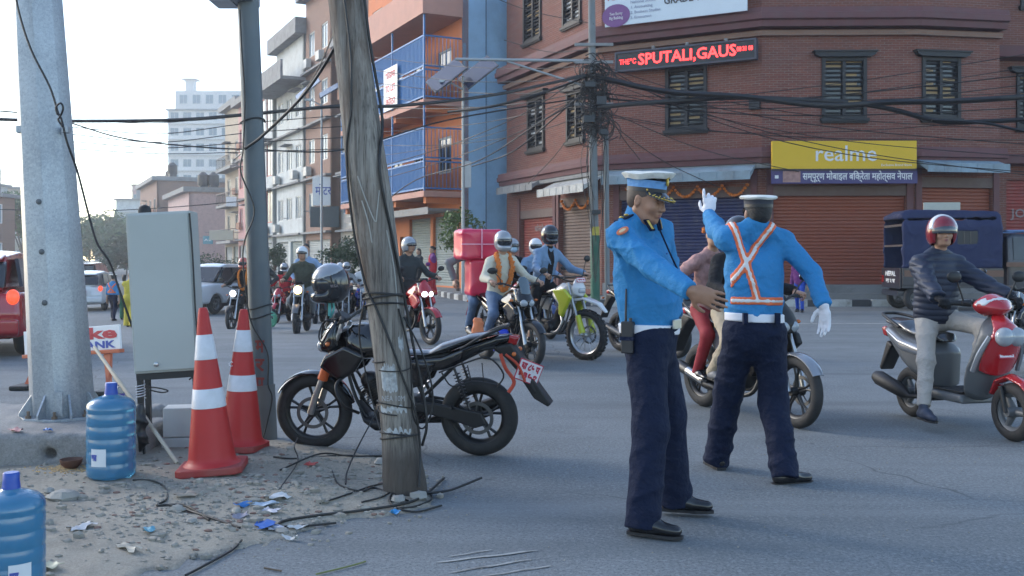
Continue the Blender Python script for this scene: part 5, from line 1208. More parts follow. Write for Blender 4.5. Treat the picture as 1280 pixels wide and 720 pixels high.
def peaked_cap(J, band_m, crown_m, visor_mat, braid=True, tilt=0.0, small=False):
 hd, f, l, u, t, s = J['hd'], J['hf'], J['hl'], J['hu'], J['t'], J['s']
 f2 = nv(f + u*tilt); u2 = f2.cross(l); Mc = Matrix((f2, l, u2)).transposed().to_4x4(); Mc.translation = hd + f*(-0.012)*s + u*0.042*s
 k = 1.0
 m = MB(); m.lathe([(0.100, 0.0), (0.102, 0.0), (0.102, 0.022), (0.100, 0.022)], 40, M4=Mc, sx=1.06, sy=0.86, cap=False); m.lathe([(0.0995, 0.001), (0.0995, 0.02)], 40, M4=Mc, sx=1.06, sy=0.86); m.build('cap_strap_band', blk, t, smooth=40)
 c = m = MB(); m.lathe([(0.1, 0.0225), (0.101, 0.040), (0.106, 0.058), (0.109, 0.062)], 40, M4=Mc, sx=1.06, sy=0.88); cp = m.build('cap', band_m, t, smooth=50)
 m = MB(); R0 = 0.128 if not small else 0.118
 prof = [(0.108, 0.060), (0.117, 0.070), (R0, 0.082), (R0+0.002, 0.087), (R0-0.012, 0.094), (0.07, 0.103), (0.0, 0.105)] if not small else [(0.108, 0.052), (R0, 0.060), (R0+0.002, 0.066), (R0-0.008, 0.074), (0.07, 0.080), (0, 0.081)]
 n = 40; vs = []
 for r, h in prof:
  for i in range(n):
   a = 2*math.pi*i/n; rise = (0.022*max(math.cos(a), 0)**1.5 if not small else 0.004*math.cos(a))*(r/0.12)
   vs.append(Mc @ Vector((r*math.cos(a)*1.10, r*math.sin(a)*0.98, h+rise+0.002*math.sin(5*a)*(r > 0.1))))
 m.add(vs, [(i*n+q, i*n+(q+1) % n, (i+1)*n+(q+1) % n, (i+1)*n+q) for i in range(len(prof)-1) for q in range(n)]); m.build('cap_crown', crown_m, cp, smooth=60)
 # peak
 m = MB(); N_ = 22; top = []; W_ = []
 for row in range(6):
  e = row/5.0
  for i in range(N_+1):
   a = R(-68) + R(136)*i/N_; ext = (math.cos(a*1.25)**0.7 if abs(a*1.25) < 1.57 else 0)*0.068*e
   x = 0.1005*math.cos(a)*1.06 + ext*0.92; y = 0.1005*math.sin(a)*0.86*(1+0.05*e); z = 0.006 - ext*0.62 - 0.006*e; W_.append((x, y, z))
 vs = [Mc @ Vector(w_) for w_ in W_] + [Mc @ (Vector(w_)-Vector((0, 0, 0.004))) for w_ in W_]; nn = len(W_)
 fs = []
 for r_ in range(5):
  for i in range(N_): a = r_*(N_+1)+i; fs += [(a, a+N_+1, a+N_+2, a+1), (nn+a, nn+a+1, nn+a+N_+2, nn+a+N_+1)]
 for i in range(N_): a = 5*(N_+1)+i; fs.append((a, a+nn, a+nn+1, a+1))
 m.add(vs, fs); pk = m.build('cap_peak', visor_mat, cp, smooth=50)
 if braid:
  m = MB(); rg = random.Random(1)
  for i in range(1, N_):
   a = 5*(N_+1)+i; p = Mc @ Vector(W_[a]); q = Mc @ Vector(W_[a-(N_+1)]); m.ball(p*0.45+q*0.55+u2*0.003, 0.0075, 6, 0, (1, 1, 0.6), 0.3, rg)
   if i % 2: q2 = Mc @ Vector(W_[a-2*(N_+1)]); m.ball(q2+u2*0.003, 0.005, 5, 0, (1, 1, 0.6), 0.2, rg)
  m.build('cap_braid', gold, pk)
  m = MB(); m.ball(Mc @ Vector((0.117, 0, 0.062)), 0.017, 8, 0, (0.5, 0.9, 1.5)); m.ball(Mc @ Vector((0.119, 0, 0.085)), 0.008, 6); m.build('cap_badge', gold, cp, smooth=60)
  m = MB()
  for b in (-1, 1): m.ball(Mc @ Vector((0.052, b*0.0815, 0.012)), 0.006, 6)
  m.build('cap_button', gold, cp)
 return cp

# ------------------------------------------------------------------ officer in profile, looking down to the right
def wp(px, py, Y, base): return W(px, py, Y) - Vector(base)
b1_ = (0.74, 5.18, 0.0)
q = lambda px, py, Y: wp(px, py, Y, b1_)
pose1 = dict(s=1.02, pel=q(812, 420, 5.2), ch=q(800, 283, 5.2), hd=q(808, 251, 5.17), tf=(0.72, -0.70, 0), hf=(0.76, -0.60, -0.25), hup=(0.02, 0, 1), sw=0.172,
 pf=(0.95, -0.30, 0), wr=(q(843, 392, 5.36), q(866, 366, 4.64)), eh=((0.3, 0.6, -1), (0.0, -0.6, -0.8)), an=(Vector((0.148, 0.24, 0.085)), Vector((-0.09, -0.19, 0.085))), kh=((0.9, 0.1, 0.1), (0.9, -0.1, 0.1)), td=((0.97, -0.24, 0), (0.90, -0.42, 0)),
 hdir=((-0.3, -0.7, 0.1), (0.93, -0.05, -0.34)), hn=((0, 0, -1), (0.05, 0.9, -0.5)), hs=((0, 0, 1), (-0.1, 0, -1)), curl=(0.35, (0.30, 0.12, 0.10, 0.14)))
stubble = M('shaved_hair', (0.07, 0.05, 0.04), 0.6, var=0.4, scale=90)
J1 = human('police officer in peaked cap looking down with one arm held out over the road', b1_, 0, pose1, dict(skin=skin_a, face=True, top=sky_blue, thick=0.010, belly=0.030, hem=0.032, bottom=navy, pk=0.020, wide=0.016, waist=0.060, cuff=0.065, shoe=blackshoe, hair='short', hairm=stubble, wr=0.0075, wf=60, keep=True), 0.0095, hires=0.0062)
peaked_cap(J1, capblue, capwhite, M('cap_peak_black', (0.015, 0.016, 0.02), 0.15, var=0.1, coat=0.5), True, 0.12)
def torso_surface(J, g, a, h):
 """point on the torso at height h above the pelvis and angle a round the spine (0 = front)"""
 z = h; s = J['s']
 hw = 0.150+0.02*math.sin(min(max(h/0.45, 0), 1)*math.pi)+g; dp = 0.112+g
 return J['pel'] + J['u']*h + J['f']*math.cos(a)*dp*s + J['l']*math.sin(a)*hw*s
band(dict(J1, D=None), 'belt', belt_w, 0.009, [(J1['pel']+UP*0.040, (0.03, 0, 1), 0.026)], 0.009)
bl = torso_surface(J1, 0.055, 0.0, 0.06); m = MB(); fr_ = plane_frame(bl, J1['l']); m.box((-0.03, -0.024, 0), (0.03, 0.024, 0.016), M4=fr_); m.build('buckle', M('buckle_steel', (0.5, 0.5, 0.45), 0.3, metal=0.8), J1['t'], bevel=0.003)
# shoulder boards, collar tabs, sleeve patch, placket, radio
for i, sgn in ((0, 1), (1, -1)):
 c = J1['sh'][i]*0.72+J1['ch']*0.28 + J1['u']*0.068; o_ = nv(J1['sh'][i]-J1['ch']); 
 fr_ = Matrix((o_, nv(J1['u'].cross(o_)), nv(o_.cross(nv(J1['u'].cross(o_)))))).transposed().to_4x4(); fr_.translation = c+J1['u']*0.012
 m = MB(); m.box((-0.055, -0.026, -0.006), (0.06, 0.026, 0.006), M4=fr_); e = m.build('shoulder_board', navy, J1['t'], bevel=0.005)
 m = MB()
 for kx in (-0.022, 0.022): m.ball(fr_ @ Vector((kx, 0, 0.010)), 0.013, 8, 0, (1, 1, 0.6))
 m.build('rank_star', gold, e, smooth=60)
 cc = J1['ch'] + J1['u']*0.0 + J1['f']*0.092 + J1['l']*0.042*sgn; fr_ = plane_frame(cc, nv(J1['l']*0.85 - J1['f']*0.5*sgn), nv(J1['u']*0.8-J1['f']*0.3 + J1['l']*0.25*sgn)); m = MB(); m.box((-0.013, -0.034, -0.012), (0.013, 0.034, 0.010), M4=fr_); e = m.build('collar_tab', navy, J1['t'], bevel=0.003)
 m = MB(); m.box((-0.006, -0.026, 0.0102), (0.006, 0.026, 0.013), M4=fr_); m.build('collar_braid', gold, e)
uarm = nv(J1['el'][1]-J1['sh'][1]); side1 = nv(Vector((0.1, -1, 0.15)) - uarm*Vector((0.1, -1, 0.15)).dot(uarm)); c = J1['sh'][1]+uarm*0.06+side1*0.083; fr_ = plane_frame(c, nv(-uarm.cross(side1)), nv(-uarm))
m = MB(); m.lathe([(0.034, -0.004), (0.034, 0.002), (0.030, 0.003)], 20, M4=fr_ @ Matrix.Scale(0.62, 4, (0, 1, 0))); e = m.build('sleeve_patch', M('patch_orange', (0.45, 0.13, 0.06), 0.7, var=0.3, scale=60), J1['t'])
m = MB(); m.lathe([(0.020, 0.003), (0.018, 0.0045)], 16, M4=fr_ @ Matrix.Scale(0.5, 4, (0, 1, 0))); m.build('patch_emblem', M('patch_cream', (0.5, 0.4, 0.25), 0.7), e)
m = MB()
for k in range(6):
 h = 0.12+k*0.06; p_ = torso_surface(J1, 0.040+0.014*math.sin(k/5*math.pi), 0.0, h); m.ball(p_, 0.006, 6)
m.build('shirt_button', M('button_blue', (0.02, 0.1, 0.3), 0.4), J1['t'])
m = MB(); m.tube(spline([J1['ch']+J1['u']*0.03+J1['f']*0.085+J1['l']*0.02, torso_surface(J1, 0.03, 0.25, 0.42), torso_surface(J1, 0.05, 0.5, 0.30), torso_surface(J1, 0.045, 1.1, 0.20)], 6), 0.005, 6); m.build('lanyard', navy, J1['t'], smooth=60)
rc = J1['pel'] + UP*0.02 - J1['pf']*0.10 + Vector((-0.035, -0.185, -0.01)); fr_ = plane_frame(rc, nv(Vector((0.9, -0.45, 0)))); m = MB(); m.box((-0.032, -0.085, -0.02), (0.032, 0.075, 0.022), M4=fr_); ra = m.build('radio', blk, J1['t'], bevel=0.006)
m = MB(); m.tube([fr_ @ Vector((-0.012, 0.075, 0)), fr_ @ Vector((-0.010, 0.24, 0.0))], [0.006, 0.004], 8); m.build('antenna', blk, ra); m = MB(); m.lathe([(0.008, 0), (0.008, 0.018)], 10, M4=fr_ @ Matrix.Translation((0.014, 0.075, 0)) @ Matrix.Rotation(R(-90), 4, 'X')); m.build('knob', blk, ra)
m = MB(); m.box((-0.036, -0.02, -0.024), (0.036, 0.0, 0.026), M4=fr_); m.build('radio_strap', navy, ra)

# ------------------------------------------------------------------ officer seen from behind, directing with white gloves
b2_ = (1.55, 6.33, 0.0); q = lambda px, py, Y: wp(px, py, Y, b2_)
pose2 = dict(s=1.02, al=0.95, pel=q(943, 414, 6.32), ch=q(943, 291, 6.36), hd=q(947, 268, 6.36), tf=(-0.10, 1, 0), pf=(0.1, 1, 0), hf=(-0.10, 1, 0.02), sw=0.180,
 wr=(q(886, 268, 6.85), q(1030, 382, 6.10)), eh=((-0.5, 0.1, -1), (0.6, 0.5, 0.1)), an=(Vector((-0.19, 0.30, 0.085)), Vector((0.13, -0.15, 0.085))), kh=((0.1, 1, 0), (0.15, 1, 0)), td=((-0.15, 0.95, 0), (0.88, 0.30, 0)),
 hdir=((0.05, 0.10, 1), (0.06, 0.02, -1)), hn=((0.55, 0.8, 0.0), (-0.6, -0.6, 0)), hs=((-0.8, 0.3, 0.1), (-0.5, 0.8, 0)), curl=((0.10, 0.75, 0.9, 1.0), 0.22))
J2 = human('traffic officer seen from behind in white gloves and crossed reflective straps', b2_, 0, pose2, dict(skin=skin_a, top=sky_blue, thick=0.011, hem=0.085, bottom=navy, pk=0.022, wide=0.012, waist=0.115, cuff=0.055, shoe=blackshoe, hair='short', gloves=glove_w, wr=0.0075, wf=58, keep=True), 0.0095, hires=0.0075)
peaked_cap(J2, M('cap_band_dark', (0.025, 0.03, 0.045), 0.7), capwhite, M('cap_peak_black', (0.02, 0.02, 0.02), 0.2), False, 0.02, True)
band(dict(J2, D=None), 'belt', belt_w, 0.009, [(J2['pel']+UP*0.088, (0.04, 0, 1), 0.027)], 0.009)
m = MB()
for k in (-0.09, 0.11): 
 p_ = J2['pel']+Vector((k, -0.150, 0.088)); m.box((p_.x-0.014, p_.y-0.006, p_.z-0.034), (p_.x+0.014, p_.y+0.03, p_.z+0.034))
m.build('belt_loop', navy, J2['t'])['kind'] = 'stuff'
hi_or = M('reflective_orange', (0.68, 0.13, 0.04), 0.6, var=0.08); hi_si = M('reflective_silver', (0.62, 0.60, 0.58), 0.4, var=0.08)
C2 = J2['pel']; crs = C2+UP*0.44+Vector((-0.065, 0, 0))
wz = C2+UP*0.195
slabs = lambda w_: [(wz, (0.02, 0, 1), w_), (crs+Vector((0.0, 0, 0)), (0.79, 0, -0.61), w_, [(wz, (0, 0, -1))]), (crs+Vector((-0.01, 0, 0)), (0.963, 0, 0.268), w_, [(wz, (0, 0, -1))])]
sc_ = [(C2+Vector((0.165, 0, 0)), (1, 0, 0)), (C2+Vector((-0.165, 0, 0)), (-1, 0, 0)), (C2+Vector((0, 0, 0.80)), (0, 0, 1)), (C2+Vector((0, 0.12, 0)), (0, 1, 0))]
sob = band(J2, 'safety_strap', hi_or, 0.008, slabs(0.026), 0.008, clips=sc_)
band(J2, 'reflective_tape', hi_si, 0.011, slabs(0.0125), 0.007, parent=sob, clips=sc_)
# ================================================================== motorcycles and scooter
rubber = M('rubber', (0.016, 0.016, 0.017), 0.75, var=0.3, scale=30, dirt=0.3, dirtcol=(0.06, 0.055, 0.05)); alloy_b = M('black_alloy', (0.010, 0.010, 0.011), 0.4, var=0.2); steel = M('steel', (0.45, 0.45, 0.45), 0.3, metal=0.9, var=0.15)
engine_m = M('engine_dark', (0.022, 0.022, 0.024), 0.45, metal=0.5, var=0.3, scale=30, dirt=0.3, dirtcol=(0.08, 0.07, 0.06)); seat_m = M('seat_vinyl', (0.012, 0.012, 0.014), 0.26, var=0.15, scale=40, spec=0.9, coat=0.4)
p_black = M('bike_paint_black', (0.005, 0.005, 0.006), 0.14, var=0.1, coat=0.5, dirt=0.05, dirtcol=(0.03, 0.028, 0.025)); p_red = M('bike_paint_red', (0.38, 0.015, 0.02), 0.2, var=0.1, coat=0.8); p_white = M('bike_paint_white', (0.55, 0.56, 0.57), 0.25, var=0.06, coat=0.6); p_yel = M('bike_paint_lime', (0.45, 0.50, 0.03), 0.3, var=0.1, coat=0.4)
p_navy = M('bike_paint_blue', (0.015, 0.03, 0.12), 0.2, coat=0.8); p_grey = M('bike_plastic_grey', (0.10, 0.105, 0.11), 0.4, var=0.1); matt = M('matt_black_plastic', (0.009, 0.009, 0.010), 0.55, var=0.2)
lamp_on = M('headlamp_lit', (0.9, 0.8, 0.6), 0.2, emit=((1.0, 0.62, 0.24), 9.0)); lamp_cool = M('headlamp_cool', (0.9, 0.9, 0.9), 0.2, emit=((0.85, 0.92, 1.0), 2.2)); lamp_off = M('lamp_glass', (0.30, 0.33, 0.36), 0.08, var=0.2, spec=0.8)
amber = M('amber_lens', (0.5, 0.12, 0.02), 0.25); redlens = M('red_lens', (0.3, 0.01, 0.01), 0.15, coat=0.5); plate_m = M('plate_red_white', (0.62, 0.60, 0.62), 0.5, var=0.05); plate_red = M('plate_red', (0.42, 0.02, 0.05), 0.5)
_bm = {}
def cached(key, fn):
 if key not in _bm: _bm[key] = fn()
 return _bm[key]
def inst(name, key, fn, mat, parent, loc=None, rot=None, sc3=None):
 me = cached(key, fn); o = ob(name, me, mat, parent)
 if loc is not None: o.location = loc
 if rot is not None: o.rotation_euler = rot
 if sc3 is not None: o.scale = sc3
 return o
def wheel(t, x, r, tr, style='alloy', rimm=alloy_b, yaw=0.0, disc=True, knob=False, y=0.0, stripe=None):
 rr = r-tr*1.75
 def f_rim():
  m = MB(); m.lathe([(rr+0.012, -tr*0.62), (rr+0.02, -tr*0.55), (rr+0.004, 0), (rr+0.02, tr*0.55), (rr+0.012, tr*0.62), (rr-0.012, tr*0.4), (rr-0.02, 0), (rr-0.012, -tr*0.4), (rr+0.012, -tr*0.62)], 36, axis='y', cap=False)
  m.lathe([(0.035, -0.07), (0.04, -0.03), (0.04, 0.03), (0.035, 0.07)], 14, axis='y')
  if style == 'alloy':
   for k in range(5):
    a = 2*math.pi*k/5+0.3; c, s_ = math.cos(a), math.sin(a); n = Vector((-s_, 0, c)); d = Vector((c, 0, s_))
    for e in (-1, 1): m.tube([d*0.03+n*0.012*e, d*rr*0.6+n*0.010*e, d*(rr-0.008)+n*0.032*e], [0.014, 0.010, 0.012], 6)
  elif style == 'wire':
   for k in range(28):
    a = 2*math.pi*k/28; b = a+(0.35 if k % 2 else -0.35); m.tube([(0.03*math.cos(a), 0.03*(1 if k % 4 < 2 else -1), 0.03*math.sin(a)), ((rr-0.005)*math.cos(b), 0, (rr-0.005)*math.sin(b))], 0.0028, 4, cap=False)
  else:
   for k in range(3):
    a = 2*math.pi*k/3; d = Vector((math.cos(a), 0, math.sin(a))); m.tube([d*0.03, d*(rr-0.005)], [0.03, 0.022], 8)
  return m.mesh('wheel', 50)
 w = inst('wheel', ('rim', r, tr, style), f_rim, rimm, t, (x, y, r), (0, 0, yaw))
 def f_tyre():
  m = MB(); pr = []; N_ = 12
  for i in range(N_+1):
   a = R(-125)+R(250)*i/N_; pr.append((r-tr+tr*math.cos(a), tr*0.95*math.sin(a)))
  pr.append(pr[0]); m.lathe(pr, 44, axis='y', cap=False)
  nb = 40
  for k in range(nb if knob else 0):
   a = 2*math.pi*k/nb
   for (yy, hh) in (((-0.6, 0.3), (0.1, 0.6)) if k % 2 else ((-0.1, 0.6), (0.6, 0.3))):
    Mk = Matrix.Rotation(-a, 4, 'Y') @ Matrix.Translation((r-tr*(1-math.cos(yy*1.1))-(0.000 if knob else 0.004), yy*tr, 0))
    e = 0.014 if knob else 0.006
    m.box((-0.012, -tr*0.22, -0.016), (e, tr*0.22, 0.016) if knob else (0.0052, tr*0.22, 0.010), M4=Mk)
  return m.mesh('tyre', 40)
 inst('tyre', ('tyre', r, tr, knob), f_tyre, rubber, w)
 if disc:
  def f_disc():
   m = MB(); m.lathe([(0.098, 0.058), (0.125, 0.058), (0.125, 0.062), (0.098, 0.062), (0.098, 0.058)], 30, axis='y', cap=False)
   for k in range(5): a = k*1.257; m.tube([(0.035*math.cos(a), 0.06, 0.035*math.sin(a)), (0.10*math.cos(a+.3), 0.06, 0.10*math.sin(a+.3))], 0.006, 5)
   return m.mesh('brake_disc', 50)
  inst('brake_disc', 'disc', f_disc, M('disc_steel', (0.16, 0.16, 0.16), 0.4, metal=0.8), w)
 if stripe:
  def f_st():
   m = MB(); m.lathe([(rr+0.010, tr*0.63), (rr+0.021, tr*0.56), (rr+0.021, tr*0.60), (rr+0.010, tr*0.67), (rr+0.010, tr*0.63)], 36, axis='y', cap=False); m.lathe([(rr+0.010, -tr*0.63), (rr+0.010, -tr*0.67), (rr+0.021, -tr*0.60), (rr+0.021, -tr*0.56), (rr+0.010, -tr*0.63)], 36, axis='y', cap=False); return m.mesh('rim_tape', 50)
  inst('rim_tape', ('tape', r, tr), f_st, stripe, w)
 return w
def PF(name, poly, w, r, res=0.012, **kw):
 W_ = 0.5 if callable(w) else w; xs_, zs_ = [p[0] for p in poly], [p[1] for p in poly]
 F_ = Field((min(xs_)-0.05, -W_-0.05, min(zs_)-0.05), (max(xs_)+0.05, W_+0.05, max(zs_)+0.05), res); F_.prof(poly, w, r, **kw); return F_.mesh(name)
def tubes(name, lst, n=8, smooth=50):
 m = MB()
 for pts, r in lst: m.tube(pts, r, n)
 return m.mesh(name, smooth)
def mir(pts): return [(x, -y, z) for x, y, z in pts]
def fender(name, x, r, a0, a1, w, th=0.008, drop=0.25):
 def f():
  m = MB(); N_ = 16; vs = []; K = 7
  for s_ in (0, 1):
   for i in range(N_+1):
    a = R(a0+(a1-a0)*i/N_); e = 1-0.35*abs(i/N_-0.5)**2*2
    for k in range(K):
     v = (k/(K-1)-0.5)*2; rr = r + (0 if s_ == 0 else th) - drop*w*abs(v)**2.2; vs.append((x+rr*math.cos(a), v*w*e, rr*math.sin(a)))
  n = (N_+1)*K; fs = []
  for i in range(N_):
   for k in range(K-1): a = i*K+k; fs += [(a, a+K, a+K+1, a+1), (n+a, n+a+1, n+a+K+1, n+a+K)]
  for i in range(N_):
   for k in (0, K-1): a = i*K+k; fs.append((a, a+K, a+K+n, a+n))
  for k in range(K-1):
   for i in (0, N_): a = i*K+k; fs.append((a, a+1, a+1+n, a+n))
  m.add(vs, fs); return m.mesh(name, 50)
 return f
def num_plate(parent, M4, w=0.20, h=0.15, lines=('बा ८५ प', '६३५१'), bg=None, name='number_plate'):
 m = MB(); m.box((-w/2, -h/2, -0.004), (w/2, h/2, 0.0)); p = m.build(name, plate_red if bg is None else bg, parent, bevel=0.003); p.matrix_local = M4
 if bg is None: 
  m = MB(); m.box((-w/2+0.008, -h/2+0.008, 0.0005), (w/2-0.008, h/2-0.008, 0.002)); m.build('plate_field', plate_m, p)
 for i, s_ in enumerate(lines):
  y = (len(lines)-1)*h*0.2 - i*h*0.42; lettering(s_, plate_red if bg is None else plate_m, p, Matrix.Translation((0, y, 0.003)), h*0.30, w*0.78, bold=0.004, depth=0.001)
 return p

shock_m = M('shock_dark', (0.05, 0.05, 0.055), 0.4, metal=0.5)
def street_bike(label, loc, rz, paint=p_black, shroud=None, group=None, lamp=lamp_off, steer=0.0, scale=1.0, lean=0.0, rimm=alloy_b, style='alloy', guard=True, plate=True, rim_tape=None, tank=None, name='motorcycle', round_lamp=False, mirrors=True, visor=False, fork_m=None):
 t = thing(name, label, 'motorcycle', loc, rz, group); t.scale = (scale,)*3; t.rotation_euler = (lean, 0, rz); WB = 1.32; RR = 0.30; shroud = shroud or paint; fork_m = fork_m or steel
 wheel(t, 0.0, RR, 0.062, style, rimm, stripe=rim_tape); wheel(t, WB, RR, 0.050, style, rimm, steer, stripe=rim_tape)
 inst('fuel_tank', 'tank', lambda: PF('fuel_tank', [(0.58, .75), (0.57, .84), (0.66, .93), (0.84, 1.00), (0.98, .99), (1.06, .91), (1.04, .80), (0.9, .72)], 0.135, 0.05, crown=0.05, wtop=(0.74, 1.02, 0.085)), tank or paint, t)
 def fcap(): m = MB(); m.lathe([(0.035, 0.0), (0.035, 0.012), (0.03, 0.016)], 16); return m.mesh('tank_cap', 50)
 inst('tank_cap', 'tcap', fcap, steel, t, (0.90, 0, 0.985))
 for s_ in (0, 1):
  inst('tank_shroud', ('shroud', s_), lambda: PF('tank_shroud', [(0.84, .77), (1.00, .84), (1.16, .76), (1.20, .68), (1.05, .58), (0.93, .64)], 0.03, 0.012, 0.010, y0=(0.145 if s_ == 0 else -0.145)) if False else (lambda sg: (lambda F_: F_.mesh('tank_shroud'))(Field((0.78, sg*0.145-0.08, 0.52), (1.26, sg*0.145+0.08, 0.9), 0.011).prof([(0.84, .77), (1.00, .84), (1.16, .76), (1.20, .68), (1.05, .58), (0.93, .64)], 0.028, 0.014, y0=sg*0.145)))(1 if s_ == 0 else -1), shroud, t)
  inst('side_panel', ('sidep', s_), lambda: (lambda sg: Field((0.2, sg*0.12-0.08, 0.45), (0.7, sg*0.12+0.08, 0.82), 0.011).prof([(0.30, .72), (0.60, .74), (0.62, .62), (0.50, .52), (0.38, .56)], 0.022, 0.012, y0=sg*0.12).mesh('side_panel'))(1 if s_ == 0 else -1), paint, t)
 inst('seat', 'seat', lambda: PF('seat', [(0.68, .76), (0.64, .835), (0.52, .805), (0.36, .805), (0.27, .86), (0.05, .93), (-0.14, .955), (-0.17, .93), (0.03, .87), (0.24, .78), (0.4, .75)], 0.115, 0.028, crown=0.025, res=0.011), seat_m, t)
 inst('tail_panel', 'tail', lambda: PF('tail_panel', [(0.58, .62), (0.56, .74), (0.26, .77), (0.04, .86), (-0.16, .925), (-0.27, .935), (-0.27, .885), (-0.06, .80), (0.22, .66)], lambda X, Z: 0.105-0.05*np.clip(-(X-0.1)/0.35, 0, 1), 0.02, crown=0.01, res=0.011), paint, t)
 inst('tail_light', 'tlight', lambda: PF('tail_light', [(-0.24, .93), (-0.325, .915), (-0.30, .85), (-0.24, .865)], 0.05, 0.012, 0.010), redlens, t)
 inst('rear_mudguard', 'rmud', lambda: PF('rear_mudguard', [(-0.10, .84), (-0.27, .87), (-0.34, .76), (-0.47, .50), (-0.43, .485), (-0.31, .66), (-0.22, .76)], 0.065, 0.012, 0.010), matt, t)
 inst('grab_rail', 'grab', lambda: tubes('grab_rail', [(spline([(0.1, .125, .83), (-0.05, .135, .92), (-0.20, .10, .985), (-0.235, 0, .995), (-0.20, -.10, .985), (-0.05, -.135, .92), (0.1, -.125, .83)], 4), 0.011)]), matt, t)
 if plate == 'bent': n_ = nv((-0.55, 0.8, 0.25)); num_plate(t, plane_frame((-0.40, 0.07, 0.66), nv(UP.cross(n_)+UP*-0.45), nv(UP+UP.cross(n_)*0.45)), 0.20, 0.16)
 elif plate: num_plate(t, plane_frame((-0.405, 0, 0.655), (0, -1, 0), (0.5, 0, 0.87)), 0.19, 0.145)
 for sg in (1, -1):
  def fi(): m = MB(); m.ball((0, 0, 0), 0.022, 8, 0, (0.8, 1.3, 0.8)); return m.mesh('indicator', 60)
  inst('indicator', 'ind', fi, amber, t, (-0.30, sg*0.115, 0.80)); inst('indicator', 'ind', fi, amber, t, (WB-0.20, sg*0.18, 0.86))
 # engine: crankcase, finned barrel, covers
 def f_eng():
  F_ = Field((0.3, -0.2, 0.15), (1.0, 0.2, 0.62), 0.013); F_.box((0.62, 0, 0.35), (0.17, 0.10, 0.10), 0.04, 0.02); F_.cap((0.70, -0.12, 0.345), (0.70, 0.12, 0.345), 0.085, k=0.02); F_.cap((0.53, -0.115, 0.35), (0.53, 0.12, 0.35), 0.07, k=0.02); F_.cap((0.76, 0, 0.40), (0.86, 0, 0.56), 0.075, 0.07, k=0.02); return F_.mesh('engine')
 e = inst('engine', 'eng', f_eng, engine_m, t)
 def f_fin():
  m = MB(); d = nv((0.5, 0, 0.86))
  for k in range(9): c = Vector((0.775, 0, 0.42))+d*k*0.019; Mk = Matrix((nv((0.86, 0, -0.5)), Vector((0, 1, 0)), -d)).transposed().to_4x4(); Mk.translation = c; m.box((-0.085, -0.095, -0.003), (0.085, 0.095, 0.003), M4=Mk)
  return m.mesh('cooling_fins')
 o = inst('cooling_fins', 'fins', f_fin, engine_m, e); 
 inst('engine_cover', 'ecov', lambda: tubes('engine_cover', [([(0.70, sg*0.13, 0.345), (0.70, sg*0.15, 0.345)], 0.062) for sg in (1, -1)], 20, 40), p_grey, e)
 inst('frame', 'frame', lambda: tubes('frame', [(spline([(1.06, 0, .92), (1.02, 0.03*sg, .62), (0.93, 0.06*sg, .38), (0.80, .08*sg, .26), (0.45, .09*sg, .27), (0.40, .09*sg, .42), (0.50, .08*sg, .66)], 4), 0.014) for sg in (1, -1)] + [([(1.05, 0, .86), (0.55, .07*sg, .72), (-0.15, .07*sg, .84)], 0.014) for sg in (1, -1)] + [([(0.42, .07*sg, .45), (0.1, .08*sg, .76)], 0.011) for sg in (1, -1)]), matt, t)
 inst('swingarm', 'swing', lambda: tubes('swingarm', [([(0.0, .095*sg, .30), (0.2, .10*sg, .34), (0.44, .07*sg, .40)], [0.017, 0.02, 0.024]) for sg in (1, -1)]), matt, t)
 for sg in (1, -1):
  def f_sh():
   m = MB(); a, b = Vector((0.03, 0.115, .34)), Vector((0.16, 0.115, .70)); m.tube([a, b], 0.010, 8)
   for k in range(10): c = a+(b-a)*(0.25+0.065*k); m.lathe([(0.026, -0.004), (0.030, 0), (0.026, 0.004)], 12, M4=Matrix.Translation(c) @ (b-a).to_track_quat('Z', 'Y').to_matrix().to_4x4())
   return m.mesh('shock_absorber', 50)
  inst('shock_absorber', 'shock', f_sh, shock_m, t, (0, 0, 0) if sg > 0 else (0, -0.23, 0))
 inst('chain_cover', 'chain', lambda: PF('chain_cover', [(-0.09, .27), (-0.05, .36), (0.30, .42), (0.48, .42), (0.48, .36), (0.2, .30), (0.0, .24)], 0.016, 0.008, 0.009, y0=0.0), matt, t, (0, 0.125, 0))
 def f_ex():
  m = MB(); m.tube(spline([(0.88, -.06, .50), (0.96, -.09, .40), (0.90, -.12, .25), (0.70, -.135, .20), (0.42, -.14, .22)], 5), 0.020, 10); m.tube([(0.44, -.14, .22), (0.36, -.15, .235), (0.28, -.155, .25), (-0.10, -.17, .37), (-0.16, -.172, .39), (-0.20, -.173, .40)], [0.022, 0.035, 0.048, 0.054, 0.050, 0.030], 14); return m.mesh('exhaust', 50)
 inst('exhaust', 'exh', f_ex, alloy_b, t); inst('heat_shield', 'hshield', lambda: tubes('heat_shield', [([(0.26, -.175, .275), (0.02, -.19, .35)], 0.042)], 10), steel if paint is not p_black else p_grey, t)
 inst('footpeg', 'pegs', lambda: tubes('footpeg', [([(0.44, 0.10, .31), (0.44, 0.22, .32)], 0.013), ([(0.44, -0.10, .31), (0.44, -0.22, .32)], 0.013), ([(0.17, 0.11, .38), (0.17, 0.20, .40)], 0.011), ([(0.17, -0.11, .38), (0.17, -0.20, .40)], 0.011), ([(0.42, 0.09, .42), (0.17, 0.115, .38)], 0.012), ([(0.42, -0.09, .42), (0.17, -0.115, .38)], 0.012)]), matt, t)['kind'] = 'stuff'
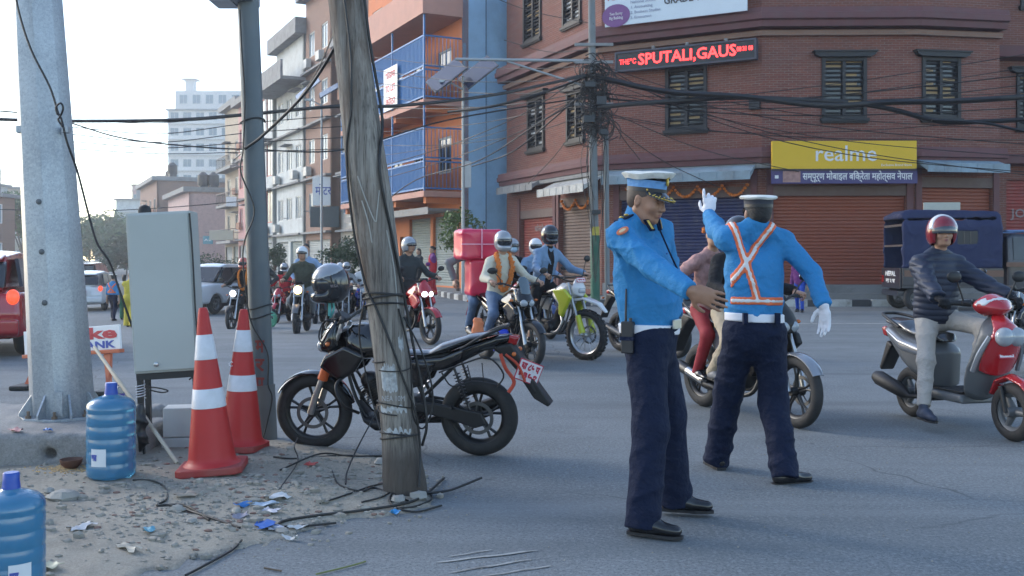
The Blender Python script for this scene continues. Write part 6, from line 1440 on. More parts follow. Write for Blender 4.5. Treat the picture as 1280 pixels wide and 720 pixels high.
 if guard:
  inst('saree_guard', 'saree', lambda: tubes('saree_guard', [(spline([(0.26, .16, .66), (0.05, .17, .74), (-0.12, .17, .78), (-0.23, .165, .66), (-0.18, .16, .56)], 4), 0.007), (spline([(0.24, .16, .66), (0.16, .165, .56), (0.0, .165, .60), (-0.18, .16, .58)], 4), 0.006)] + [([(0.15-0.11*k, .165, .70+0.02*k), (0.10-0.09*k, .165, .57+0.01*k)], 0.004) for k in range(3)], 6), matt, t)
 # steering: a handful of parts about the head
 ax = Vector((1.06, 0, 0.90)); lo_ = Vector((WB, 0, RR)); 
 inst('fork', 'fork', lambda: tubes('fork', [([(WB, .085*sg, RR), (WB-0.045, .085*sg, RR+0.13), (WB-0.10, .085*sg, RR+0.26)], [0.028, 0.027, 0.024]) for sg in (1, -1)] + [([(WB-0.10, .085*sg, RR+0.26), (WB-0.285, .085*sg, 1.0)], 0.017) for sg in (1, -1)] + [([(WB-0.20, -.10, .78), (WB-0.20, .10, .78)], 0.022), ([(WB-0.27, -.10, .95), (WB-0.27, .10, .95)], 0.020)]), fork_m, t)
 fl = inst('front_mudguard', 'fmud', fender('front_mudguard', 0, 0.318, 30, 168, 0.068), paint, t, (WB, 0, RR), (0, 0, steer))
 if round_lamp:
  def f_rl(): m = MB(); m.lathe([(0.02, -0.10), (0.07, -0.06), (0.090, 0.0), (0.092, 0.02), (0.085, 0.024)], 22, axis='x'); return m.mesh('headlight_shell', 50)
  hl = inst('headlight_shell', 'rl', f_rl, paint, t, (WB-0.13, 0, .90))
  def f_ll(): m = MB(); m.lathe([(0.084, 0.018), (0.07, 0.034), (0.03, 0.042), (0, 0.043)], 22, axis='x'); return m.mesh('headlight', 60)
  inst('headlight', 'rll', f_ll, lamp, hl)
 else:
  hl = inst('headlight_cowl', 'cowl', lambda: PF('headlight_cowl', [(1.04, .80), (1.12, .74), (1.24, .77), (1.255, .85), (1.19, .96), (1.10, 1.06), (1.06, 1.03)], lambda X, Z: 0.125-0.05*np.clip(np.abs(Z-0.86)/0.18, 0, 1)**2, 0.035, crown=0.05, res=0.011), shroud, t)
  def f_lens():
   F_ = Field((1.15, -0.16, 0.70), (1.32, 0.16, 0.98), 0.010); F_.ell((1.213, 0.045, .825), (0.045, 0.060, 0.050), 0.015); F_.ell((1.213, -0.045, .825), (0.045, 0.060, 0.050), 0.015); return F_.mesh('headlight')
  inst('headlight', 'lens', f_lens, lamp, hl)
  if visor:
   inst('windscreen', 'wscreen', lambda: PF('windscreen', [(1.17, .93), (1.205, .935), (1.13, 1.12), (1.09, 1.17), (1.08, 1.14)], 0.105, 0.012, 0.010, crown=0.03), M('tinted_screen', (0.08, 0.11, 0.13), 0.08, coat=0.6), t)
 def f_dash(): m = MB(); m.box((-0.05, -0.07, -0.02), (0.05, 0.07, 0.02)); return m.mesh('instrument', bevel=0.01)
 inst('instrument', 'dash', f_dash, matt, t, (1.06, 0, 1.045), (0, -0.5, 0))
 inst('handlebar', 'hbar', lambda: tubes('handlebar', [(spline([(0.93, .36, 1.065), (0.98, .24, 1.075), (1.03, .10, 1.03), (1.035, 0, 1.02), (1.03, -.10, 1.03), (0.98, -.24, 1.075), (0.93, -.36, 1.065)], 5), 0.012), ([(1.02, .30, 1.06), (1.0, .20, 1.07), (0.985, .19, 1.072)], 0.006), ([(1.02, -.30, 1.06), (1.0, -.20, 1.07), (0.985, -.19, 1.072)], 0.006)]), matt, t)
 for sg in (1, -1):
  inst('grip', ('grip', sg), lambda: tubes('grip', [([(0.925, sg*.385, 1.064), (0.965, sg*.265, 1.074)], 0.018)], 10), rubber, t)
  if mirrors:
   s_ = inst('mirror', ('mstem', sg), lambda: tubes('mirror', [(spline([(0.97, sg*.26, 1.08), (0.99, sg*.28, 1.14), (0.985, sg*.35, 1.21)], 4), 0.006)], 6), matt, t)
   def f_mh(): F_ = Field((-0.06, -0.11, -0.08), (0.06, 0.11, 0.08), 0.009); F_.ell((0, 0, 0), (0.022, 0.070, 0.045), 0.01); return F_.mesh('mirror_housing')
   inst('mirror_housing', 'mhouse', f_mh, matt, s_, (0.975, sg*.38, 1.24), (0, 0.2, sg*0.25))
   def f_mg(): m = MB(); m.lathe([(0.062, -0.002), (0.062, 0.002)], 20, axis='x', M4=Matrix.Scale(0.62, 4, (0, 0, 1))); return m.mesh('mirror_glass')
   inst('mirror_glass', 'mglass', f_mg, M('mirror_glass', (0.6, 0.62, 0.65), 0.04, metal=1.0), s_, (0.952, sg*.38, 1.24), (0, 0.2, sg*0.25))
 return t
def dirt_bike(label, loc, rz, group=None, steer=0.0):
 t = thing('motorcycle', label, 'motorcycle', loc, rz, group); WB = 1.38; RF = 0.345
 wheel(t, 0.0, 0.32, 0.065, 'wire', steel, knob=True); wheel(t, WB, RF, 0.052, 'wire', steel, steer, knob=True)
 inst('fuel_tank', 'd_tank', lambda: PF('fuel_tank', [(0.72, .88), (0.74, .98), (0.90, 1.06), (1.04, 1.04), (1.12, .80), (1.02, .68), (0.88, .74)], 0.13, 0.04, crown=0.04, wtop=(0.8, 1.06, 0.07)), p_white, t)
 for sg in (1, -1): 
  inst('tank_shroud', ('d_shr', sg), lambda: Field((0.7, sg*0.15-0.07, 0.5), (1.3, sg*0.15+0.07, 1.05), 0.011).prof([(0.84, .96), (1.10, .98), (1.24, .86), (1.05, .58), (0.98, .62), (0.98, .78)], 0.025, 0.014, y0=sg*0.15).mesh('tank_shroud'), p_yel, t)
  inst('side_panel', ('d_sp', sg), lambda: Field((0.0, sg*0.12-0.06, 0.5), (0.6, sg*0.12+0.06, 0.95), 0.011).prof([(0.06, .86), (0.45, .84), (0.50, .64), (0.3, .66)], 0.02, 0.012, y0=sg*0.12).mesh('side_panel'), p_white, t)
 inst('seat', 'd_seat', lambda: PF('seat', [(0.92, .97), (0.80, 1.0), (0.5, .94), (0.1, .94), (-0.12, .96), (-0.12, .91), (0.15, .86), (0.72, .86)], 0.085, 0.03, crown=0.02), seat_m, t)
 inst('rear_mudguard', 'd_rm', lambda: PF('rear_mudguard', [(0.1, .88), (-0.2, .93), (-0.46, .90), (-0.5, .87), (-0.2, .86), (0.1, .80)], 0.08, 0.015), p_white, t)
 inst('front_mudguard', 'd_fm', lambda: PF('front_mudguard', [(WB-0.20, .80), (WB, .83), (WB+0.26, .76), (WB+0.40, .66), (WB+0.41, .685), (WB+0.27, .80), (WB, .865), (WB-0.20, .84)], lambda X, Z: 0.075-0.045*np.clip((X-WB-0.1)/0.3, 0, 1), 0.012), p_white, t)
 hl = inst('headlight_mask', 'd_mask', lambda: PF('headlight_mask', [(WB-0.22, .86), (WB-0.10, .88), (WB-0.08, 1.0), (WB-0.14, 1.13), (WB-0.19, 1.13), (WB-0.24, 1.0)], lambda X, Z: 0.115-0.03*np.clip((Z-1.0)/0.12, 0, 1), 0.03, crown=0.05, res=0.011), p_white, t)
 def f_l(): F_ = Field((WB-0.16, -0.1, 0.88), (WB-0.02, 0.1, 1.05), 0.010); F_.box((WB-0.095, 0, .955), (0.025, 0.06, 0.035), 0.02); return F_.mesh('headlight')
 inst('headlight', 'd_l', f_l, lamp_off, hl)
 inst('fork', 'd_fork', lambda: tubes('fork', [([(WB, .095*sg, RF), (WB-0.09, .095*sg, RF+0.24)], [0.034, 0.03]) for sg in (1, -1)] + [([(WB-0.09, .095*sg, RF+0.24), (WB-0.28, .095*sg, 1.06)], [0.020, 0.024]) for sg in (1, -1)] + [([(WB-0.2, -.11, .88), (WB-0.2, .11, .88)], 0.024)]), steel, t)
 inst('fork_guard', 'd_fg', lambda: tubes('fork_guard', [([(WB+0.03, .10*sg, RF+0.03), (WB-0.06, .10*sg, RF+0.27)], [0.045, 0.036]) for sg in (1, -1)]), p_yel, t)
 inst('engine', 'd_eng', lambda: (Field((0.4, -0.2, 0.25), (1.0, 0.2, 0.75), 0.013).box((0.66, 0, 0.44), (0.17, 0.10, 0.10), 0.04).cap((0.74, -0.12, 0.43), (0.74, 0.12, 0.43), 0.085).cap((0.78, 0, 0.50), (0.84, 0, 0.66), 0.075).mesh('engine')), engine_m, t)
 inst('frame', 'd_fr', lambda: tubes('frame', [(spline([(1.10, 0, .98), (1.04, .04*sg, .60), (0.90, .08*sg, .36), (0.5, .09*sg, .34), (0.46, .09*sg, .6), (0.6, .07*sg, .84)], 4), 0.015) for sg in (1, -1)] + [([(0.5, .09*sg, .46), (0, .10*sg, .33)], [0.03, 0.018]) for sg in (1, -1)] + [([(0.6, .06*sg, .84), (-0.05, .06*sg, .88)], 0.012) for sg in (1, -1)]), p_grey, t)
 inst('exhaust', 'd_ex', lambda: tubes('exhaust', [(spline([(0.9, -.05, .6), (0.98, -.10, .5), (0.85, -.13, .36), (0.5, -.13, .5), (0.3, -.14, .68)], 4), 0.02), ([(0.3, -.14, .68), (-0.1, -.15, .84)], 0.05)], 12), steel, t)
 inst('handlebar', 'd_hb', lambda: tubes('handlebar', [(spline([(0.98, .40, 1.15), (1.03, .25, 1.16), (1.09, .10, 1.09), (1.09, -.10, 1.09), (1.03, -.25, 1.16), (0.98, -.40, 1.15)], 5), 0.012), ([(1.06, -.18, 1.14), (1.06, .18, 1.14)], 0.012)]), matt, t)
 inst('mirror', 'd_mi', lambda: (lambda m: (m.tube([(1.02, .26, 1.16), (1.03, .30, 1.36)], 0.006, 6), m.ball((1.03, .33, 1.40), 0.055, 10, 0, (0.4, 1.1, 0.9)), m.mesh('mirror', 60))[-1])(MB()), matt, t)
 num_plate(t, plane_frame((WB-0.11, 0, 1.105), (0, 1, 0), (-0.35, 0, 0.93)), 0.16, 0.07, ('बा ९२ प',))
 return t
def scooter(label, loc, rz, paint=p_red, group=None, scale=1.0, full=True, lamp=lamp_off):
 t = thing('scooter', label, 'scooter', loc, rz, group); t.scale = (scale,)*3; WB = 1.24; r = 0.225
 wheel(t, 0, r, 0.055, 'tri', p_grey, disc=False); wheel(t, WB, r, 0.052, 'tri', p_grey, 0.0, disc=False)
 inst('front_apron', 's_ap', lambda: PF('front_apron', [(0.80, .28), (0.86, .26), (0.96, .30), (1.03, .50), (1.14, .70), (1.20, .82), (1.11, .93), (1.0, .96), (0.95, .90), (0.90, .6)], lambda X, Z: 0.235-0.12*np.clip((Z-0.55)/0.4, 0, 1)-0.05*np.clip((0.45-Z)/0.2, 0, 1), 0.05, crown=0.09, res=0.013), p_grey if full else paint, t)
 inst('apron_cover', 's_ac', lambda: PF('apron_cover', [(0.98, .50), (1.06, .48), (1.17, .66), (1.245, .80), (1.20, .90), (1.10, .97), (1.02, .975), (1.10, .84), (1.04, .66)], lambda X, Z: 0.215-0.10*np.clip((Z-0.60)/0.35, 0, 1), 0.04, crown=0.08, res=0.012), paint, t)
 inst('front_mudguard', 's_fm', lambda: PF('front_mudguard', [(WB-0.25, .33), (WB-0.17, .47), (WB-0.02, .52), (WB+0.14, .47), (WB+0.24, .35), (WB+0.21, .35), (WB+0.10, .43), (WB-0.03, .465), (WB-0.15, .42), (WB-0.21, .33)], 0.085, 0.02, crown=0.05, res=0.011), paint, t)
 inst('floor_board', 's_fb', lambda: PF('floor_board', [(0.40, .24), (0.42, .32), (0.86, .31), (0.88, .24)], 0.19, 0.03, res=0.012), p_grey, t)
 inst('rear_body', 's_rb', lambda: PF('rear_body', [(0.46, .30), (0.48, .62), (0.40, .70), (0.1, .74), (-0.22, .82), (-0.36, .80), (-0.30, .68), (-0.05, .52), (0.15, .40)], lambda X, Z: 0.175-0.09*np.clip((0.05-X)/0.4, 0, 1), 0.05, crown=0.05, res=0.013), p_grey, t)
 inst('side_cover', 's_sc', lambda: PF('side_cover', [(0.44, .54), (0.40, .66), (0.1, .71), (-0.2, .80), (-0.33, .785), (-0.18, .68), (0.08, .58)], lambda X, Z: 0.192-0.09*np.clip((0.05-X)/0.4, 0, 1), 0.035, crown=0.02, res=0.012), M('scooter_silver', (0.25, 0.26, 0.28), 0.3, metal=0.4, coat=0.3), t)
 inst('seat', 's_se', lambda: PF('seat', [(0.50, .70), (0.46, .78), (0.3, .795), (0.12, .80), (-0.02, .86), (-0.25, .875), (-0.27, .82), (0.0, .75), (0.3, .70)], lambda X, Z: 0.135-0.04*np.clip((X-0.2)/0.3, 0, 1), 0.035, crown=0.02, res=0.012), seat_m, t)
 inst('grab_rail', 's_gr', lambda: tubes('grab_rail', [(spline([(0.0, .145, .80), (-0.18, .14, .87), (-0.34, .08, .90), (-0.36, 0, .905), (-0.34, -.08, .90), (-0.18, -.14, .87), (0.0, -.145, .80)], 4), 0.014)]), matt, t)
 inst('tail_light', 's_tl', lambda: PF('tail_light', [(-0.31, .79), (-0.385, .78), (-0.35, .70), (-0.28, .69)], 0.075, 0.02, 0.011), redlens, t)
 inst('rear_mudguard', 's_rm', lambda: PF('rear_mudguard', [(-0.22, .62), (-0.30, .66), (-0.42, .40), (-0.39, .38)], 0.07, 0.012, 0.011), matt, t)
 inst('engine', 's_en', lambda: Field((-0.15, -0.2, 0.1), (0.5, 0.2, 0.5), 0.013).cap((0.0, 0.10, 0.225), (0.34, 0.10, 0.27), 0.06, 0.075, flat=((0, 1, 0), 0.7)).box((0.25, 0, 0.27), (0.12, 0.10, 0.08), 0.04).mesh('engine'), engine_m, t)
 inst('exhaust', 's_ex', lambda: tubes('exhaust', [([(0.30, -.12, .22), (0.15, -.15, .21), (0.08, -.16, .24), (-0.24, -.175, .32), (-0.30, -.176, .335)], [0.018, 0.02, 0.06, 0.068, 0.05])], 14), matt, t)
 inst('fork', 's_fk', lambda: tubes('fork', [([(WB, .07*sg, r), (WB-0.06, .07*sg, .42)], 0.02) for sg in (1, -1)]), matt, t)
 hc = inst('handle_cowl', 's_hc', lambda: PF('handle_cowl', [(0.90, .98), (0.98, .94), (1.10, .96), (1.17, 1.01), (1.10, 1.10), (1.0, 1.13), (0.90, 1.08)], lambda X, Z: 0.17-0.05*np.clip((X-0.98)/0.15, 0, 1), 0.04, crown=0.07, res=0.012), paint, t)
 inst('headlight', 's_hl', lambda: Field((1.10, -0.14, 0.70), (1.30, 0.14, 0.95), 0.011).ell((1.205, 0.055, 0.80), (0.06, 0.075, 0.075), 0.01).ell((1.205, -0.055, 0.80), (0.06, 0.075, 0.075), 0.01).mesh('headlight'), lamp, t)
 inst('cowl_graphic', 's_cg', lambda: (lambda F_: (F_.prof([(0.90, .98), (0.98, .94), (1.10, .96), (1.17, 1.01), (1.10, 1.10), (1.0, 1.13), (0.90, 1.08)], lambda X, Z: 0.173-0.05*np.clip((X-0.98)/0.15, 0, 1), 0.04, crown=0.065), F_.mod(lambda D, X, Y, Z: np.maximum(D, np.abs(Z-1.065-0.35*(X-1.05)+0.015*np.sin(X*90)+0*Y)-0.024)), F_.mod(lambda D, X, Y, Z: np.maximum(D, 1.0-X+0*Y+0*Z)), F_.mesh('cowl_graphic')))(Field((0.85, -0.22, 0.88), (1.22, 0.22, 1.18), 0.010))[-1], p_white, t)
 inst('handlebar', 's_hb', lambda: tubes('handlebar', [([(0.93, sg*.14, 1.05), (0.88, sg*.26, 1.05), (0.86, sg*.37, 1.04)], [0.03, 0.018, 0.019]) for sg in (1, -1)] + [([(0.93, .22, 1.055), (0.93, -.22, 1.055)], 0.012)]), matt, t)
 for sg in (1, -1): inst('mirror', ('s_mi', sg), lambda: (lambda m: (m.tube([(0.92, sg*.20, 1.07), (0.94, sg*.27, 1.22)], 0.007, 6), m.ball((0.94, sg*.30, 1.26), 0.062, 12, 0, (0.35, 1.1, 0.75)), m.mesh('mirror', 60))[-1])(MB()), matt, t)
 inst('floor_mat', 's_mat', lambda: MB().box((0.46, -0.15, 0.322), (0.84, 0.15, 0.332)).mesh('floor_mat'), rubber, t)
 if full:
  for sg in (1, -1):
   inst('apron_flash', ('s_fl', sg), lambda: tubes('apron_flash', [(spline([(1.03, sg*0.205, .52), (1.09, sg*0.19, .66), (1.15, sg*0.14, .80)], 4), [0.02]*9)], 6), M('scooter_silver'.strip(), (0.25, 0.26, 0.28)), t)
   inst('side_cover_line', ('s_ln', sg), lambda: tubes('side_cover_line', [([(0.36, sg*0.188, .62), (0.05, sg*0.19, .68), (-0.2, sg*0.14, .76)], [0.008, 0.012, 0.006])], 6), steel, t)
  num_plate(t, plane_frame((1.16, 0, 0.66), (0, 1, 0), (-0.3, 0, 0.95)), 0.14, 0.06, ('बा ७२ प',))
 return t

# seated riders ------------------------------------------------------------------
def rider(label, bike, o, kind='street', lean_f=0.0, group=None, look=(1, 0, 0), res=0.014, one_hand=False, foot=None, dx=0.0, pillion=False, hands=None, name='person', s=0.98):
 loc, rz, sc_ = bike.location, bike.rotation_euler[2], bike.scale[0]
 if kind == 'street': pel, ch, g, an = V3(0.40+dx, 0, .93), V3(0.50+dx+lean_f, 0, 1.40), V3(0.945, 0.325, 1.075), V3(0.40, 0.175, .395)
 elif kind == 'dirt': pel, ch, g, an = V3(0.42, 0, 1.05), V3(0.56+lean_f, 0, 1.51), V3(1.0, 0.35, 1.16), V3(0.52, 0.18, .46)
 else: pel, ch, g, an = V3(0.30, 0, .93), V3(0.34+lean_f, 0, 1.40), V3(0.875, 0.32, 1.05), V3(0.62, 0.13, .415)
 if pillion: pel, ch, g, an = pel+V3(-0.36, 0, 0.09), ch+V3(-0.38, 0, 0.10), V3(0.25, 0.20, 1.06), V3(0.15, 0.17, .46)
 hd = ch + V3(0.05, 0, 0.225)*s; wr = [V3(g.x-0.075, g.y+0.02, g.z+0.03), V3(g.x-0.075, -g.y-0.02, g.z+0.03)]; ans = [an.copy(), V3(an.x, -an.y, an.z)]; kh = [(1, 0.25, 0.5), (1, -0.25, 0.5)]; td = [(1, 0.1, -0.05), (1, -0.1, -0.05)]
 hdir = [(0.9, 0.1, -0.15), (0.9, -0.1, -0.15)]; hn = [(0.2, 0, -1), (0.2, 0, -1)]; hs = [(0.2, -1, 0), (0.2, 1, 0)]; cu = [1.15, 1.15]
 if foot is not None:
  i = 0 if foot > 0 else 1; ans[i] = V3(an.x+0.02, foot*0.36, 0.085); kh[i] = (1, foot*0.6, 0.2); td[i] = (1, foot*0.15, 0)
 if hands: 
  for i, h in enumerate(hands):
   if h is not None: wr[i] = V3(*h[0]); hdir[i] = h[1]; hn[i] = h[2]; hs[i] = h[3]; cu[i] = h[4]
 J = human(label, (0, 0, 0), 0, dict(s=s, pel=pel, ch=ch, hd=hd, tf=(1, 0, 0), hf=nv(look), wr=wr, eh=((-0.3, 0.6, -0.8), (-0.3, -0.6, -0.8)), an=ans, kh=kh, td=td, hdir=hdir, hn=hn, hs=hs, curl=cu), o, res, group, name)
 J['t'].location = loc; J['t'].rotation_euler = (bike.rotation_euler[0], 0, rz); J['t'].scale = (sc_,)*3
 return J
jeans = cloth('jeans', (0.10, 0.15, 0.24), 0.2); khaki = cloth('khaki', (0.36, 0.30, 0.22), 0.1); dkgrey = cloth('dark_grey', (0.035, 0.04, 0.042), 0.15); blackc = cloth('black', (0.013, 0.013, 0.015), 0.2); denim = cloth('denim_shirt', (0.16, 0.25, 0.38), 0.12); creamc = cloth('cream', (0.50, 0.47, 0.38), 0.06); lblue = cloth('light_blue', (0.24, 0.34, 0.50), 0.08)
greycl = cloth('grey', (0.20, 0.21, 0.22), 0.1); redcl = cloth('red', (0.38, 0.02, 0.03), 0.1); purpc = cloth('purple', (0.12, 0.03, 0.14), 0.1); orangec = cloth('orange', (0.55, 0.17, 0.03), 0.1); puffer = M('puffer_navy', (0.018, 0.024, 0.045), 0.55, var=0.15, scale=8, spec=0.4); beige = cloth('beige_trousers', (0.40, 0.37, 0.34), 0.08); whitec = cloth('white', (0.55, 0.56, 0.58), 0.05); camo = cloth('camouflage', (0.06, 0.065, 0.05), 0.6, scale=14); bluec = cloth('royal_blue', (0.02, 0.06, 0.32), 0.1); pinkc = cloth('pink_print', (0.42, 0.24, 0.22), 0.5, scale=22); yellowc = cloth('yellow', (0.5, 0.40, 0.06), 0.15); greenc = cloth('green', (0.03, 0.16, 0.10), 0.15); maskm = cloth('face_mask', (0.35, 0.48, 0.6), 0.05)
RG = 'riders waiting at the junction'
def face_mask(J, mat=None):
 P = lambda a, b, e: J['hd'] + J['hf']*a + J['hl']*b + J['hu']*e; F_ = Field([J['hd'][k]-0.2 for k in range(3)], [J['hd'][k]+0.2 for k in range(3)], 0.011)
 F_.ell(P(0.045, 0, -0.045), (0.070, 0.068, 0.062), 0.01, (J['hf'], J['hl'], J['hu'])); F_.cut(P(0.03, 0, 0), -J['hf']); F_.build('face_mask', mat or maskm, J['t'])
def garland_on(J, mat=None, n=70, label=None):
 """marigold strand lying round the neck and down the chest"""
 m = MB(); rg = random.Random(4); u, f, l, ch = J['u'], J['f'], J['l'], J['ch']; pts = spline([ch+u*0.06-f*0.06+l*0.0, ch+u*0.055+l*0.09+f*0.0, ch-u*0.05+l*0.105+f*0.125, ch-u*0.28+l*0.075+f*0.150, ch-u*0.40+f*0.165, ch-u*0.28-l*0.075+f*0.150, ch-u*0.05-l*0.105+f*0.125, ch+u*0.055-l*0.09+f*0.0, ch+u*0.06-f*0.06], 12)
 for p in pts:
  for _ in range(2): m.ball(p+Vector((rg.uniform(-.012, .012),)*3), rg.uniform(0.022, 0.03), 6, 0, (1, 1, 1), 0.25, rg)
 return m.build('garland', mat or M('marigold', (0.55, 0.16, 0.03), 0.8, var=0.35, scale=40), J['t'])

def bike_at(pf, pr=None, head=None):
 """ground point under the front wheel pixel and heading -> location of the rear wheel"""
 f = G(*pf); a = R(head); return f, a
def place(front_px, head, WB=1.32, scale=1.0):
 f = G(*front_px); a = R(head); r = f - Vector((math.cos(a), math.sin(a), 0))*WB*scale; return (r.x, r.y, gz(r.x, r.y)), a

# parked black motorcycle
fr, rr_ = G(403, 561), G(600, 569); d = fr-rr_; hdg = math.atan2(d.y, d.x); sc_ = 0.935
pk_loc = (rr_.x, rr_.y, 0.0)
PB = street_bike('black motorcycle parked behind the leaning wooden pole', pk_loc, hdg, p_black, p_black, scale=sc_, lean=-R(5), steer=R(8), round_lamp=False, rimm=alloy_b, mirrors=False, plate='bent')
# orange fork reflector, cloth tied at the tail, crank guard, side stand, tool box
inst('fork_gaiter', 'pk_or', lambda: tubes('fork_gaiter', [([(1.32-0.11, .088*sg, .30+0.27), (1.32-0.18, .088*sg, .30+0.45)], [0.040, 0.034]) for sg in (1, -1)], 12), M('orange_plastic', (0.55, 0.10, 0.02), 0.5, var=0.15), PB)
inst('crash_guard', 'pk_cg', lambda: tubes('crash_guard', [(spline([(1.0, .05*sg, .62), (1.04, .24*sg, .56), (0.98, .27*sg, .42), (0.92, .10*sg, .32)], 5), 0.012) for sg in (1, -1)]), matt, PB)
inst('side_stand', 'pk_ss', lambda: tubes('side_stand', [([(0.52, .10, .28), (0.46, .27, -0.012)], 0.011), ([(0.44, .27, -0.016), (0.50, .28, -0.016)], 0.014)]), matt, PB)
inst('red_strap', 'pk_rs', lambda: tubes('red_strap', [(spline([(-0.20, .12, .80), (-0.24, .14, .70), (-0.30, .13, .60), (-0.26, .14, .52)], 4), 0.014), (spline([(-0.24, .13, .80), (-0.33, .12, .72), (-0.38, .12, .60)], 4), 0.010)], 6), M('red_cloth_strap', (0.45, 0.06, 0.03), 0.8, var=0.2), PB)
inst('tail_mud_flap', 'pk_fl', lambda: PF('tail_mud_flap', [(-0.30, .66), (-0.36, .70), (-0.56, .42), (-0.535, .40), (-0.43, .46)], 0.062, 0.008, 0.009), matt, PB)
inst('belly_cover', 'pk_tb', lambda: PF('belly_pan', [(0.50, .28), (0.86, .30), (0.96, .42), (0.90, .24), (0.80, .17), (0.56, .18)], 0.13, 0.03, 0.011, crown=0.03), matt, PB).name = 'belly_pan'  # matt black belly pan under the engine
inst('kick_lever', 'pk_kl', lambda: tubes('kick_lever', [([(0.56, -.13, .36), (0.50, -.17, .44), (0.44, -.19, .52)], 0.011), ([(0.56, .15, .30), (0.66, .17, .30), (0.68, .19, .31)], 0.008)]), steel, PB)['kind'] = 'stuff'
m = MB(); rg = random.Random(5)
for k in range(7): a = Vector((1.08, rg.uniform(-.06, .06), 1.0)); m.tube(spline([a, a+Vector((0.10, rg.uniform(-.08, .08), 0.02)), a+Vector((0.13, rg.uniform(-.08, .08), -0.12)), a+Vector((0.02, rg.uniform(-.05, .05), -0.22))], 5), 0.006, 5)
m.build('control_cable', matt, PB, smooth=60)['kind'] = 'stuff'
for sg in (1,): 
 s_ = ob('mirror', tubes('mirror', [(spline([(0.97, sg*.26, 1.08), (0.99, sg*.28, 1.14), (0.985, sg*.33, 1.20)], 4), 0.006)], 6), matt, PB)
# helmet hanging on the parked motorcycle
hc = W(412, 357, 7.25); J = dict(hd=Vector((0, 0, 0)), hf=nv((-0.8, -0.55, -0.05)), hl=None, hu=None, t=None, s=1.0)
th = thing('helmet', 'glossy black and white helmet resting on the parked motorcycle handlebar', 'helmet', hc, 0); J['t'] = th; J['hl'] = nv(Vector((0, 0, 1)).cross(J['hf'])); J['hu'] = J['hf'].cross(J['hl'])
hm_ = helmet(J, h_black, None, True, None, 0.98)
F_ = Field((-.2, -.2, -.2), (.2, .2, .25), 0.008); fr_ = (J['hf'], J['hl'], J['hu']); F_.ell(J['hf']*-0.012+J['hu']*0.035, (0.1395, 0.1235, 0.1275), 0.01, fr_); F_.cut(J['hu']*0.085, -(J['hu']*0.9+J['hf']*0.3)); F_.build('helmet_top', h_silver, hm_)
lettering('VEGA', M('dim_white', (0.4, 0.38, 0.36), 0.6), hm_, plane_frame(J['hf']*0.02+J['hl']*0.124+J['hu']*0.0, nv(-J['hf']), J['hu']), 0.02, 0.06)
m = MB(); m.tube(spline([(0.02, 0.01, -0.10), (0.03, 0.0, -0.17), (0.0, 0.02, -0.24)], 4), 0.008, 6); m.tube([(0, 0, -0.06), (0.0, 0.0, -0.22)], 0.012, 8); m.build('chin_strap', M('strap_teal', (0.10, 0.38, 0.36), 0.7), th)
# the mirror stalk that carries the helmet belongs to the motorcycle
inv = (Matrix.Translation(pk_loc) @ Matrix.Rotation(hdg, 4, 'Z') @ Matrix.Rotation(-R(5), 4, 'X') @ Matrix.Scale(sc_, 4)).inverted()
a_, b_ = inv @ W(409, 418, 7.28), inv @ W(411, 374, 7.25); m = MB(); m.tube([a_, (a_+b_)/2, b_], 0.012, 8); m.tube([a_, V3(1.03, 0.1, 1.03)], 0.012, 8); m.build('mirror_stalk', matt, PB, smooth=60)

# garlanded rider with pillion carrying the pink package
loc, a = place((664, 460), -62); B = street_bike('dark street motorcycle with a small windscreen ridden by the garlanded man', loc, a, p_black, p_black, RG, steer=R(4), visor=True, lamp=lamp_off, rim_tape=redlens)
J = rider('rider in cream shirt with a marigold garland and pale helmet', B, dict(top=creamc, hem=-0.05, bottom=jeans, shoe=blackshoe, skin=skin_b), look=(1, -0.10, -0.02), group=RG); helmet(J, h_silver); garland_on(J)
J = rider('pillion in grey shirt behind the garlanded rider under the pink package', B, dict(top=greycl, bottom=jeans, shoe=blackshoe, hair='short'), pillion=True, group=RG, look=(1, -0.6, 0), hands=[None, ((0.02, -0.34, 1.10), (0.6, -0.2, -0.6), (0, 1, 0), (1, 0, 0), 0.6)]); J['t'].location = Vector(J['t'].location) + Vector((-0.16, 0.45, 0))
pkg = W(597, 328, 14.05); t = thing('package', 'big red pink wrapped parcel strapped behind the garlanded rider', 'parcel', pkg, R(18)); t.scale = (1.06,)*3; cov = M('pink_wrap', (0.55, 0.02, 0.07), 0.35, var=0.12, scale=4, coat=0.2)
F_ = Field((-.4, -.35, -.6), (.4, .35, .55), 0.016); F_.box((0, 0, 0.24), (0.28, 0.24, 0.20), 0.05); F_.wrinkle(0.010, 22, 4); F_.build('bundle', cov, t)
F_ = Field((-.4, -.35, -.6), (.4, .35, .55), 0.016); F_.box((0.02, 0, -0.20), (0.17, 0.18, 0.25), 0.06); F_.wrinkle(0.012, 24, 7); F_.build('bundle', cov, t)
m = MB(); m.box((-0.285, -0.25, 0.23), (0.285, -0.243, 0.245)); m.box((-0.02, -0.25, 0.05), (-0.005, -0.243, 0.44)); m.build('tape', M('pink_tape', (0.7, 0.3, 0.4), 0.4), t)
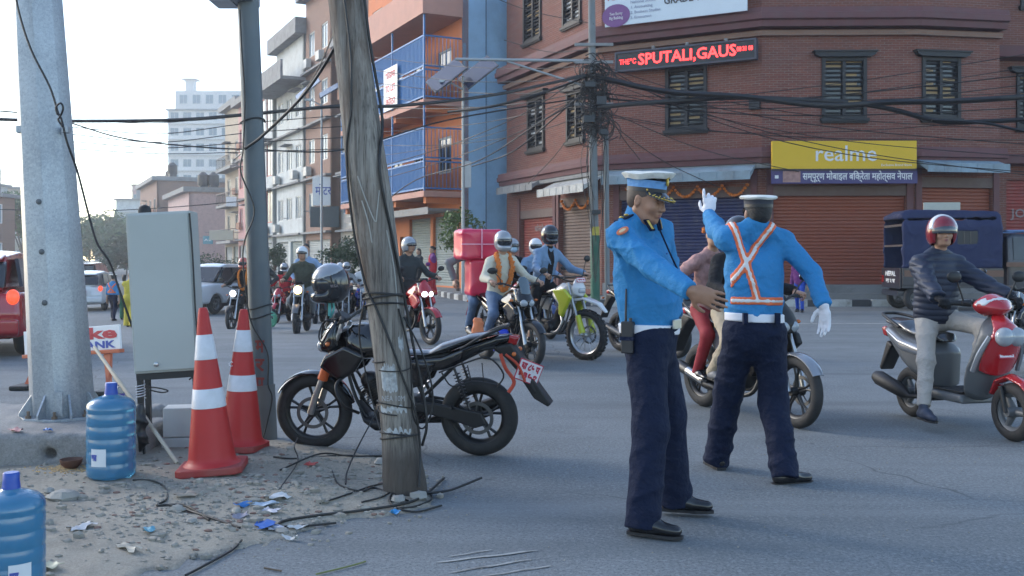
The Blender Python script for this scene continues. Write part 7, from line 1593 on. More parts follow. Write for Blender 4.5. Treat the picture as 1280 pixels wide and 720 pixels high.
for (px, py, mt_, nm, w_) in ((597, 410, M('bag_orange', (0.55, 0.16, 0.06), 0.6, var=0.2), 'orange carrier bag hanging at the garlanded rider footpeg', 0.10), (628, 424, M('bag_blue', (0.01, 0.04, 0.42), 0.5, var=0.15), 'royal blue carrier bag hanging beside the orange one', 0.12)):
 p = W(px, py, 12.85); F_ = Field((-.2, -.15, -.25), (.2, .15, .25), 0.012); F_.prof([(-w_, -.15), (w_, -.13), (w_*0.6, .12), (-w_*0.4, .14)], 0.06, 0.04, crown=0.05); F_.wrinkle(0.008, 40, 3); o = F_.build('carrier_bag', mt_, loc=p); tag(o, nm, 'bag')

# dirt bike
loc, a = place((733, 450), -52, 1.38); B = dirt_bike('white and lime trail motorcycle with a high front mudguard', loc, a, RG, steer=R(10))
J = rider('rider in open denim shirt and black helmet on the trail motorcycle', B, dict(top=denim, hem=-0.08, bottom=blackc, shoe=blackshoe, pants='short', sleeve='long'), kind='dirt', look=(1, -0.15, -0.02), group=RG, foot=-1); helmet(J, h_black, None)
F_ = Field(J['lo'], J['hi'], 0.014); J['torso'](F_, 0.014); c = J['ch']; F_.mod(lambda D, X, Y, Z: np.maximum(D, np.abs(Y)-0.055+0*Z)); F_.cut(J['pel']+J['f']*0.02, -J['f']); F_.build('undershirt', blackc, J['t'])
# red motorcycle
loc, a = place((538, 431), -58); B = street_bike('red sports motorcycle half hidden by the wooden pole', loc, a, p_red, p_red, RG, lamp=lamp_cool, steer=R(5), scale=1.0)
J = rider('rider in dark grey top and silver helmet on the red motorcycle', B, dict(top=dkgrey, hem=-0.05, bottom=blackc, shoe=blackshoe, face=True), look=(1, 0.25, 0), group=RG); helmet(J, h_silver, None, False)
# headlight rider
loc, a = place((371, 417), -87); B = street_bike('dark motorcycle with its round headlamp shining at the camera', loc, a, p_grey, matt, RG, lamp=lamp_on, round_lamp=True)
J = rider('rider in camouflage jacket behind the shining headlamp', B, dict(top=camo, hem=-0.05, bottom=greycl, shoe=blackshoe, face=True), look=(1, 0, 0), group=RG, lean_f=0.1); helmet(J, h_white, None, False)
J = rider('pillion in light blue shirt behind the camouflage rider', B, dict(top=lblue, bottom=jeans, shoe=blackshoe, hair='short'), pillion=True, group=RG)
p = W(339, 399, G(371, 417).y+0.2); F_ = Field((-.25, -.2, -.3), (.25, .2, .3), 0.014); F_.ell((0, 0, 0), (0.12, 0.1, 0.16), 0.05); F_.wrinkle(0.01, 40, 3); o = F_.build('carrier_bag', M('bag_green', (0.10, 0.35, 0.22), 0.4, var=0.2), loc=p); tag(o, 'pale green carrier bag hanging from the camouflage rider motorcycle', 'bag')
# orange scarf rider
loc, a = place((289, 411), -96); B = street_bike('black cruiser style motorcycle with round lamp left of the steel pole', loc, a, matt, matt, RG, lamp=lamp_cool, round_lamp=True)
J = rider('rider in black jacket, orange scarf and orange helmet left of the steel pole', B, dict(top=blackc, bottom=blackc, shoe=blackshoe), look=(1, 0, 0), group=RG); helmet(J, h_orange, None); garland_on(J, orangec)
J = rider('pillion in pale helmet behind the orange helmet rider', B, dict(top=dkgrey, bottom=blackc, shoe=blackshoe), pillion=True, group=RG, look=(1, -0.3, 0)); helmet(J, h_silver, None); J['t'].location = Vector(J['t'].location)+Vector((0.28, 0.15, 0))
# crowd of riders further back
for k, (px, py, hd_, paint, top_, bot, hel, lab, blab) in enumerate([
 (455, 400, -80, p_navy, whitec, bluec, h_blue, 'rider in white shirt left of the wooden pole', 'dark blue motorcycle left of the wooden pole'),
 (345, 404, -95, p_red, redcl, blackc, h_silver, 'rider in red jacket just right of the steel pole', 'red motorcycle just right of the steel pole'),
 (405, 398, -85, p_black, bluec, blackc, h_silver, 'rider in royal blue jacket and grey helmet above the parked helmet', 'black motorcycle behind the parked helmet'),
 (425, 394, -80, p_black, dkgrey, blackc, h_white, 'rider in grey jacket and white helmet right of the royal blue one', 'black motorcycle far back in the queue'),
 (660, 424, -70, p_red, blackc, blackc, h_silver, 'rider in black with pale mask behind the garlanded man', 'motorcycle half hidden behind the garlanded man'),
 (318, 396, -95, p_black, dkgrey, blackc, h_black, 'rider in dark clothes glimpsed at the steel pole', 'black motorcycle glimpsed at the steel pole'),
 (388, 392, -86, p_red, dkgrey, jeans, h_black, 'rider in dark grey and black helmet over the camouflage rider shoulder', 'red motorcycle far back beside the camouflage rider'),
 (470, 392, -84, p_black, redcl, blackc, h_red, 'rider in red and red helmet just left of the wooden pole', 'black motorcycle with a rider in red by the wooden pole'),
 (305, 390, -92, p_navy, bluec, jeans, h_white, 'rider in blue and white helmet between the orange helmet and the pole', 'navy motorcycle far back left of the slim pole'),
 (688, 424, -72, p_navy, denim, blackc, h_white, 'rider in white helmet behind the trail motorcycle rider', 'navy motorcycle behind the trail motorcycle'),
 (432, 403, -83, p_black, greycl, blackc, h_silver, 'rider in grey top and silver helmet right of the parked helmet', 'black motorcycle right of the parked helmet'),
 (394, 405, -88, p_red, blackc, jeans, h_blue, 'rider in black and blue helmet between the camouflage rider and the parked helmet', 'red motorcycle left of the parked helmet'),
 (487, 398, -80, p_navy, dkgrey, khaki, h_white, 'rider in khaki trousers mostly hidden by the wooden pole', 'navy motorcycle mostly hidden by the wooden pole'),
 (412, 386, -86, p_grey, camo, blackc, h_red, 'rider in red helmet far back in the queue', 'grey motorcycle at the back of the queue')]):
 loc, a = place((px, py), hd_); B = street_bike(blab, loc, a, paint, paint, RG, plate=False, round_lamp=k % 2 == 0)
 J = rider(lab, B, dict(top=top_, bottom=bot, shoe=blackshoe), group=RG, look=(1, 0.2*(k % 3-1), 0), res=0.018); helmet(J, hel, None, k != 2 and k != 4)
 if k in (2, 4): face_mask(J)
loc, a = place((640, 418), -75); J = human('woman in red shawl with a pale face mask behind the garlanded rider', (loc[0]+0.1, loc[1]+0.5, 0), a, dict(s=0.98, pel=V3(0, 0, .93), ch=V3(0, 0, 1.40), hd=V3(0.02, 0, 1.62), tf=(1, 0, 0), hf=(1, 0, 0), wr=(V3(0.25, .1, 1.1), V3(0.25, -.1, 1.1)), eh=((0, 1, -1), (0, -1, -1)), an=(V3(0, .1, .085), V3(0.05, -.1, .085)), kh=((1, 0, 0),)*2, td=((1, 0.1, 0), (1, -0.1, 0)), hdir=((1, 0, 0),)*2, hn=((0, 0, -1),)*2, hs=((0, -1, 0), (0, 1, 0)), curl=(0.5, 0.5)), dict(top=redcl, bottom=blackc, shoe=blackshoe, hair='long'), 0.018); face_mask(J)

# motorcycle with couple behind the officers
fr, rr_ = G(996, 535), G(880, 508); d = fr-rr_; a = math.atan2(d.y, d.x)
B = street_bike('silver and black motorcycle passing behind the two officers', (rr_.x, rr_.y, 0), a, M('bike_paint_silver', (0.30, 0.31, 0.33), 0.25, metal=0.5, coat=0.5), matt, None, lamp=lamp_off, style='alloy', rim_tape=M('gold_tape', (0.35, 0.27, 0.12), 0.5))
J = rider('rider in black jacket and khaki trousers hidden behind the gloved officer', B, dict(top=blackc, thick=0.014, bottom=khaki, shoe=M('grey_shoe', (0.15, 0.15, 0.16), 0.6), wr=0.007), look=(1, 0, 0), res=0.012); helmet(J, h_black, None)
J = rider('pillion woman in pink print with marigolds in her hair behind the officers', B, dict(top=pinkc, bottom=M('red_dotted_cloth', (0.22, 0.012, 0.02), 0.8, var=0.3, scale=60), shoe=blackshoe, hair='bun', slim=0.02), pillion=True, res=0.012, look=(1, -0.5, 0), s=0.88, hands=[((0.0, 0.17, 1.16), (1, -0.3, -0.4), (0, -1, 0), (1, 0, 0.3), 0.5), ((0.0, -0.17, 1.16), (1, 0.3, -0.4), (0, 1, 0), (1, 0, 0.3), 0.5)]); J['t'].location.z -= 0.09
m = MB(); rg = random.Random(2); c = J['hd']-J['hf']*0.10+J['hu']*0.045
for k in range(26): m.ball(c+Vector((rg.gauss(0, .022), rg.gauss(0, .04), rg.gauss(0, .025))), 0.018, 6, 0, (1, 1, 1), 0.2, rg)
m.build('hair_flowers', M('marigold', (0.55, 0.16, 0.03), 0.8), J['t'])
loc, a = place((846, 448), -60); B = street_bike('black motorcycle hidden behind the officer in profile', loc, a, p_black, p_black, RG, plate=False); J = rider('rider in black with a dark helmet peeping past the officer in profile', B, dict(top=blackc, bottom=blackc, shoe=blackshoe), group=RG, res=0.016, look=(1, -0.3, 0)); helmet(J, h_black, None)

# scooter
fr, rr_ = G(1274, 541), G(1142, 521); d = fr-rr_; a = math.atan2(d.y, d.x); ssc = 0.99
SCO = scooter('red and grey scooter riding out of the right edge', (rr_.x, rr_.y, 0), a-R(19), p_red, scale=ssc)
J = rider('rider in navy quilted jacket, pale trousers and red helmet on the scooter', SCO, dict(top=puffer, thick=0.028, puff=1, hem=-0.08, bottom=beige, shoe=M('dark_sneaker', (0.03, 0.04, 0.07), 0.6), face=True, gloves=blackc, cuff=-0.02, wr=0.006), kind='scooter', look=(0.9, -0.25, 0.0), res=0.0105, foot=-1); hs_ = helmet(J, h_red, M('visor_smoke', (0.05, 0.055, 0.065), 0.08, coat=0.5), False, None, 1.0)
F_ = Field([J['hd'][k]-0.24 for k in range(3)], [J['hd'][k]+0.26 for k in range(3)], 0.009); c = J['hd']; fr_ = (J['hf'], J['hl'], J['hu']); F_.ell(c-J['hf']*0.012+J['hu']*0.035, (0.1425, 0.1265, 0.1305), 0.01, fr_); c0 = c+J['hf']*0.055; n_ = nv(J['hf']*0.9+J['hu']*0.2); F_.mod(lambda D, X, Y, Z: np.maximum(D, np.abs((X-c0.x)*n_.x+(Y-c0.y)*n_.y+(Z-c0.z)*n_.z)-0.022)); F_.cut(c+J['hu']*0.03, -J['hu']); F_.build('helmet_band', h_white, hs_)
lettering('NF', whitec, J['t'], plane_frame(J['ch']-J['u']*0.1-J['l']*-0.06+J['f']*0.165, J['l'], J['u']), 0.02, 0.05, name='chest_logo')
# black motorcycle cut by the right edge
pt = W(1262, 400, 12.2); B = street_bike('black motorcycle cut off by the right edge behind the scooter', (6.75, 12.6, 0), R(-140), p_black, p_black, None)

# ------------------------------------------------------------------ people on foot
def walker(label, px, py, rz, o, s=0.95, Y=None, stride=0.12, arms=None, group=None, res=0.018):
 g = G(px, py) if Y is None else Vector(((px-CX)/F*Y, Y, gz((px-CX)/F*Y, Y)+0.185)); k = s
 P_ = dict(s=s, pel=V3(0, 0, .95*k), ch=V3(0.01, 0, 1.43*k), hd=V3(0.03, 0, 1.655*k), tf=(1, 0, 0), hf=(1, 0.1, -0.05), wr=(V3(0.06, .24, .80*k), V3(-0.04, -.24, .80*k)) if not arms else arms, eh=((-1, 0.4, 0), (-1, -0.4, 0)), an=(V3(stride, .09, .085), V3(-stride, -.09, .085)), kh=((1, 0, 0),)*2, td=((1, 0.1, 0), (1, -0.1, 0)),
    hdir=((0.1, 0, -1), (0.1, 0, -1)), hn=((0, -1, 0), (0, 1, 0)), hs=((1, 0, 0), (1, 0, 0)), curl=(0.4, 0.4))
 return human(label, (g.x, g.y, g.z), R(rz), P_, o, res, group)
fold = (V3(0.24, .02, 1.08), V3(0.24, -.02, 1.06))
J = walker('woman in purple top and red shawl walking before the grey green shutter', 541, 0, 200, dict(top=purpc, thick=0.02, hem=-0.12, bottom=redcl, pk=0.02, wide=0.01, shoe=blackshoe, hair='bun'), 0.95, Y=34.0, arms=fold)
F_ = Field(J['lo'], J['hi'], 0.018); J['torso'](F_, 0.035); c = J['ch']; n_ = nv((0, 0.8, 0.6)); F_.mod(lambda D, X, Y, Z: np.maximum(D, np.abs((Y-c.y)*n_.y+(Z-c.z+0.15)*n_.z)-0.09)); F_.build('shawl', redcl, J['t'])
J = walker('woman in dark clothes standing behind the one in the red shawl', 524, 0, 215, dict(top=dkgrey, thick=0.02, hem=-0.15, bottom=blackc, shoe=blackshoe, hair='long'), 0.93, Y=36.5, arms=fold)
GP = 'people standing far down the street'
J = walker('distant traffic officer in blue shirt with orange straps by the white car', 141, 401, 80, dict(top=sky_blue, thick=0.016, hem=0.04, bottom=navy, pk=0.014, shoe=blackshoe, hair='short'), 0.80, res=0.018)
band(J, 'safety_strap', hi_or, 0.012, [(J['pel']+UP*0.12, (0, 0, 1), 0.03), (J['ch']-UP*0.15, (0, .75, -.65), 0.028, [(J['pel']+UP*0.12, (0, 0, -1))]), (J['ch']-UP*0.15, (0, .75, .65), 0.028, [(J['pel']+UP*0.12, (0, 0, -1))])], 0.016); peaked_cap(J, M('cap_band_dark', (0.025, 0.03, 0.045), 0.7), capwhite, blk, False, 0, True)
J = walker('woman in yellow and green sari at the left of the cabinet', 163, 409, 100, dict(top=yellowc, thick=0.02, hem=-0.2, bottom=yellowc, pk=0.05, wide=0.03, shoe=blackshoe, hair='bun'), 0.80, arms=fold)
J = walker('woman in cream and green shawl between the officer and the sari', 155, 400, 100, dict(top=creamc, thick=0.02, hem=-0.15, bottom=greenc, pk=0.03, shoe=blackshoe, hair='long'), 0.80, arms=fold)
J = walker('person in dark coat seated half hidden behind the gloved officer', 1000, 0, -120, dict(top=purpc, thick=0.02, hem=-0.1, bottom=bluec, shoe=blackshoe, hair='long'), 0.85, Y=26.5)
J['t'].location.z = -0.0

# ================================================================== cars
def car(label, loc, rz, paint, name='car', lights=False, suv=False, plate=None, scale=1.0, lens=None):
 """forward +X, origin under the middle"""
 t = thing(name, label, 'car', loc, rz); t.scale = (scale,)*3; L2, h0 = 1.85, 0.18
 k = ('car', suv)
 side = [(-1.82, .40), (-1.86, .62), (-1.80, .92), (-1.60, .98), (0.55, .98), (1.25, .90), (1.72, .76), (1.84, .58), (1.82, .32), (1.6, .24), (-1.6, .24)] if not suv else [(-2.0, .45), (-2.02, .7), (-1.98, 1.08), (1.0, 1.12), (1.85, 1.04), (2.02, .92), (2.05, .5), (1.9, .34), (-1.85, .34)]
 cab = [(-1.74, .93), (-1.62, 1.30), (-1.35, 1.46), (-0.4, 1.53), (0.30, 1.46), (0.75, 1.20), (1.10, .93)] if not suv else [(-1.92, 1.05), (-1.86, 1.55), (-1.6, 1.72), (0.2, 1.76), (0.55, 1.68), (1.05, 1.10)]
 body = lambda: (lambda F_: (F_.prof(side, lambda X, Z: 0.83-0.05*np.clip((Z-0.6)/0.4, 0, 1)-0.06*np.clip((np.abs(X)-1.5)/0.4, 0, 1), 0.09, crown=0.05), [F_.cap((x, -0.95, .31), (x, 0.95, .31), 0.36 if not suv else 0.42, k=0.02, sub=True) for x in (-1.15, 1.15)], F_.box((0, 0, .2), (1.4, .62, .12), 0.02) if False else None, F_.mesh('body')))(Field((-2.15, -1, 0.1), (2.15, 1, 1.3), 0.03))[-1]
 b = inst('body', k+('b',), body, paint, t)
 inst('underbody', k+('u',), lambda: MB().box((-1.6, -0.62, 0.26), (1.6, 0.62, 0.60)).mesh('underbody'), matt, t)
 inst('cabin', k+('c',), lambda: PF('cabin', cab, lambda X, Z: 0.76-0.16*np.clip((Z-0.95)/0.55, 0, 1), 0.10, 0.03, crown=0.04), paint, t)
 # glazing set a little proud of the cabin: side, rear and windscreen
 def gl():
  m = MB()
  zt, zb = (1.40, 1.00) if not suv else (1.62, 1.14)
  for sg in (gsg,):
   for x0, x1, x2, x3 in ((( -1.42, -0.62, -0.60, -1.20), (-0.56, 0.72, 0.24, -0.54)) if not suv else ((-1.75, -0.9, -0.88, -1.66), (-0.84, 0.0, 0.0, -0.84), (0.06, 0.85, 0.45, 0.06))):
    yb, yt = (0.752, 0.645) if not suv else (0.745, 0.62); vs = [(x0, sg*yb, zb), (x1, sg*yb, zb), (x2, sg*yt, zt), (x3, sg*yt, zt)]; vs2 = [(x, y-sg*0.05, z) for x, y, z in vs]; m.add(vs+vs2, [(0, 1, 2, 3), (4, 7, 6, 5), (0, 4, 5, 1), (1, 5, 6, 2), (2, 6, 7, 3), (3, 7, 4, 0)])
  return m.mesh('side_window')
 for gsg in (1, -1): inst('side_window', k+('g', gsg), gl, glassd, t)['kind'] = 'stuff'
 def gr():
  m = MB(); pts = [(-1.765, .99), (-1.655, 1.31), (-1.56, 1.36), (-1.66, .99)] if not suv else [(-1.955, 1.12), (-1.89, 1.55), (-1.8, 1.60), (-1.85, 1.12)]
  m.prism(pts, -0.58, 0.58); return m.mesh('rear_window', bevel=0.02)
 inst('rear_window', k+('r',), gr, glassd, t)
 def gf():
  m = MB(); pts = [(1.10, .97), (0.78, 1.22), (0.40, 1.42), (0.30, 1.40), (0.9, .97)] if not suv else [(1.10, 1.12), (0.62, 1.64), (0.5, 1.64), (0.9, 1.12)]
  m.prism(pts, -0.62, 0.62); return m.mesh('windscreen', bevel=0.02)
 inst('windscreen', k+('w',), gf, glassd, t)
 for sg in (1, -1):
  for x in (-1.15, 1.15):
   w = wheel(t, x, 0.31 if not suv else 0.36, 0.10, 'alloy', p_grey, disc=False, y=sg*0.70)
  inst('tail_light', k+('tl', sg), lambda: Field((-2.1, min(sg*.5, sg*.9), 0.6), (-1.5, max(sg*.5, sg*.9), 1.2), 0.02).ell((-1.78 if not suv else -1.98, sg*0.69, .86 if not suv else .98), (0.09, 0.085, 0.11), 0.01).mesh('tail_light'), lens or redlens, t)
  inst('headlight', k+('hl', sg), lambda: Field((1.4, min(sg*.4, sg*.95), 0.5), (2.2, max(sg*.4, sg*.95), 1.1), 0.02).ell((1.68 if not suv else 1.95, sg*0.60, .70 if not suv else .84), (0.16, 0.15, 0.09), 0.01).mesh('headlight'), lamp_off, t)
  inst('door_mirror', k+('dm', sg), lambda: Field((0.4, min(sg*.7, sg*1.1), 0.9), (0.9, max(sg*.7, sg*1.1), 1.2), 0.02).ell((0.62, sg*0.90, 1.02), (0.07, 0.10, 0.06), 0.01).mesh('door_mirror'), paint, t)
 inst('rear_bumper', k+('rb',), lambda: PF('rear_bumper', [(-1.80, .30), (-1.90, .36), (-1.90, .54), (-1.78, .56)] if not suv else [(-1.95, .42), (-2.1, .46), (-2.1, .62), (-1.95, .64)], 0.78, 0.04, 0.02), paint, t)
 inst('grille', k+('gr',), lambda: MB().box((1.78 if not suv else 2.0, -0.42, .50), (1.86 if not suv else 2.06, 0.42, .68)).mesh('grille', bevel=0.02), matt, t)
 inst('roof_spoiler', k+('sp',), lambda: PF('roof_spoiler', [(-1.35, 1.46), (-1.66, 1.40), (-1.68, 1.37), (-1.35, 1.42)] if not suv else [(-1.6, 1.70), (-1.95, 1.66), (-1.95, 1.63), (-1.6, 1.66)], 0.52, 0.015, 0.015), paint, t)
 if plate: num_plate(t, plane_frame((-1.905 if not suv else -2.11, 0, 0.70), (0, -1, 0)), 0.42, 0.16, ('बा १२ च',), bg=plate_red)
 m = MB(); m.box((-1.865, -0.35, .60), (-1.85, 0.35, .80)); m.build('tailgate_panel', paint, t, bevel=0.004) if not suv else None
 return t
p_carred = M('car_paint_red', (0.30, 0.012, 0.018), 0.22, var=0.06, coat=0.8, dirt=0.12, dirtcol=(0.2, 0.06, 0.05)); p_carwhite = M('car_paint_white', (0.52, 0.54, 0.56), 0.28, var=0.05, coat=0.5); 
brake_on = M('brake_light_on', (0.5, 0.02, 0.01), 0.3, emit=((1.0, 0.10, 0.04), 0.5))
def car_at(label, px, head, paint, lx=-1.15, ly=-0.7, **kw):
 """stand the car so that its wheel (lx, ly) touches the ground under the pixel"""
 g = G(*px); a = R(head); f_, l_ = Vector((math.cos(a), math.sin(a), 0)), Vector((-math.sin(a), math.cos(a), 0)); k = kw.get('scale', 1.0); p = g-f_*lx*k-l_*ly*k
 return car(label, (p.x, p.y, g.z), a, paint, **kw)
car_at('red hatchback with lit tail lamp cut by the left edge', (29, 443), 105, p_carred, lens=brake_on)
car_at('white hatchback seen from behind right of the big steel pole', (131, 388), 99, p_carwhite, plate=True, scale=0.97, lens=brake_on)
car_at('dark red car ahead of the white hatchback', (124, 366), 98, M('car_paint_maroon', (0.10, 0.01, 0.015), 0.25, coat=0.6), suv=True, lens=brake_on)
car_at('white off road car facing the camera right of the cabinet', (268, 393), -108, p_carwhite, lx=1.15, ly=0.7, suv=True)
# ------------------------------------------------------------------ canvas covered pickup at the far kerb
cv = M('blue_canvas', (0.008, 0.015, 0.062), 0.75, var=0.15, scale=4, bump=0.3, bscale=30, dirt=0.15, dirtcol=(0.05, 0.06, 0.1))
YT = 27.2; pk = W(1180, 0, YT); PT = thing('pickup_truck', 'dark pickup with a blue canvas canopy standing at the far kerb', 'pickup truck', (pk.x, YT+0.6, 0), R(-4))
dkp = M('truck_paint_dark', (0.02, 0.022, 0.035), 0.3, coat=0.4, dirt=0.3, dirtcol=(0.08, 0.07, 0.06)); brownp2 = M('truck_side_brown', (0.14, 0.07, 0.045), 0.5, var=0.2)
X0, X1 = -1.15, 1.50     # bed from rear (left) to cab
m = MB(); m.box((X0, -0.85, 0.62), (X1, 0.85, 0.70)); m.build('bed_floor', dkp, PT)
for sg in (-1, 1):
 m = MB(); m.box((X0, sg*0.85-0.03, 0.70), (X1, sg*0.85+0.03, 1.16)); m.build('bed_side', dkp, PT, bevel=0.01); m = MB(); m.box((X0+0.05, sg*0.885-0.004, 0.93), (X1, sg*0.885+0.004, 1.10)); m.build('side_stripe', brownp2, PT)
m = MB(); m.box((X0-0.05, -0.82, 0.60), (X0-0.005, 0.82, 1.16)); tg = m.build('tailgate', dkp, PT, bevel=0.01)
lettering('NEPAL', white, tg, plane_frame((X0-0.055, 0.0, 1.0), (0, -1, 0)), 0.14, 0.9, bold=0.004); lettering('बा २ च', white, tg, plane_frame((X0-0.055, 0.0, 0.8), (0, -1, 0)), 0.12, 0.8, bold=0.004)
F_ = Field((X0-0.15, -1.05, 1.05), (X1+0.15, 1.05, 2.9), 0.03); F_.prof([(X0, 1.14), (X0-0.02, 2.62), (X0+0.25, 2.76), (X1-0.1, 2.70), (X1, 2.60), (X1, 1.14)], 0.90, 0.10, wtop=(2.2, 2.75, 0.78)); F_.prof([(X0-0.3, 1.0), (X0-0.3, 2.50), (X1-0.15, 2.55), (X1-0.15, 1.0)], 0.82, 0.06, sub=True)
F_.box((0.55, -0.9, 1.98), (0.26, 0.2, 0.17), 0.02, 0.01, True); F_.wrinkle(0.012, 9, 5); F_.build('canvas_canopy', cv, PT)
m = MB(); m.box((0.27, -0.885, 1.79), (0.83, -0.86, 2.17)); m.build('canopy_window', blk, PT)
for uu in (0.46, 0.63): m = MB(); m.box((uu, -0.90, 1.81), (uu+0.02, -0.887, 2.15)); m.build('window_bar', dkp, PT)
m = MB(); m.box((X0+0.02, -0.80, 2.30), (X0+0.08, 0.80, 2.36)); m.box((X0+0.02, -0.80, 1.75), (X0+0.08, 0.80, 1.80)); m.build('canopy_hoop', steel, PT)['kind'] = 'stuff'
F_ = Field((1.5, -1, 0.4), (3.6, 1, 2.3), 0.03); F_.prof([(1.60, .60), (1.60, 2.0), (1.75, 2.12), (2.45, 2.10), (2.75, 1.45), (3.35, 1.30), (3.45, 1.0), (3.45, .5), (1.65, .5)], lambda X, Z: 0.84-0.10*np.clip((Z-1.3)/0.8, 0, 1), 0.07, crown=0.03); F_.build('cab', dkp, PT)
m = MB(); 
m.add([(1.78, -0.855, 1.38), (2.66, -0.855, 1.38), (2.40, -0.79, 1.98), (1.78, -0.79, 1.98), (1.78, -0.80, 1.38), (2.66, -0.80, 1.38), (2.40, -0.74, 1.98), (1.78, -0.74, 1.98)], [(0, 1, 2, 3), (4, 7, 6, 5), (0, 4, 5, 1), (1, 5, 6, 2), (2, 6, 7, 3), (3, 7, 4, 0)]); m.build('cab_window', glassd, PT)
m = MB(); m.box((1.57, -0.9, 1.20), (3.3, -0.862, 1.32)); m.build('side_stripe', brownp2, PT)
m = MB(); m.tube([(1.62, -0.8, 2.16), (2.5, -0.8, 2.16)], 0.03, 8); m.tube([(1.62, 0.8, 2.16), (2.5, 0.8, 2.16)], 0.03, 8)
for x in (1.62, 2.5): m.tube([(x, -0.8, 2.16), (x, 0.8, 2.16)], 0.025, 8)
m.build('roof_rack', M('rack_blue', (0.12, 0.2, 0.38), 0.5), PT)
for x in (-0.75, 2.75):
 for sg in (-1, 1): wheel(PT, x, 0.34, 0.10, 'alloy', p_grey, disc=False, y=sg*0.74)
m = MB(); m.box((X0-0.08, -0.7, 0.40), (X0+0.1, 0.7, 0.54)); m.build('rear_bumper', dkp, PT, bevel=0.01); m = MB(); m.box((X0-0.06, 0.62, 0.75), (X0-0.052, 0.78, 0.95)); m.build('tail_light', redlens, PT)
m = MB(); m.box((-0.35, -0.2, 2.76), (0.62, -0.15, 2.97)); o = m.build('sign_board', M('dirty_cream_board', (0.42, 0.43, 0.38), 0.6, var=0.1), loc=(pk.x, YT+0.6, 0), rz=R(-6)); tag(o, 'small cream board lying on top of the blue canvas canopy', 'board')
# ================================================================== street furniture in the foreground
galv = ground_mat('galvanised', (0.31, 0.34, 0.37), (0.44, 0.47, 0.50), (0.20, 0.225, 0.25), 1.1, 0.05, 0.45, False)
for n_ in galv.node_tree.nodes:
 if n_.type == 'BSDF_PRINCIPLED': n_.inputs['Metallic'].default_value = 0.45
# big octagonal steel pole
bz = 0.262; B0 = W(79, 524, 7.2); B0.z = bz; T0 = W(47, 0, 7.2); k = (T0-B0)/(T0.z-B0.z); top = B0+k*9.5
sp = thing('steel_pole', 'large tapered galvanised eight sided pole bolted to the concrete plinth', 'pole', B0)
m = MB(); axis = (top-B0); r0, r1 = 0.222, 0.055
vs = []; fs = []; n = 8
for j in range(13):
 p = axis*(j/12)
 for i in range(n): a = 2*math.pi*i/n+R(12); r = r0+(r1-r0)*j/12; vs.append((p.x+r*math.cos(a), p.y+r*math.sin(a), p.z))
fs = [(j*n+i, j*n+(i+1) % n, (j+1)*n+(i+1) % n, (j+1)*n+i) for j in range(12) for i in range(n)]+[tuple(range(n))[::-1], tuple(12*n+i for i in range(n))]
m.add(vs, fs); m.build('shaft', galv, sp, smooth=20, bevel=0.006)
m = MB(); m.lathe([(0.30, -0.02), (0.30, 0.012)], 8, M4=Matrix.Rotation(R(12), 4, 'Z')); m.build('base_plate', galv, sp, bevel=0.004)
gm = MB().prism([(0.195, 0.0125), (0.290, 0.0125), (0.290, 0.04), (0.205, 0.17), (0.19, 0.17)], -0.007, 0.007).mesh('gusset'); gm.materials.append(galv)
for i in range(8): o = ob('gusset', gm, None, sp); o.rotation_euler = (0, 0, R(12+22.5+45*i))
bm_ = MB().lathe([(0.022, 0.0), (0.022, 0.018), (0.0, 0.018)], 6).lathe([(0.011, 0.018), (0.011, 0.05), (0, 0.05)], 8).mesh('anchor_bolt'); bm_.materials.append(M('rusty_bolt', (0.16, 0.12, 0.09), 0.6, metal=0.4, var=0.3))
for i in range(8): a = R(12+45*i); ob('anchor_bolt', bm_, None, sp, loc=(0.265*math.cos(a), 0.265*math.sin(a), 0.012))
for px, py in ((64, 254), (68, 315), (72, 377)):
 p = W(px, py, 7.2)-B0; c = axis*(p.z/axis.z); r = (r0+(r1-r0)*p.z/axis.z)*0.935; m = MB(); m.lathe([(0.02, -0.01), (0.02, 0.01), (0.013, 0.014), (0, 0.014)], 12, M4=Matrix.Translation((p.x, c.y-math.sqrt(max(r*r-(p.x-c.x)**2, 0))*1.0, p.z)) @ Matrix.Rotation(R(90), 4, 'X')); m.build('bolt_plug', M('dark_bolt', (0.1, 0.11, 0.12), 0.5, metal=0.5), sp, smooth=40)
for px in (26, 83):
 p = W(px, 162, 7.08)-B0; m = MB(); m.box((p.x-0.022, p.y-0.03, p.z-0.025), (p.x+0.022, p.y+0.03, p.z+0.025)); m.build('clamp', galv, sp, bevel=0.004)
m = MB(); m.box((0.05, -0.235, 0.03), (0.10, -0.222, 0.20)); m.build('stay_plate', galv, sp, bevel=0.003)
CAB = M('cable_black', (0.010, 0.010, 0.011), 0.5, var=0.2); CABG = 'loose black cables'
def cable(label, pts, r, group=None, kind=None, mat=CAB, n=6, sub=6, name='cable'):
 P = spline([p if isinstance(p, Vector) else W(*p) for p in pts], sub); c = P[0].copy(); m = MB(); m.tube([p-c for p in P], r, n); o = m.build(name, mat, smooth=60, loc=c); return tag(o, label, 'cable', group, kind)
cable('black cable running down the big steel pole with a knot and off to the cabinet', [(18, -30, 6.96), (22, 8, 6.96), (38, 60, 6.95), (62, 108, 6.95), (73, 142, 6.94), (77, 150, 6.93), (84, 178, 6.94), (97, 215, 7.0), (110, 265, 7.0), (121, 303, 6.95), (137, 328, 6.9), (150, 365, 6.85), (168, 415, 6.85), (181, 440, 6.86), (187, 468, 6.86)], 0.0075)
cable('small loop of black cable knotted on the big steel pole', [(72, 144, 6.92), (70, 134, 6.91), (76, 129, 6.90), (79, 136, 6.90), (75, 146, 6.91), (73, 150, 6.91), (78, 158, 6.91)], 0.007)

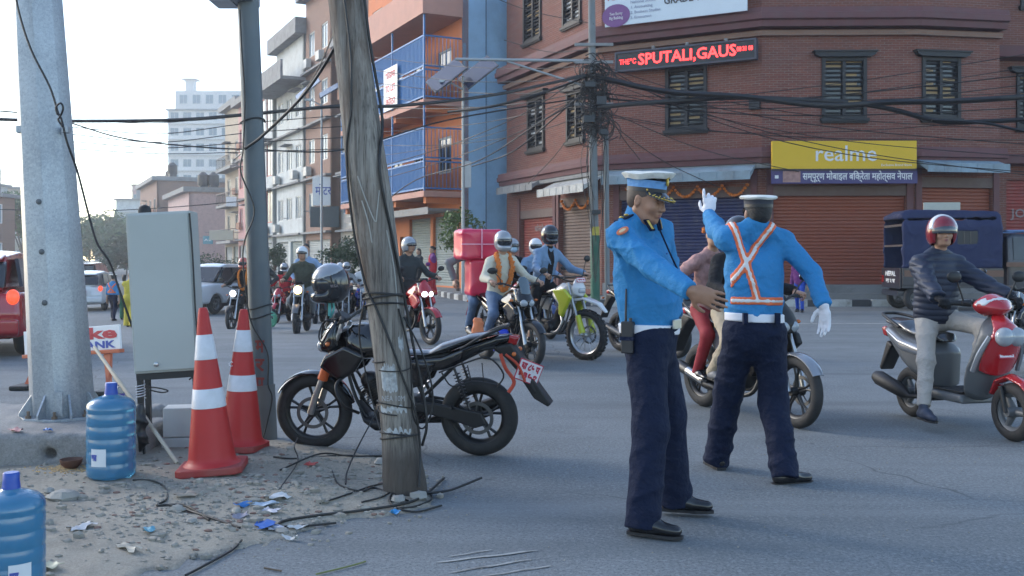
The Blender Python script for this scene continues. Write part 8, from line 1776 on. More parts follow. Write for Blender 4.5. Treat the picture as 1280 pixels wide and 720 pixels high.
# concrete plinth
F_ = Field((-5.2, 6.2, -0.08), (-2.4, 8.1, 0.45), 0.028); F_.box((-3.85, 7.15, 0.10), (1.15, 0.70, 0.16), 0.025); F_.box((-2.85, 6.98, 0.08), (0.32, 0.42, 0.14), 0.03, 0.02); F_.cap((-3.0, 6.43, 0.13), (-2.98, 6.55, 0.13), 0.035, k=0.02, sub=True)
F_.mod(lambda D, X, Y, Z: D + 0.007*np.sin(X*9+Z*6)*np.sin(Y*11+X*3) + 0.004*np.sin(X*37+Y*23)*np.sin(Z*41+Y*17)); o = F_.build('plinth', concrete); tag(o, 'rough concrete plinth under the big steel pole', 'plinth')
def on_plinth(px, py, z=0.262): Y = F*(EYE-z)/(py-HY); return Vector(((px-CX)/F*Y, Y, z))
for (px, py, c, nm, lab, w, h) in ((20, 540, (.55, .25, .25), 'sachet', 'torn red and white sachet on the concrete plinth', .10, .06), (60, 540, (.03, .2, .6), 'plastic_wrapper', 'small blue wrapper on the plinth by the pole foot', .06, .05), (33, 522, (.35, .3, .28), 'dry_leaf', 'dry leaf at the back of the plinth', .07, .04)):
 scrap(px, py, w, h, c, nm, lab, px); o = [x for x in COL.objects if x.name.startswith(nm)][-1]; o.location = on_plinth(px, py, 0.258)

# clay bowl and scattered grain
p = G(89, 597); p.z = hz(p.x, p.y); m = MB(); m.lathe([(0.035, 0), (0.062, 0.03), (0.070, 0.058), (0.064, 0.058), (0.055, 0.035), (0.0, 0.015)], 22); o = m.build('clay_bowl', M('dark_clay', (0.10, 0.045, 0.03), 0.7, var=0.3, scale=30), smooth=50, loc=p); tag(o, 'small dark clay bowl on the dirt by the plinth', 'bowl')
m = MB(); rg = random.Random(9)
for _ in range(260): a, r = rg.uniform(0, 6.28), rg.gauss(0, 0.085); x, y = p.x-0.02+r*1.2*math.cos(a), p.y-0.03+r*0.8*math.sin(a); m.ball((x, y, hz(x, y)+0.006), rg.uniform(0.004, 0.008), 5, 0, (1.3, 1, 0.7), 0.2, rg)
tag(m.build('puffed_grain', M('grain', (0.50, 0.33, 0.16), 0.8, var=0.3, scale=60)), kind='stuff')

# control cabinet on a black stand
cb = thing('control_cabinet', 'grey metal control cabinet on a black frame stand', 'cabinet', (-2.38, 6.98, 0.05)); M_c = Matrix.Rotation(R(-3.2), 4, 'Y') @ Matrix.Rotation(R(6), 4, 'Z')
Mz = Matrix.Translation((0, 0, 0.56)) @ M_c; cgrey = M('cabinet_grey', (0.38, 0.40, 0.38), 0.45, var=0.04, scale=2, dirt=0.3, dirtcol=(0.27, 0.28, 0.26))
m = MB(); m.box((-0.215, -0.13, 0), (0.215, 0.13, 1.10), M4=Mz); c = m.build('housing', cgrey, cb, bevel=0.008)
m = MB(); m.box((-0.200, -0.146, 0.015), (0.203, -0.131, 1.088), M4=Mz); d = m.build('door', cgrey, cb, bevel=0.006)
m = MB(); m.lathe([(0.016, 0), (0.016, 0.012), (0.009, 0.016), (0, 0.016)], 14, M4=Mz @ Matrix.Translation((-0.06, -0.146, 0.06)) @ Matrix.Rotation(R(90), 4, 'X')); m.build('lock', steel, d, smooth=40)
for z in (0.2, 0.9): m = MB(); m.tube([Mz @ Vector((0.212, -0.142, z-0.03)), Mz @ Vector((0.212, -0.142, z+0.03))], 0.007, 8); m.build('hinge', cgrey, d)
m = MB(); m.lathe([(0.045, 0), (0.045, 0.03), (0.035, 0.055), (0.0, 0.068)], 16, M4=Mz @ Matrix.Translation((-0.13, 0.05, 1.10))); m.build('dome_cover', matt, cb, smooth=50)
blk2 = M('black_stand_paint', (0.012, 0.012, 0.013), 0.5, var=0.2)
m = MB(); m.box((-0.205, -0.12, -0.045), (0.205, 0.12, -0.002), M4=Mz); m.build('stand_top', blk2, cb)
for sx in (-0.185, 0.185):
 for sy in (-0.10, 0.10):
  m = MB(); a = Mz @ Vector((sx, sy, -0.046)); b = Vector((a.x+0.015, a.y, -0.06)); m.box((-0.017, -0.017, 0), (0.017, 0.017, (a-b).length), M4=Matrix.Translation(b) @ (a-b).to_track_quat('Z', 'Y').to_matrix().to_4x4()); m.build('leg', blk2, cb)
m = MB(); m.tube(spline([Mz @ Vector(q_) for q_ in ((0.216, -0.15, 1.08), (0.222, -0.155, 0.8), (0.219, -0.15, 0.4), (0.221, -0.15, 0.02), (0.15, -0.14, -0.06))], 5), 0.006, 6); m.build('edge_cable', CAB, cb, smooth=60)
m = MB(); rg = random.Random(4)
for i in range(5):
 a = 6.28*rg.random(); m.tube(spline([Mz @ Vector((-0.185+0.03*math.cos(t_), -0.10+0.03*math.sin(t_), -0.10-0.018*i+0.004*t_)) for t_ in [a+j*0.8 for j in range(9)]], 3), 0.004, 5)
m.build('wire_tie', M('tie_white', (0.5, 0.5, 0.52), 0.5), cb)['kind'] = 'stuff'
m = MB(); m.tube(spline([Mz @ Vector(q_) for q_ in ((-0.15, -0.12, -0.09), (-0.05, -0.17, -0.10), (0.02, -0.20, -0.12), (-0.03, -0.18, -0.13), (-0.12, -0.15, -0.11))], 5), 0.005, 5); m.build('loose_wire', CAB, cb)
F_ = Field((-2.62, 6.6, 0.0), (-2.38, 6.95, 0.48), 0.010); F_.cap((-2.54, 6.80, 0.14), (-2.53, 6.80, 0.36), 0.055, 0.04, flat=((0, 1, 0), 0.6)); F_.wrinkle(0.010, 60, 2); o = F_.build('hanging_bag', M('black_bag', (0.012, 0.012, 0.014), 0.3, var=0.2)); tag(o, 'thin black plastic bag hanging at the cabinet stand leg', 'bag')
stonew = M('pale_block', (0.50, 0.51, 0.50), 0.7, var=0.12, scale=4, dirt=0.4, dirtcol=(0.30, 0.29, 0.27))
for k_, (z0, z1, lab) in enumerate(((0.03, 0.12, 'lower of the two pale blocks under the cabinet'), (0.124, 0.33, 'upper taller pale block under the cabinet'))):
 m = MB(); m.box((-0.115+0.005*k_, -0.10, 0), (0.115, 0.10, z1-z0)); o = m.build('pale_block', stonew, bevel=0.008, loc=(-2.375, 7.18, z0), rz=R(4+6*k_)); tag(o, lab, 'block', 'pale blocks under the cabinet')

# traffic cones
cone_red = M('cone_red', (0.42, 0.013, 0.012), 0.5, var=0.12, scale=6, dirt=0.2, dirtcol=(0.2, 0.03, 0.028)); cone_white = M('cone_reflective', (0.60, 0.61, 0.64), 0.4, var=0.08, scale=12, dirt=0.45, dirtcol=(0.34, 0.34, 0.33)); cone_base = M('cone_base', (0.30, 0.022, 0.02), 0.65, var=0.15, dirt=0.4, dirtcol=(0.22, 0.16, 0.13))
def cone(label, px, py, H, bands, tilt, rz, base=0.20):
 g = Gd(px, py); t = thing('traffic_cone', label, 'traffic cone', (g.x, g.y, g.z), rz, 'traffic cones on the dirt island'); t.rotation_euler = (tilt[0], tilt[1], rz)
 m = MB(); pts = [(-base, -base+0.04), (-base+0.04, -base), (base-0.04, -base), (base, -base+0.04), (base, base-0.04), (base-0.04, base), (-base+0.04, base), (-base, base-0.04)]; m.prism(pts, 0.0, 0.045, axis='z'); m.build('base', cone_base, t, bevel=0.008)
 rb, rt = 0.148, 0.028; z0 = 0.046; rad = lambda z: rb+(rt-rb)*(z-z0)/(H-z0); m = MB(); m.lathe([(rb+0.03, z0-0.001), (rb+0.012, z0+0.012), (rb-0.002, z0+0.03)] + [(rad(z), z) for z in [0.1+i*(H-0.12)/14 for i in range(15)]] + [(rt-0.004, H), (rt-0.012, H+0.004), (rt-0.013, H-0.05)], 32, cap=False); m.build('body', cone_red, t, smooth=40)
 for a, b in bands: m = MB(); m.lathe([(rad(a)+0.0008, a), (rad(a)+0.0025, a+0.002), (rad(b)+0.0025, b-0.002), (rad(b)+0.0008, b)], 32, cap=False); m.build('reflective_band', cone_white, t, smooth=40)
 return t
c1 = cone('nearer red cone with two white bands in front of the cabinet', 266, 588, 1.02, ((0.40, 0.52), (0.70, 0.855)), (0.0, R(-3.4)), R(8)); c2 = cone('farther red cone with two white bands touching the slim dark pole', 301, 561, 0.97, ((0.41, 0.52), (0.68, 0.83)), (0.0, R(1.3)), R(-12), 0.16)
lettering('C', cone_white, c2, plane_frame((-0.03, -0.115, 0.60), (1, 0, 0), (0, 0.12, 1)), 0.035, name='printed_mark')

# slim dark pole
b0 = W(331, 549, 7.72); b0.z = 0.0; t0 = W(310, 0, 7.72); kx = (t0.x-b0.x)/(t0.z-b0.z); dpole = M('dark_pole_paint', (0.085, 0.105, 0.12), 0.5, metal=0.2, var=0.18, scale=5, dirt=0.5, dirtcol=(0.14, 0.14, 0.13))
dp = thing('steel_pole', 'slim dark steel pole with a lamp box above, beside the farther cone', 'pole', b0); m = MB(); m.tube([(0, 0, -0.1), (kx*1.5, 0, 1.5), (kx*7.5, 0, 7.5)], [0.086, 0.084, 0.070], 20); m.build('shaft', dpole, dp, smooth=50)
m = MB(); m.tube([(0, 0, -0.02), (kx*0.42, 0, 0.42)], [0.096, 0.093], 20); m.build('base_sleeve', M('pole_sleeve', (0.13, 0.13, 0.125), 0.8, var=0.2, dirt=0.5), dp, smooth=50)
red_s = M('sprayed_red', (0.22, 0.04, 0.035), 0.8, var=0.4, scale=30)
for i_, (ch_, py) in enumerate((('म', 432), ('र', 455), ('प', 478))): p = W(329, py, 7.72)-b0; lettering(ch_, red_s, dp, plane_frame((p.x-0.005, -0.0885, p.z), (1, 0, 0)), 0.10, 0.07, bold=0.004, depth=0.001)
pz = 3.38; m = MB(); m.box((kx*pz-0.28, -0.16, pz-0.02), (kx*pz+0.06, 0.14, pz+0.10)); lb = m.build('lamp_box', galv, dp, bevel=0.01); m = MB(); m.box((kx*pz-0.26, -0.14, pz-0.03), (kx*pz-0.10, 0.12, pz-0.021)); m.build('lamp_glass', lamp_off, lb)
m = MB(); rg = random.Random(11)
for z in (0.95, 1.02, 2.45): m.tube(spline([(kx*z+0.095*math.cos(a), 0.095*math.sin(a), z+0.02*math.sin(a*1.5+z*5)) for a in [j*0.6 for j in range(12)]], 3), 0.006, 5)
m.build('wrapped_wire', CAB, dp)['kind'] = 'stuff'
cable('thin black cable spiralling down the slim dark pole', [(300, 12, 7.6), (302, 60, 7.6), (306, 120, 7.62), (304, 185, 7.6), (301, 215, 7.58), (318, 262, 7.60), (306, 300, 7.6), (304, 330, 7.6), (313, 400, 7.62), (334, 440, 7.61), (335, 480, 7.62), (340, 500, 7.62), (329, 548, 7.60)], 0.006)
cable('thick black cable leaving the slim dark pole upward to the right', [(306, 186, 7.6), (330, 168, 7.5), (380, 118, 7.2), (418, 60, 6.9), (440, 10, 6.7), (452, -30, 6.5)], 0.011)

# leaning wooden pole
wb = G(508, 620); wt = W(434, 0, wb.y); woodm = bpy.data.materials.new('weathered_wood'); woodm.use_nodes = True; nt = woodm.node_tree; b = nt.nodes['Principled BSDF']; b.inputs['Roughness'].default_value = 0.9
tc = nd(nt, 'ShaderNodeTexCoord'); mp = nd(nt, 'ShaderNodeMapping'); mp.inputs['Scale'].default_value = (1, 1, 0.045); nt.links.new(tc.outputs['Object'], mp.inputs[0])
def wn_(sc_, mpx=mp, det=8): n = nd(nt, 'ShaderNodeTexNoise'); n.inputs['Scale'].default_value = sc_; n.inputs['Detail'].default_value = det; n.inputs['Roughness'].default_value = 0.7; nt.links.new(mpx.outputs[0], n.inputs['Vector']); return n
def wr_(x, a_, c_, lo_=0.0, hi_=1.0): r = nd(nt, 'ShaderNodeMapRange'); r.inputs[1].default_value = a_; r.inputs[2].default_value = c_; r.inputs[3].default_value = lo_; r.inputs[4].default_value = hi_; nt.links.new(x, r.inputs[0]); return r.outputs[0]
def wm_(f, a_, c_):
 x = nd(nt, 'ShaderNodeMix', data_type='RGBA'); nt.links.new(f, x.inputs[0])
 for k_, v in ((6, a_), (7, c_)):
  if isinstance(v, tuple): x.inputs[k_].default_value = v+(1,)
  else: nt.links.new(v, x.inputs[k_])
 return x.outputs[2]
g_ = wn_(28); col = wm_(wr_(g_.outputs['Fac'], 0.35, 0.65), (0.32, 0.29, 0.25), (0.095, 0.08, 0.068)); g2_ = wn_(90); col = wm_(wr_(g2_.outputs['Fac'], 0.52, 0.66, 0, 0.85), col, (0.03, 0.025, 0.02))
mp2 = nd(nt, 'ShaderNodeMapping'); mp2.inputs['Scale'].default_value = (1, 1, 0.4); nt.links.new(tc.outputs['Object'], mp2.inputs[0]); g3_ = wn_(3.0, mp2, 5); col = wm_(wr_(g3_.outputs['Fac'], 0.5, 0.7, 0, 0.7), col, (0.13, 0.085, 0.06))
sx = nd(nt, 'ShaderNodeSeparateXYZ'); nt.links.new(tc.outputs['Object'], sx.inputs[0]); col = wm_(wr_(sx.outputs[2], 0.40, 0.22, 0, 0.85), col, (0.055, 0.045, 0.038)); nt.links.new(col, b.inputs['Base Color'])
bp = nd(nt, 'ShaderNodeBump'); bp.inputs['Strength'].default_value = 0.9; bp.inputs['Distance'].default_value = 0.012; nt.links.new(g_.outputs['Fac'], bp.inputs['Height']); nt.links.new(bp.outputs[0], b.inputs['Normal'])
wpole = thing('wooden_pole', 'leaning weathered wooden pole in front of the parked black motorcycle', 'pole', (wb.x, wb.y, 0.0)); dv = Vector(((wt.x-wb.x)/(wt.z-wb.z), 0.0, 1.0)); m = MB(); vs = []; n = 40; LV = 150
def wrad(z, a): 
 base_r = 0.101 + 0.028*math.exp(-max(z-0.1, 0)/0.16) if z > 0.0 else 0.125
 mid = 0.016*math.exp(-((z-1.7)/0.7)**2); return base_r + mid + 0.008*noise.noise(Vector((math.cos(a)*1.6, math.sin(a)*1.6, z*1.3))) + 0.006*noise.noise(Vector((math.cos(a)*6, math.sin(a)*6, z*1.1))) + 0.003*noise.noise(Vector((math.cos(a)*14, math.sin(a)*14, z*2)))
for j in range(LV+1):
 z = -0.12+j*(7.2/LV); c = Vector((dv.x*z + 0.009*math.sin(z*1.6), 0.01*math.sin(z*2.2), z))
 for i in range(n): a = 2*math.pi*i/n; r = wrad(z, a); vs.append((c.x+r*math.cos(a), c.y+r*math.sin(a), c.z))
m.add(vs, [(j*n+i, j*n+(i+1) % n, (j+1)*n+(i+1) % n, (j+1)*n+i) for j in range(LV) for i in range(n)]+[tuple(LV*n+i for i in range(n))]); m.build('shaft', woodm, wpole, smooth=60)
def wc(z): return Vector((dv.x*z + 0.009*math.sin(z*1.6), 0.01*math.sin(z*2.2), z))
pm_ = M('flaked_paint', (0.40, 0.41, 0.41), 0.8, var=0.4, scale=60, dirt=0.6, dirtcol=(0.12, 0.10, 0.08))
rg = random.Random(6)
for z0, z1, a0, a1 in ((0.50, 0.545, -2.5, -0.9), (0.38, 0.41, -2.4, -0.8), (0.62, 0.78, -2.2, -1.3), (0.86, 0.94, -1.0, -0.6)):
 m = MB(); K = 18; vs = []
 for i in range(K+1):
  a = a0+(a1-a0)*i/K
  for z in (z0+rg.uniform(-.012, .02), z1-rg.uniform(-.012, .03)): c = wc(z); r = wrad(z, a)+0.0015; vs.append((c.x+r*math.cos(a), c.y+r*math.sin(a), z))
 m.add(vs, [(2*i, 2*i+2, 2*i+3, 2*i+1) for i in range(K)]); m.build('paint_patch', pm_, wpole)
lettering('NEA 10M', M('faded_white_ink', (0.36, 0.36, 0.36), 0.8), wpole, plane_frame(wc(0.585)+Vector((-0.0, -0.128, 0)), (1, 0, 0)), 0.032, 0.13, depth=0.0008)
# pale fibre rope scars and nails
m = MB(); 
for pts in (((-1.95, 1.86), (-1.7, 1.72), (-1.4, 1.60), (-1.25, 1.66), (-1.0, 1.78)), ((-1.9, 1.72), (-1.75, 1.60), (-1.7, 1.48)), ((-0.9, 1.55), (-0.75, 1.35), (-0.8, 1.1))):
 P = [wc(z)+Vector((math.cos(a), math.sin(a), 0))*(wrad(z, a)+0.003) for a, z in pts]; m.tube(spline(P, 5), 0.004, 6)
m.build('rope_scrap', M('pale_rope', (0.34, 0.33, 0.30), 0.9, var=0.3), wpole)['kind'] = 'stuff'
def wrap(z0, turns, pitch, r, seed, name='wrapped_wire', mat=CAB, off=0.004):
 m = MB(); P = []; K = int(turns*14)
 for i in range(K+1): a = seed+i*2*math.pi/14; z = z0+pitch*i/14+0.012*math.sin(a*1.3+seed); c = wc(z); rr = wrad(z, a)+off+r; P.append(c+Vector((rr*math.cos(a), rr*math.sin(a), 0)))
 m.tube(spline(P, 2), r, 6); return m.build(name, mat, wpole, smooth=60)
wrap(1.16, 2.3, 0.012, 0.007, 0.5); wrap(1.10, 1.2, 0.05, 0.006, 2.0); wrap(0.34, 2.0, 0.02, 0.005, 1.0); wrap(0.55, 1.3, -0.04, 0.004, 3.0); wrap(0.74, 1.1, 0.06, 0.004, 4.0)
def polecab(label, pts, r):
 """pts: (angle, z, offset) round the wooden pole"""
 P = []
 for a, z, o_ in pts: c = wc(z)+Vector((wb.x, wb.y, 0)); rr = wrad(z, a)+r+o_; P.append(c+Vector((rr*math.cos(a), rr*math.sin(a), 0)))
 return cable(label, P, r)
polecab('thick black cable hanging down the right side of the wooden pole', [(-0.5, 5.5, .02), (-0.45, 3.0, .015), (-0.3, 2.6, .01), (-0.2, 2.2, .012), (-0.9, 1.9, .004), (-0.6, 1.5, .004), (-0.25, 1.2, .006), (-0.2, 0.9, .03), (-0.15, 0.6, .055), (-0.25, 0.42, .06), (-0.3, 0.30, .02)], 0.009)
polecab('second black cable down the left front of the wooden pole', [(-2.0, 4.0, .01), (-1.5, 2.8, .004), (-1.75, 2.3, .004), (-2.4, 2.0, .004), (-2.6, 1.6, .012), (-2.4, 1.25, .006), (-1.9, 1.1, .004), (-1.4, 0.9, .006), (-1.0, 0.7, .01), (-0.6, 0.5, .03), (-0.5, 0.3, .02), (-0.9, 0.08, .01)], 0.0075)
polecab('loop of thin cable bulging right of the wooden pole foot', [(-0.4, 1.05, .004), (-0.1, 0.85, .07), (0.0, 0.65, .11), (-0.1, 0.5, .10), (-0.3, 0.40, .04), (-0.6, 0.5, .01), (-0.4, 0.8, .02), (-0.8, 1.1, .004)], 0.0055)
polecab('dark thin cable looping left of the wooden pole at knee height', [(-2.8, 1.15, .004), (3.2, 0.95, .06), (3.1, 0.7, .05), (3.3, 0.5, .02), (3.8, 0.4, .01)], 0.005)
def gcab(label, pts, r=0.006, zs=None):
 P = []
 for i, q_ in enumerate(pts):
  g = Gd(*q_[:2]); z = hz(g.x, g.y)+r+(q_[2] if len(q_) > 2 else 0)
  if len(q_) > 2: 
   Y = F*(EYE-z)/(q_[1]-HY); g = Vector(((q_[0]-CX)/F*Y, Y, 0))
  P.append(Vector((g.x, g.y, z+0.004)))
 return cable(label, P, r, 'cable ends trailing on the dirt')
for lab, pts, r in [('thick cable end curling up on the road right of the wooden pole', [(528, 618, .01), (560, 614, .01), (580, 607, .02), (602, 598, .04)], .0075), ('long cable curving along the front of the rubble', [(345, 662), (356, 654), (400, 647), (460, 640), (520, 632), (555, 600)], .0075),
     ('cable lying behind the wooden pole towards the motorcycle', [(342, 573), (370, 575), (430, 571), (480, 573), (512, 570)], .006), ('second straight cable behind the wooden pole', [(350, 590), (400, 568, .05), (440, 572), (500, 571)], .006), ('thin cable rising from the dirt to the wooden pole waist', [(350, 612), (372, 578, .0), (368, 560, .1), (372, 548, .15)], .004),
     ('taut thin cable slanting from the rubble to the wooden pole', [(432, 606, .0), (434, 590, .03), (447, 560, .12), (468, 520, .30), (486, 480, .5)], .0055), ('short cable stub pointing left in the front rubble', [(345, 661), (380, 661), (420, 656)], .006), ('loose cable loop in the rubble left of the pole foot', [(400, 632), (440, 618), (470, 608), (500, 606), (480, 622), (452, 630)], .005),
     ('cable snaking past the jug to the rubble', [(166, 602), (190, 604), (207, 612), (208, 626), (196, 634), (214, 634), (250, 645), (300, 662)], .006), ('second cable strand beside the snaking one', [(196, 634), (230, 634), (258, 650), (262, 652)], .006), ('long thin cable curving over the dirt front to the photo edge', [(302, 678), (290, 690), (262, 706), (232, 722)], .006),
     ('dark cable loops round the wooden pole foot', [(500, 640), (520, 636), (540, 626), (530, 614), (505, 612), (488, 622), (492, 636), (520, 642), (552, 634)], .006), ('thin cable from the rubble heap to the pole foot', [(415, 590), (424, 608), (452, 616), (470, 612), (510, 628)], .0055)]:
 gcab(lab, pts, r)
o = gcab('dry green stalk lying on the road at the bottom edge', [(395, 720), (420, 714), (440, 709), (457, 704)], .004); o.name = 'plant_stalk'; o.data.materials[0] = M('stalk', (0.14, 0.16, 0.06), 0.7); o['category'] = 'stalk'; del o['group']
o = gcab('short dark twig on the road beside the green stalk', [(330, 712), (340, 714), (352, 716)], .004); o.name = 'twig'; o.data.materials[0] = bark; o['category'] = 'twig'; del o['group']

# water jugs
jug_m = M('jug_blue', (0.06, 0.26, 0.46), 0.18, var=0.12, scale=3, spec=0.6, coat=0.3, trans=0.45, dirt=0.25, dirtcol=(0.12, 0.2, 0.26)); cap_m = M('jug_cap', (0.008, 0.06, 0.34), 0.35, var=0.1)
def jug(label, loc, s, rz):
 t = thing('water_jug', label, 'water jug', loc, rz, 'blue water jugs on the dirt'); t.scale = (s,)*3; pr = [(0.0, 0.012), (0.10, 0.0), (0.125, 0.006), (0.136, 0.025)]
 for k_ in range(5): z = 0.05+k_*0.072; pr += [(0.1365, z), (0.1365, z+0.030), (0.1335, z+0.040), (0.1335, z+0.046), (0.1365, z+0.056)]
 pr += [(0.137, 0.405), (0.131, 0.430), (0.110, 0.452), (0.070, 0.468), (0.040, 0.478), (0.032, 0.492), (0.030, 0.525), (0, 0.525)]
 m = MB(); m.lathe(pr, 40); m.build('bottle', jug_m, t, smooth=50); m = MB(); m.lathe([(0.034, 0.478), (0.038, 0.482), (0.036, 0.50), (0.0335, 0.515), (0.0335, 0.545), (0.030, 0.55), (0, 0.55)], 24); m.build('cap', cap_m, t, smooth=40)
 lb = MB(); K = 12; vs = []
 for i in range(K+1):
  a = R(-118)+R(38)*i/K
  for z in (0.085, 0.185): vs += [(0.1385*math.cos(a), 0.1385*math.sin(a), z), (0.1375*math.cos(a), 0.1375*math.sin(a), z)]
 lb.add(vs, [(4*i, 4*i+4, 4*i+6, 4*i+2) for i in range(K)]+[(4*i+1, 4*i+3, 4*i+7, 4*i+5) for i in range(K)]+[(4*i, 4*i+1, 4*i+5, 4*i+4) for i in range(K)]+[(4*i+2, 4*i+6, 4*i+7, 4*i+3) for i in range(K)]+[(0, 2, 3, 1), (4*K, 4*K+1, 4*K+3, 4*K+2)])
 l_ = lb.build('label', M('label_white', (0.62, 0.64, 0.66), 0.5, var=0.1), t); a = R(-109); lettering('जल', blueink, l_, plane_frame((0.1392*math.cos(a), 0.1392*math.sin(a), 0.135), (-math.sin(a), math.cos(a), 0)), 0.035, 0.035, bold=0.003, depth=0.0006)
 return t
g = Gd(139, 595); jug('blue water jug beside the concrete plinth', (g.x, g.y, hz(g.x, g.y)-0.005), 1.04, R(0)); jug('blue water jug at the left bottom corner of the photo', ((14-CX)/F*4.0, 4.0, 0.02), 0.93, R(50))
p = on_plinth(150, 510, 0.22); t = thing('water_bottle', 'small clear water bottle with a blue label behind the jug', 'bottle', p); m = MB(); m.lathe([(0.0, 0.003), (0.030, 0.0), (0.033, 0.01), (0.033, 0.06), (0.031, 0.065), (0.033, 0.07), (0.033, 0.13), (0.026, 0.155), (0.014, 0.175), (0.013, 0.185), (0, 0.185)], 20); m.build('bottle', M('clear_plastic', (0.6, 0.65, 0.68), 0.08, trans=0.7, var=0.05), t, smooth=50)
m = MB(); m.lathe([(0.0345, 0.062), (0.0345, 0.115)], 20, cap=False); m.build('label', M('label_violet', (0.08, 0.06, 0.35), 0.4, var=0.3, scale=60), t, smooth=50); m = MB(); m.lathe([(0.0155, 0.172), (0.0155, 0.198), (0, 0.198)], 14); m.build('cap', M('cap_dark', (0.05, 0.06, 0.12), 0.4), t)

# bamboo stick leaning from the barrier to the ground
a_, b_ = W(118, 434, 7.9), G(222, 590); b_.z = hz(b_.x, b_.y)+0.01; m = MB(); P = [a_+(b_-a_)*i/14-b_ for i in range(15)]; m.tube(P, [0.0135+(0.003 if i in (4, 5, 9) else 0) for i in range(15)], 10); o = m.build('stick', M('peeled_stick', (0.42, 0.38, 0.30), 0.7, var=0.25, scale=12), smooth=60, loc=b_); tag(o, 'pale straight stick leaning across the cabinet leg to the cone', 'stick')

# orange water-tank barrier sign behind the big pole
bo = M('barrier_orange', (0.50, 0.11, 0.04), 0.5, var=0.1, dirt=0.3, dirtcol=(0.25, 0.1, 0.07)); yb = 10.6; q0, q1 = W(30, 432, yb+0.3), W(150, 418, yb-0.3); q0.z = W(30, 432, yb).z; q1.z = W(150, 418, yb).z; cc = (q0+q1)/2; xd = (q1-q0); Wd = xd.length; xd.normalize()
bt = thing('barrier_sign', 'orange framed barrier board with red and blue lettering behind the big steel pole', 'barrier', (cc.x, cc.y, 0)); upv = nv(UP-xd*UP.dot(xd)); fr_ = plane_frame(Vector((0, 0, cc.z)), xd, upv)
m = MB(); m.box((-Wd/2, -0.125, -0.02), (Wd/2, 0.125, 0.0), M4=fr_); pn = m.build('board', white, bt, bevel=0.004); m = MB(); m.box((-Wd/2-0.01, -0.165, -0.04), (Wd/2+0.01, -0.127, 0.03), M4=fr_); m.build('bottom_rail', bo, bt, bevel=0.005)
lettering('Hilltake', redink, bt, at2(fr_, 0, 0.045) @ Matrix.Translation((0, 0, 0.003)), 0.12, Wd*0.93, bold=0.006, depth=0.002); lettering('WATER TANK', blueink, bt, at2(fr_, 0, -0.075) @ Matrix.Translation((0, 0, 0.003)), 0.075, Wd*0.9, bold=0.003, depth=0.002)
for sg in (-1, 1):
 m = MB(); x_ = sg*Wd*0.36; m.add([fr_ @ Vector(v) for v in ((x_-0.05, -0.168, -0.03), (x_+0.05, -0.168, -0.03), (x_+0.05, -0.168, 0.0), (x_-0.05, -0.168, 0.0))] + [Vector((xd.x*x_*1.15+dx_, xd.y*x_-0.1+dy_, 0.02)) for dx_, dy_ in ((-0.03, 0), (0.03, 0), (0.03, 0.03), (-0.03, 0.03))], [(0, 1, 2, 3), (4, 7, 6, 5), (0, 4, 5, 1), (1, 5, 6, 2), (2, 6, 7, 3), (3, 7, 4, 0)]); m.build('leg', bo, bt)
 m = MB(); c = Vector((xd.x*x_*1.15, xd.y*x_-0.1, 0)); m.box((c.x-0.10, c.y-0.18, 0.0), (c.x+0.10, c.y+0.18, 0.05)); m.build('foot', matt, bt, bevel=0.015)

# ================================================================== utility pole with its tangle, lamps and overhead cables
UY = 28.6; ub = W(742, 0, UY); cpole = M('concrete_pole', (0.17, 0.19, 0.20), 0.85, var=0.2, scale=4, dirt=0.4)
up_ = thing('utility_pole', 'utility pole loaded with cables in front of the brick corner', 'utility pole', (ub.x, UY, 0.18)); m = MB(); m.tube([(0.05, 0, -0.1), (-0.02, 0, 5), (-0.09, 0, 12)], [0.13, 0.115, 0.085], 16); m.build('shaft', cpole, up_, smooth=50)
m = MB(); m.tube([(0.42, 0.2, -0.1), (0.36, 0.1, 4.9)], 0.075, 12); m.build('side_pole', cpole, up_, smooth=50); m = MB(); m.tube([(0.05, 0, -0.05), (0.035, 0, 1.9)], 0.135, 16); m.build('painted_base', M('pole_green', (0.02, 0.10, 0.06), 0.6, var=0.2, dirt=0.4), up_, smooth=50); m = MB(); m.tube([(0.035, 0, 1.905), (0.03, 0, 2.15)], 0.133, 16); m.build('painted_band', M('pole_yellow', (0.40, 0.33, 0.05), 0.6, var=0.2), up_, smooth=50)
p = W(578, 74, UY)-Vector((ub.x, UY, 0.18)); z_ = p.z; m = MB(); m.tube([(0.1, 0, z_-0.05), (p.x*0.5, 0, z_-0.03), (p.x-0.2, 0, z_)], 0.045, 10); m.tube([(-0.2, 0, z_-0.78), (p.x*0.66, 0, z_-0.06)], 0.03, 8); m.build('lamp_arm', M('arm_grey', (0.32, 0.34, 0.35), 0.5, metal=0.5), up_, smooth=50)
for z in (5.6, 6.8, 7.3): m = MB(); m.box((-0.55, -0.14, z), (0.55, -0.04, z+0.08)); m.build('cross_arm', cem, up_)
m = MB(); rg = random.Random(21)
for k_ in range(130):
 c = Vector((rg.gauss(0.05, 0.17), rg.gauss(-0.1, 0.1), rg.uniform(4.6, 6.7))); r = rg.uniform(0.12, 0.32); a0 = rg.uniform(0, 6.28); st = rg.uniform(0.7, 1.4); P = []
 for i in range(9): a = a0+i*0.75; P.append(c+Vector((r*math.cos(a), 0.25*r*math.sin(a*1.3), r*st*math.sin(a)+0.02*i)))
 m.tube(spline(P, 2), rg.uniform(0.008, 0.018), 5)
o = m.build('cable_tangle', CAB, up_); o['kind'] = 'stuff'
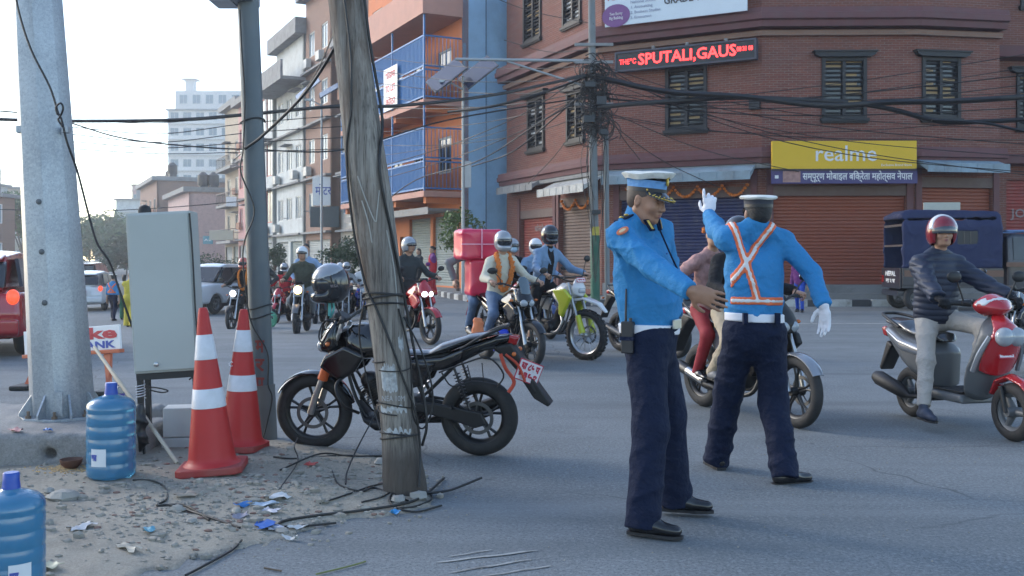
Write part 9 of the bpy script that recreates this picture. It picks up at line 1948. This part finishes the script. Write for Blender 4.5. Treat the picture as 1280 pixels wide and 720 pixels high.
for (x, z, w, h) in ((-0.15, 5.1, 0.16, 0.2), (0.2, 5.6, 0.14, 0.24), (-0.12, 6.1, 0.15, 0.15), (0.24, 4.75, 0.12, 0.16), (0.05, 2.5, 0.13, 0.12)): m = MB(); m.box((x-w, -0.32, z), (x+w, -0.14, z+h)); m.build('junction_box', M('dark_box', (0.02, 0.025, 0.03), 0.5), up_, bevel=0.01)
m = MB()
for k_ in range(9): x = rg.uniform(-0.25, 0.3); m.tube(spline([(x, -0.2, 6.3), (x+rg.uniform(-.15, .15), -0.22, 5.0), (x+rg.uniform(-.25, .25), -0.2, 4.0), (x*0.5+rg.uniform(-.1, .1), -0.17, rg.uniform(0.3, 3.0))], 4), 0.010, 5)
m.build('hanging_wire', CAB, up_)['kind'] = 'stuff'
def solar(label, px, py0, py1, Y, panels, yaw=0.0):
 b = W(px, 0, Y); g_z = 0.185 if Y < 60 else -0.3; t = thing('solar_lamp', label, 'street lamp', (b.x, Y, g_z), yaw, 'solar street lamps'); z1 = W(px, py0, Y).z-g_z; m = MB(); m.tube([(0, 0, 0), (0, 0, z1)], [0.075, 0.05], 12); m.build('post', M('arm_grey', (0.32, 0.34, 0.35), 0.5), t, smooth=50)
 for (x, z, rx, ry, w, h) in panels:
  Mp = Matrix.Translation((x, 0, z1+z)) @ Matrix.Rotation(R(ry), 4, 'Y') @ Matrix.Rotation(R(rx), 4, 'X'); m = MB(); m.box((-w/2, -h/2, 0), (w/2, h/2, 0.04), M4=Mp); pn = m.build('solar_panel', M('panel_back', (0.06, 0.065, 0.075), 0.6, var=0.15), t)
  m = MB(); m.box((-w/2+0.04, -h/2+0.04, 0.042), (w/2-0.04, h/2-0.04, 0.05), M4=Mp); m.build('solar_cells', M('solar_cells', (0.015, 0.02, 0.05), 0.2), pn)
  for i in (-0.33, 0, 0.33): m = MB(); m.box((-w/2, h*i-0.015, -0.02), (w/2, h*i+0.015, -0.001), M4=Mp); m.build('panel_rib', M('panel_rib', (0.25, 0.26, 0.27), 0.6), pn)
 m = MB(); m.tube([(0, 0, z1-0.5), (-0.5, -0.2, z1-0.25)], 0.03, 8); m.box((-0.85, -0.32, z1-0.28), (-0.4, -0.08, z1-0.18)); m.build('lamp_head', galv, t)
 return t
solar('solar street lamp with two tilted panels before the blue wall', 579, 95, 0, 36.5, [(-0.62, 0.0, 35, -38, 1.45, 1.3), (0.55, 0.12, 35, -38, 1.4, 1.25)])
solar('solar street lamp left of the wooden pole', 402, 120, 0, 52, [(-0.7, 0.35, 25, -40, 1.6, 1.3), (0.55, 0.35, 25, -30, 1.5, 1.2)])
m = MB(); p = W(584, 218, 38.0); m.box((-0.15, -0.1, -0.5), (0.15, 0.1, 0.5)); o = m.build('meter_box', M('meter_white', (0.45, 0.46, 0.46), 0.5), loc=p); tag(o, 'white meter box fixed low on the solar lamp post', 'box')
WG = 'overhead cables across the junction'
rg = random.Random(33)
def over(label, pts, r=0.03): return cable(label, [(x, y, Y) for x, y, Y in pts], r, WG, sub=8)
over('thick bundle from the utility pole sagging right across two windows', [(745, 96, 28.5), (830, 114, 28), (930, 121, 27.5), (1030, 132, 27), (1110, 128, 27), (1200, 126, 27), (1310, 119, 27)], 0.085)
over('thick bundle sagging lowest towards the right window', [(1080, 130, 27), (1120, 138, 27), (1165, 150, 27), (1200, 153, 27), (1310, 148, 27)], 0.07)
over('dark bundle leaving the pole level to the window', [(748, 134, 28.4), (790, 130, 28), (850, 126, 28), (930, 122, 28), (1060, 128, 27.5)], 0.07)
over('double cable dipping past the right window to the edge', [(1165, 150, 26.8), (1230, 154, 26.8), (1275, 163, 26.8), (1320, 172, 26.8)], 0.04)
over('thick cable from the left edge to the slim dark pole and beyond', [(-30, 148, 24), (60, 151, 24), (165, 151, 24), (240, 149, 24), (310, 143, 24), (420, 133, 24.5), (500, 132, 25), (620, 118, 27), (742, 92, 28.5)], 0.045)
over('thin cable dipping from the left edge behind the tower', [(-30, 136, 26), (60, 146, 26), (150, 172, 26), (240, 183, 26), (320, 187, 26), (430, 187, 26), (560, 150, 27), (742, 120, 28.5)], 0.022)
over('faint level cable crossing low above the far trees', [(-30, 261, 60), (100, 264, 60), (200, 260, 60), (300, 252, 60)], 0.03)
over('thin cable slanting down from the top edge to the far facades', [(430, 10, 30), (390, 100, 34), (340, 160, 38), (292, 200, 42)], 0.025)
over('cable running from the blue wall to the utility pole', [(560, 140, 30), (620, 132, 29), (690, 112, 28.7), (742, 92, 28.5)], 0.04)
over('long loop of cable from the solar lamp to the utility pole', [(590, 208, 34), (640, 190, 31), (690, 150, 29), (735, 110, 28.5)], 0.022)
over('thin cable past the low shop roof by the blue wall', [(470, 262, 36), (520, 225, 34), (600, 200, 31), (680, 150, 29), (740, 118, 28.5)], 0.02)
for k_ in range(13):
 y0, y1 = 88+rg.uniform(-12, 60), 60+k_*14+rg.uniform(-6, 6); sg = rg.uniform(8, 26)
 over('thin overhead wire from the utility pole to the right edge', [(745, y0, 28.5), (880, (y0*2+y1)/3+sg, 28), (1060, (y0+2*y1)/3+sg, 27.6), (1320, y1, 27)], rg.uniform(0.010, 0.017))
for k_ in range(11):
 y0, y1 = 88+rg.uniform(-10, 60), 70+k_*16; sg = rg.uniform(5, 16)
 over('thin overhead wire from the utility pole to the left facades', [(740, y0, 28.5), (660, (y0*2+y1)/3+sg, 31), (560, (y0+2*y1)/3+sg, 35), (455, y1, 40)], rg.uniform(0.010, 0.018))
for k_ in range(5):
 over('thin wire strung before the tower between the poles', [(90, 150+k_*9, 24), (200, 155+k_*10+rg.uniform(-3, 3), 25), (310, 142+k_*12, 26), (430, 130+k_*14, 27)], 0.012)
for x0, y0, x1, y1 in ((745, 60, 630, 50), (742, 30, 560, -30), (742, 120, 660, 230), (748, 110, 800, 200), (745, 140, 900, 235), (760, 140, 1000, 215)):
 over('slack service wire dropping from the utility pole', [(x0, y0, 28.5), ((x0+x1)/2, (y0+y1)/2+10, 30), (x1, y1, 31.0)], 0.012)
# ================================================================== air: faint haze that fades the far street
mb = MB(); mb.box((-160, -15, -2.2), (110, 330, 62))
hm = bpy.data.materials.new('haze_air'); hm.use_nodes = True; nt = hm.node_tree; nt.nodes.clear()
o_ = nt.nodes.new('ShaderNodeOutputMaterial'); pv_ = nt.nodes.new('ShaderNodeVolumePrincipled')
pv_.inputs['Color'].default_value = (0.93, 0.96, 1.0, 1); pv_.inputs['Density'].default_value = HAZE; pv_.inputs['Anisotropy'].default_value = 0.72
nt.links.new(pv_.outputs[0], o_.inputs['Volume'])
tag(mb.build('haze', hm), kind='stuff')
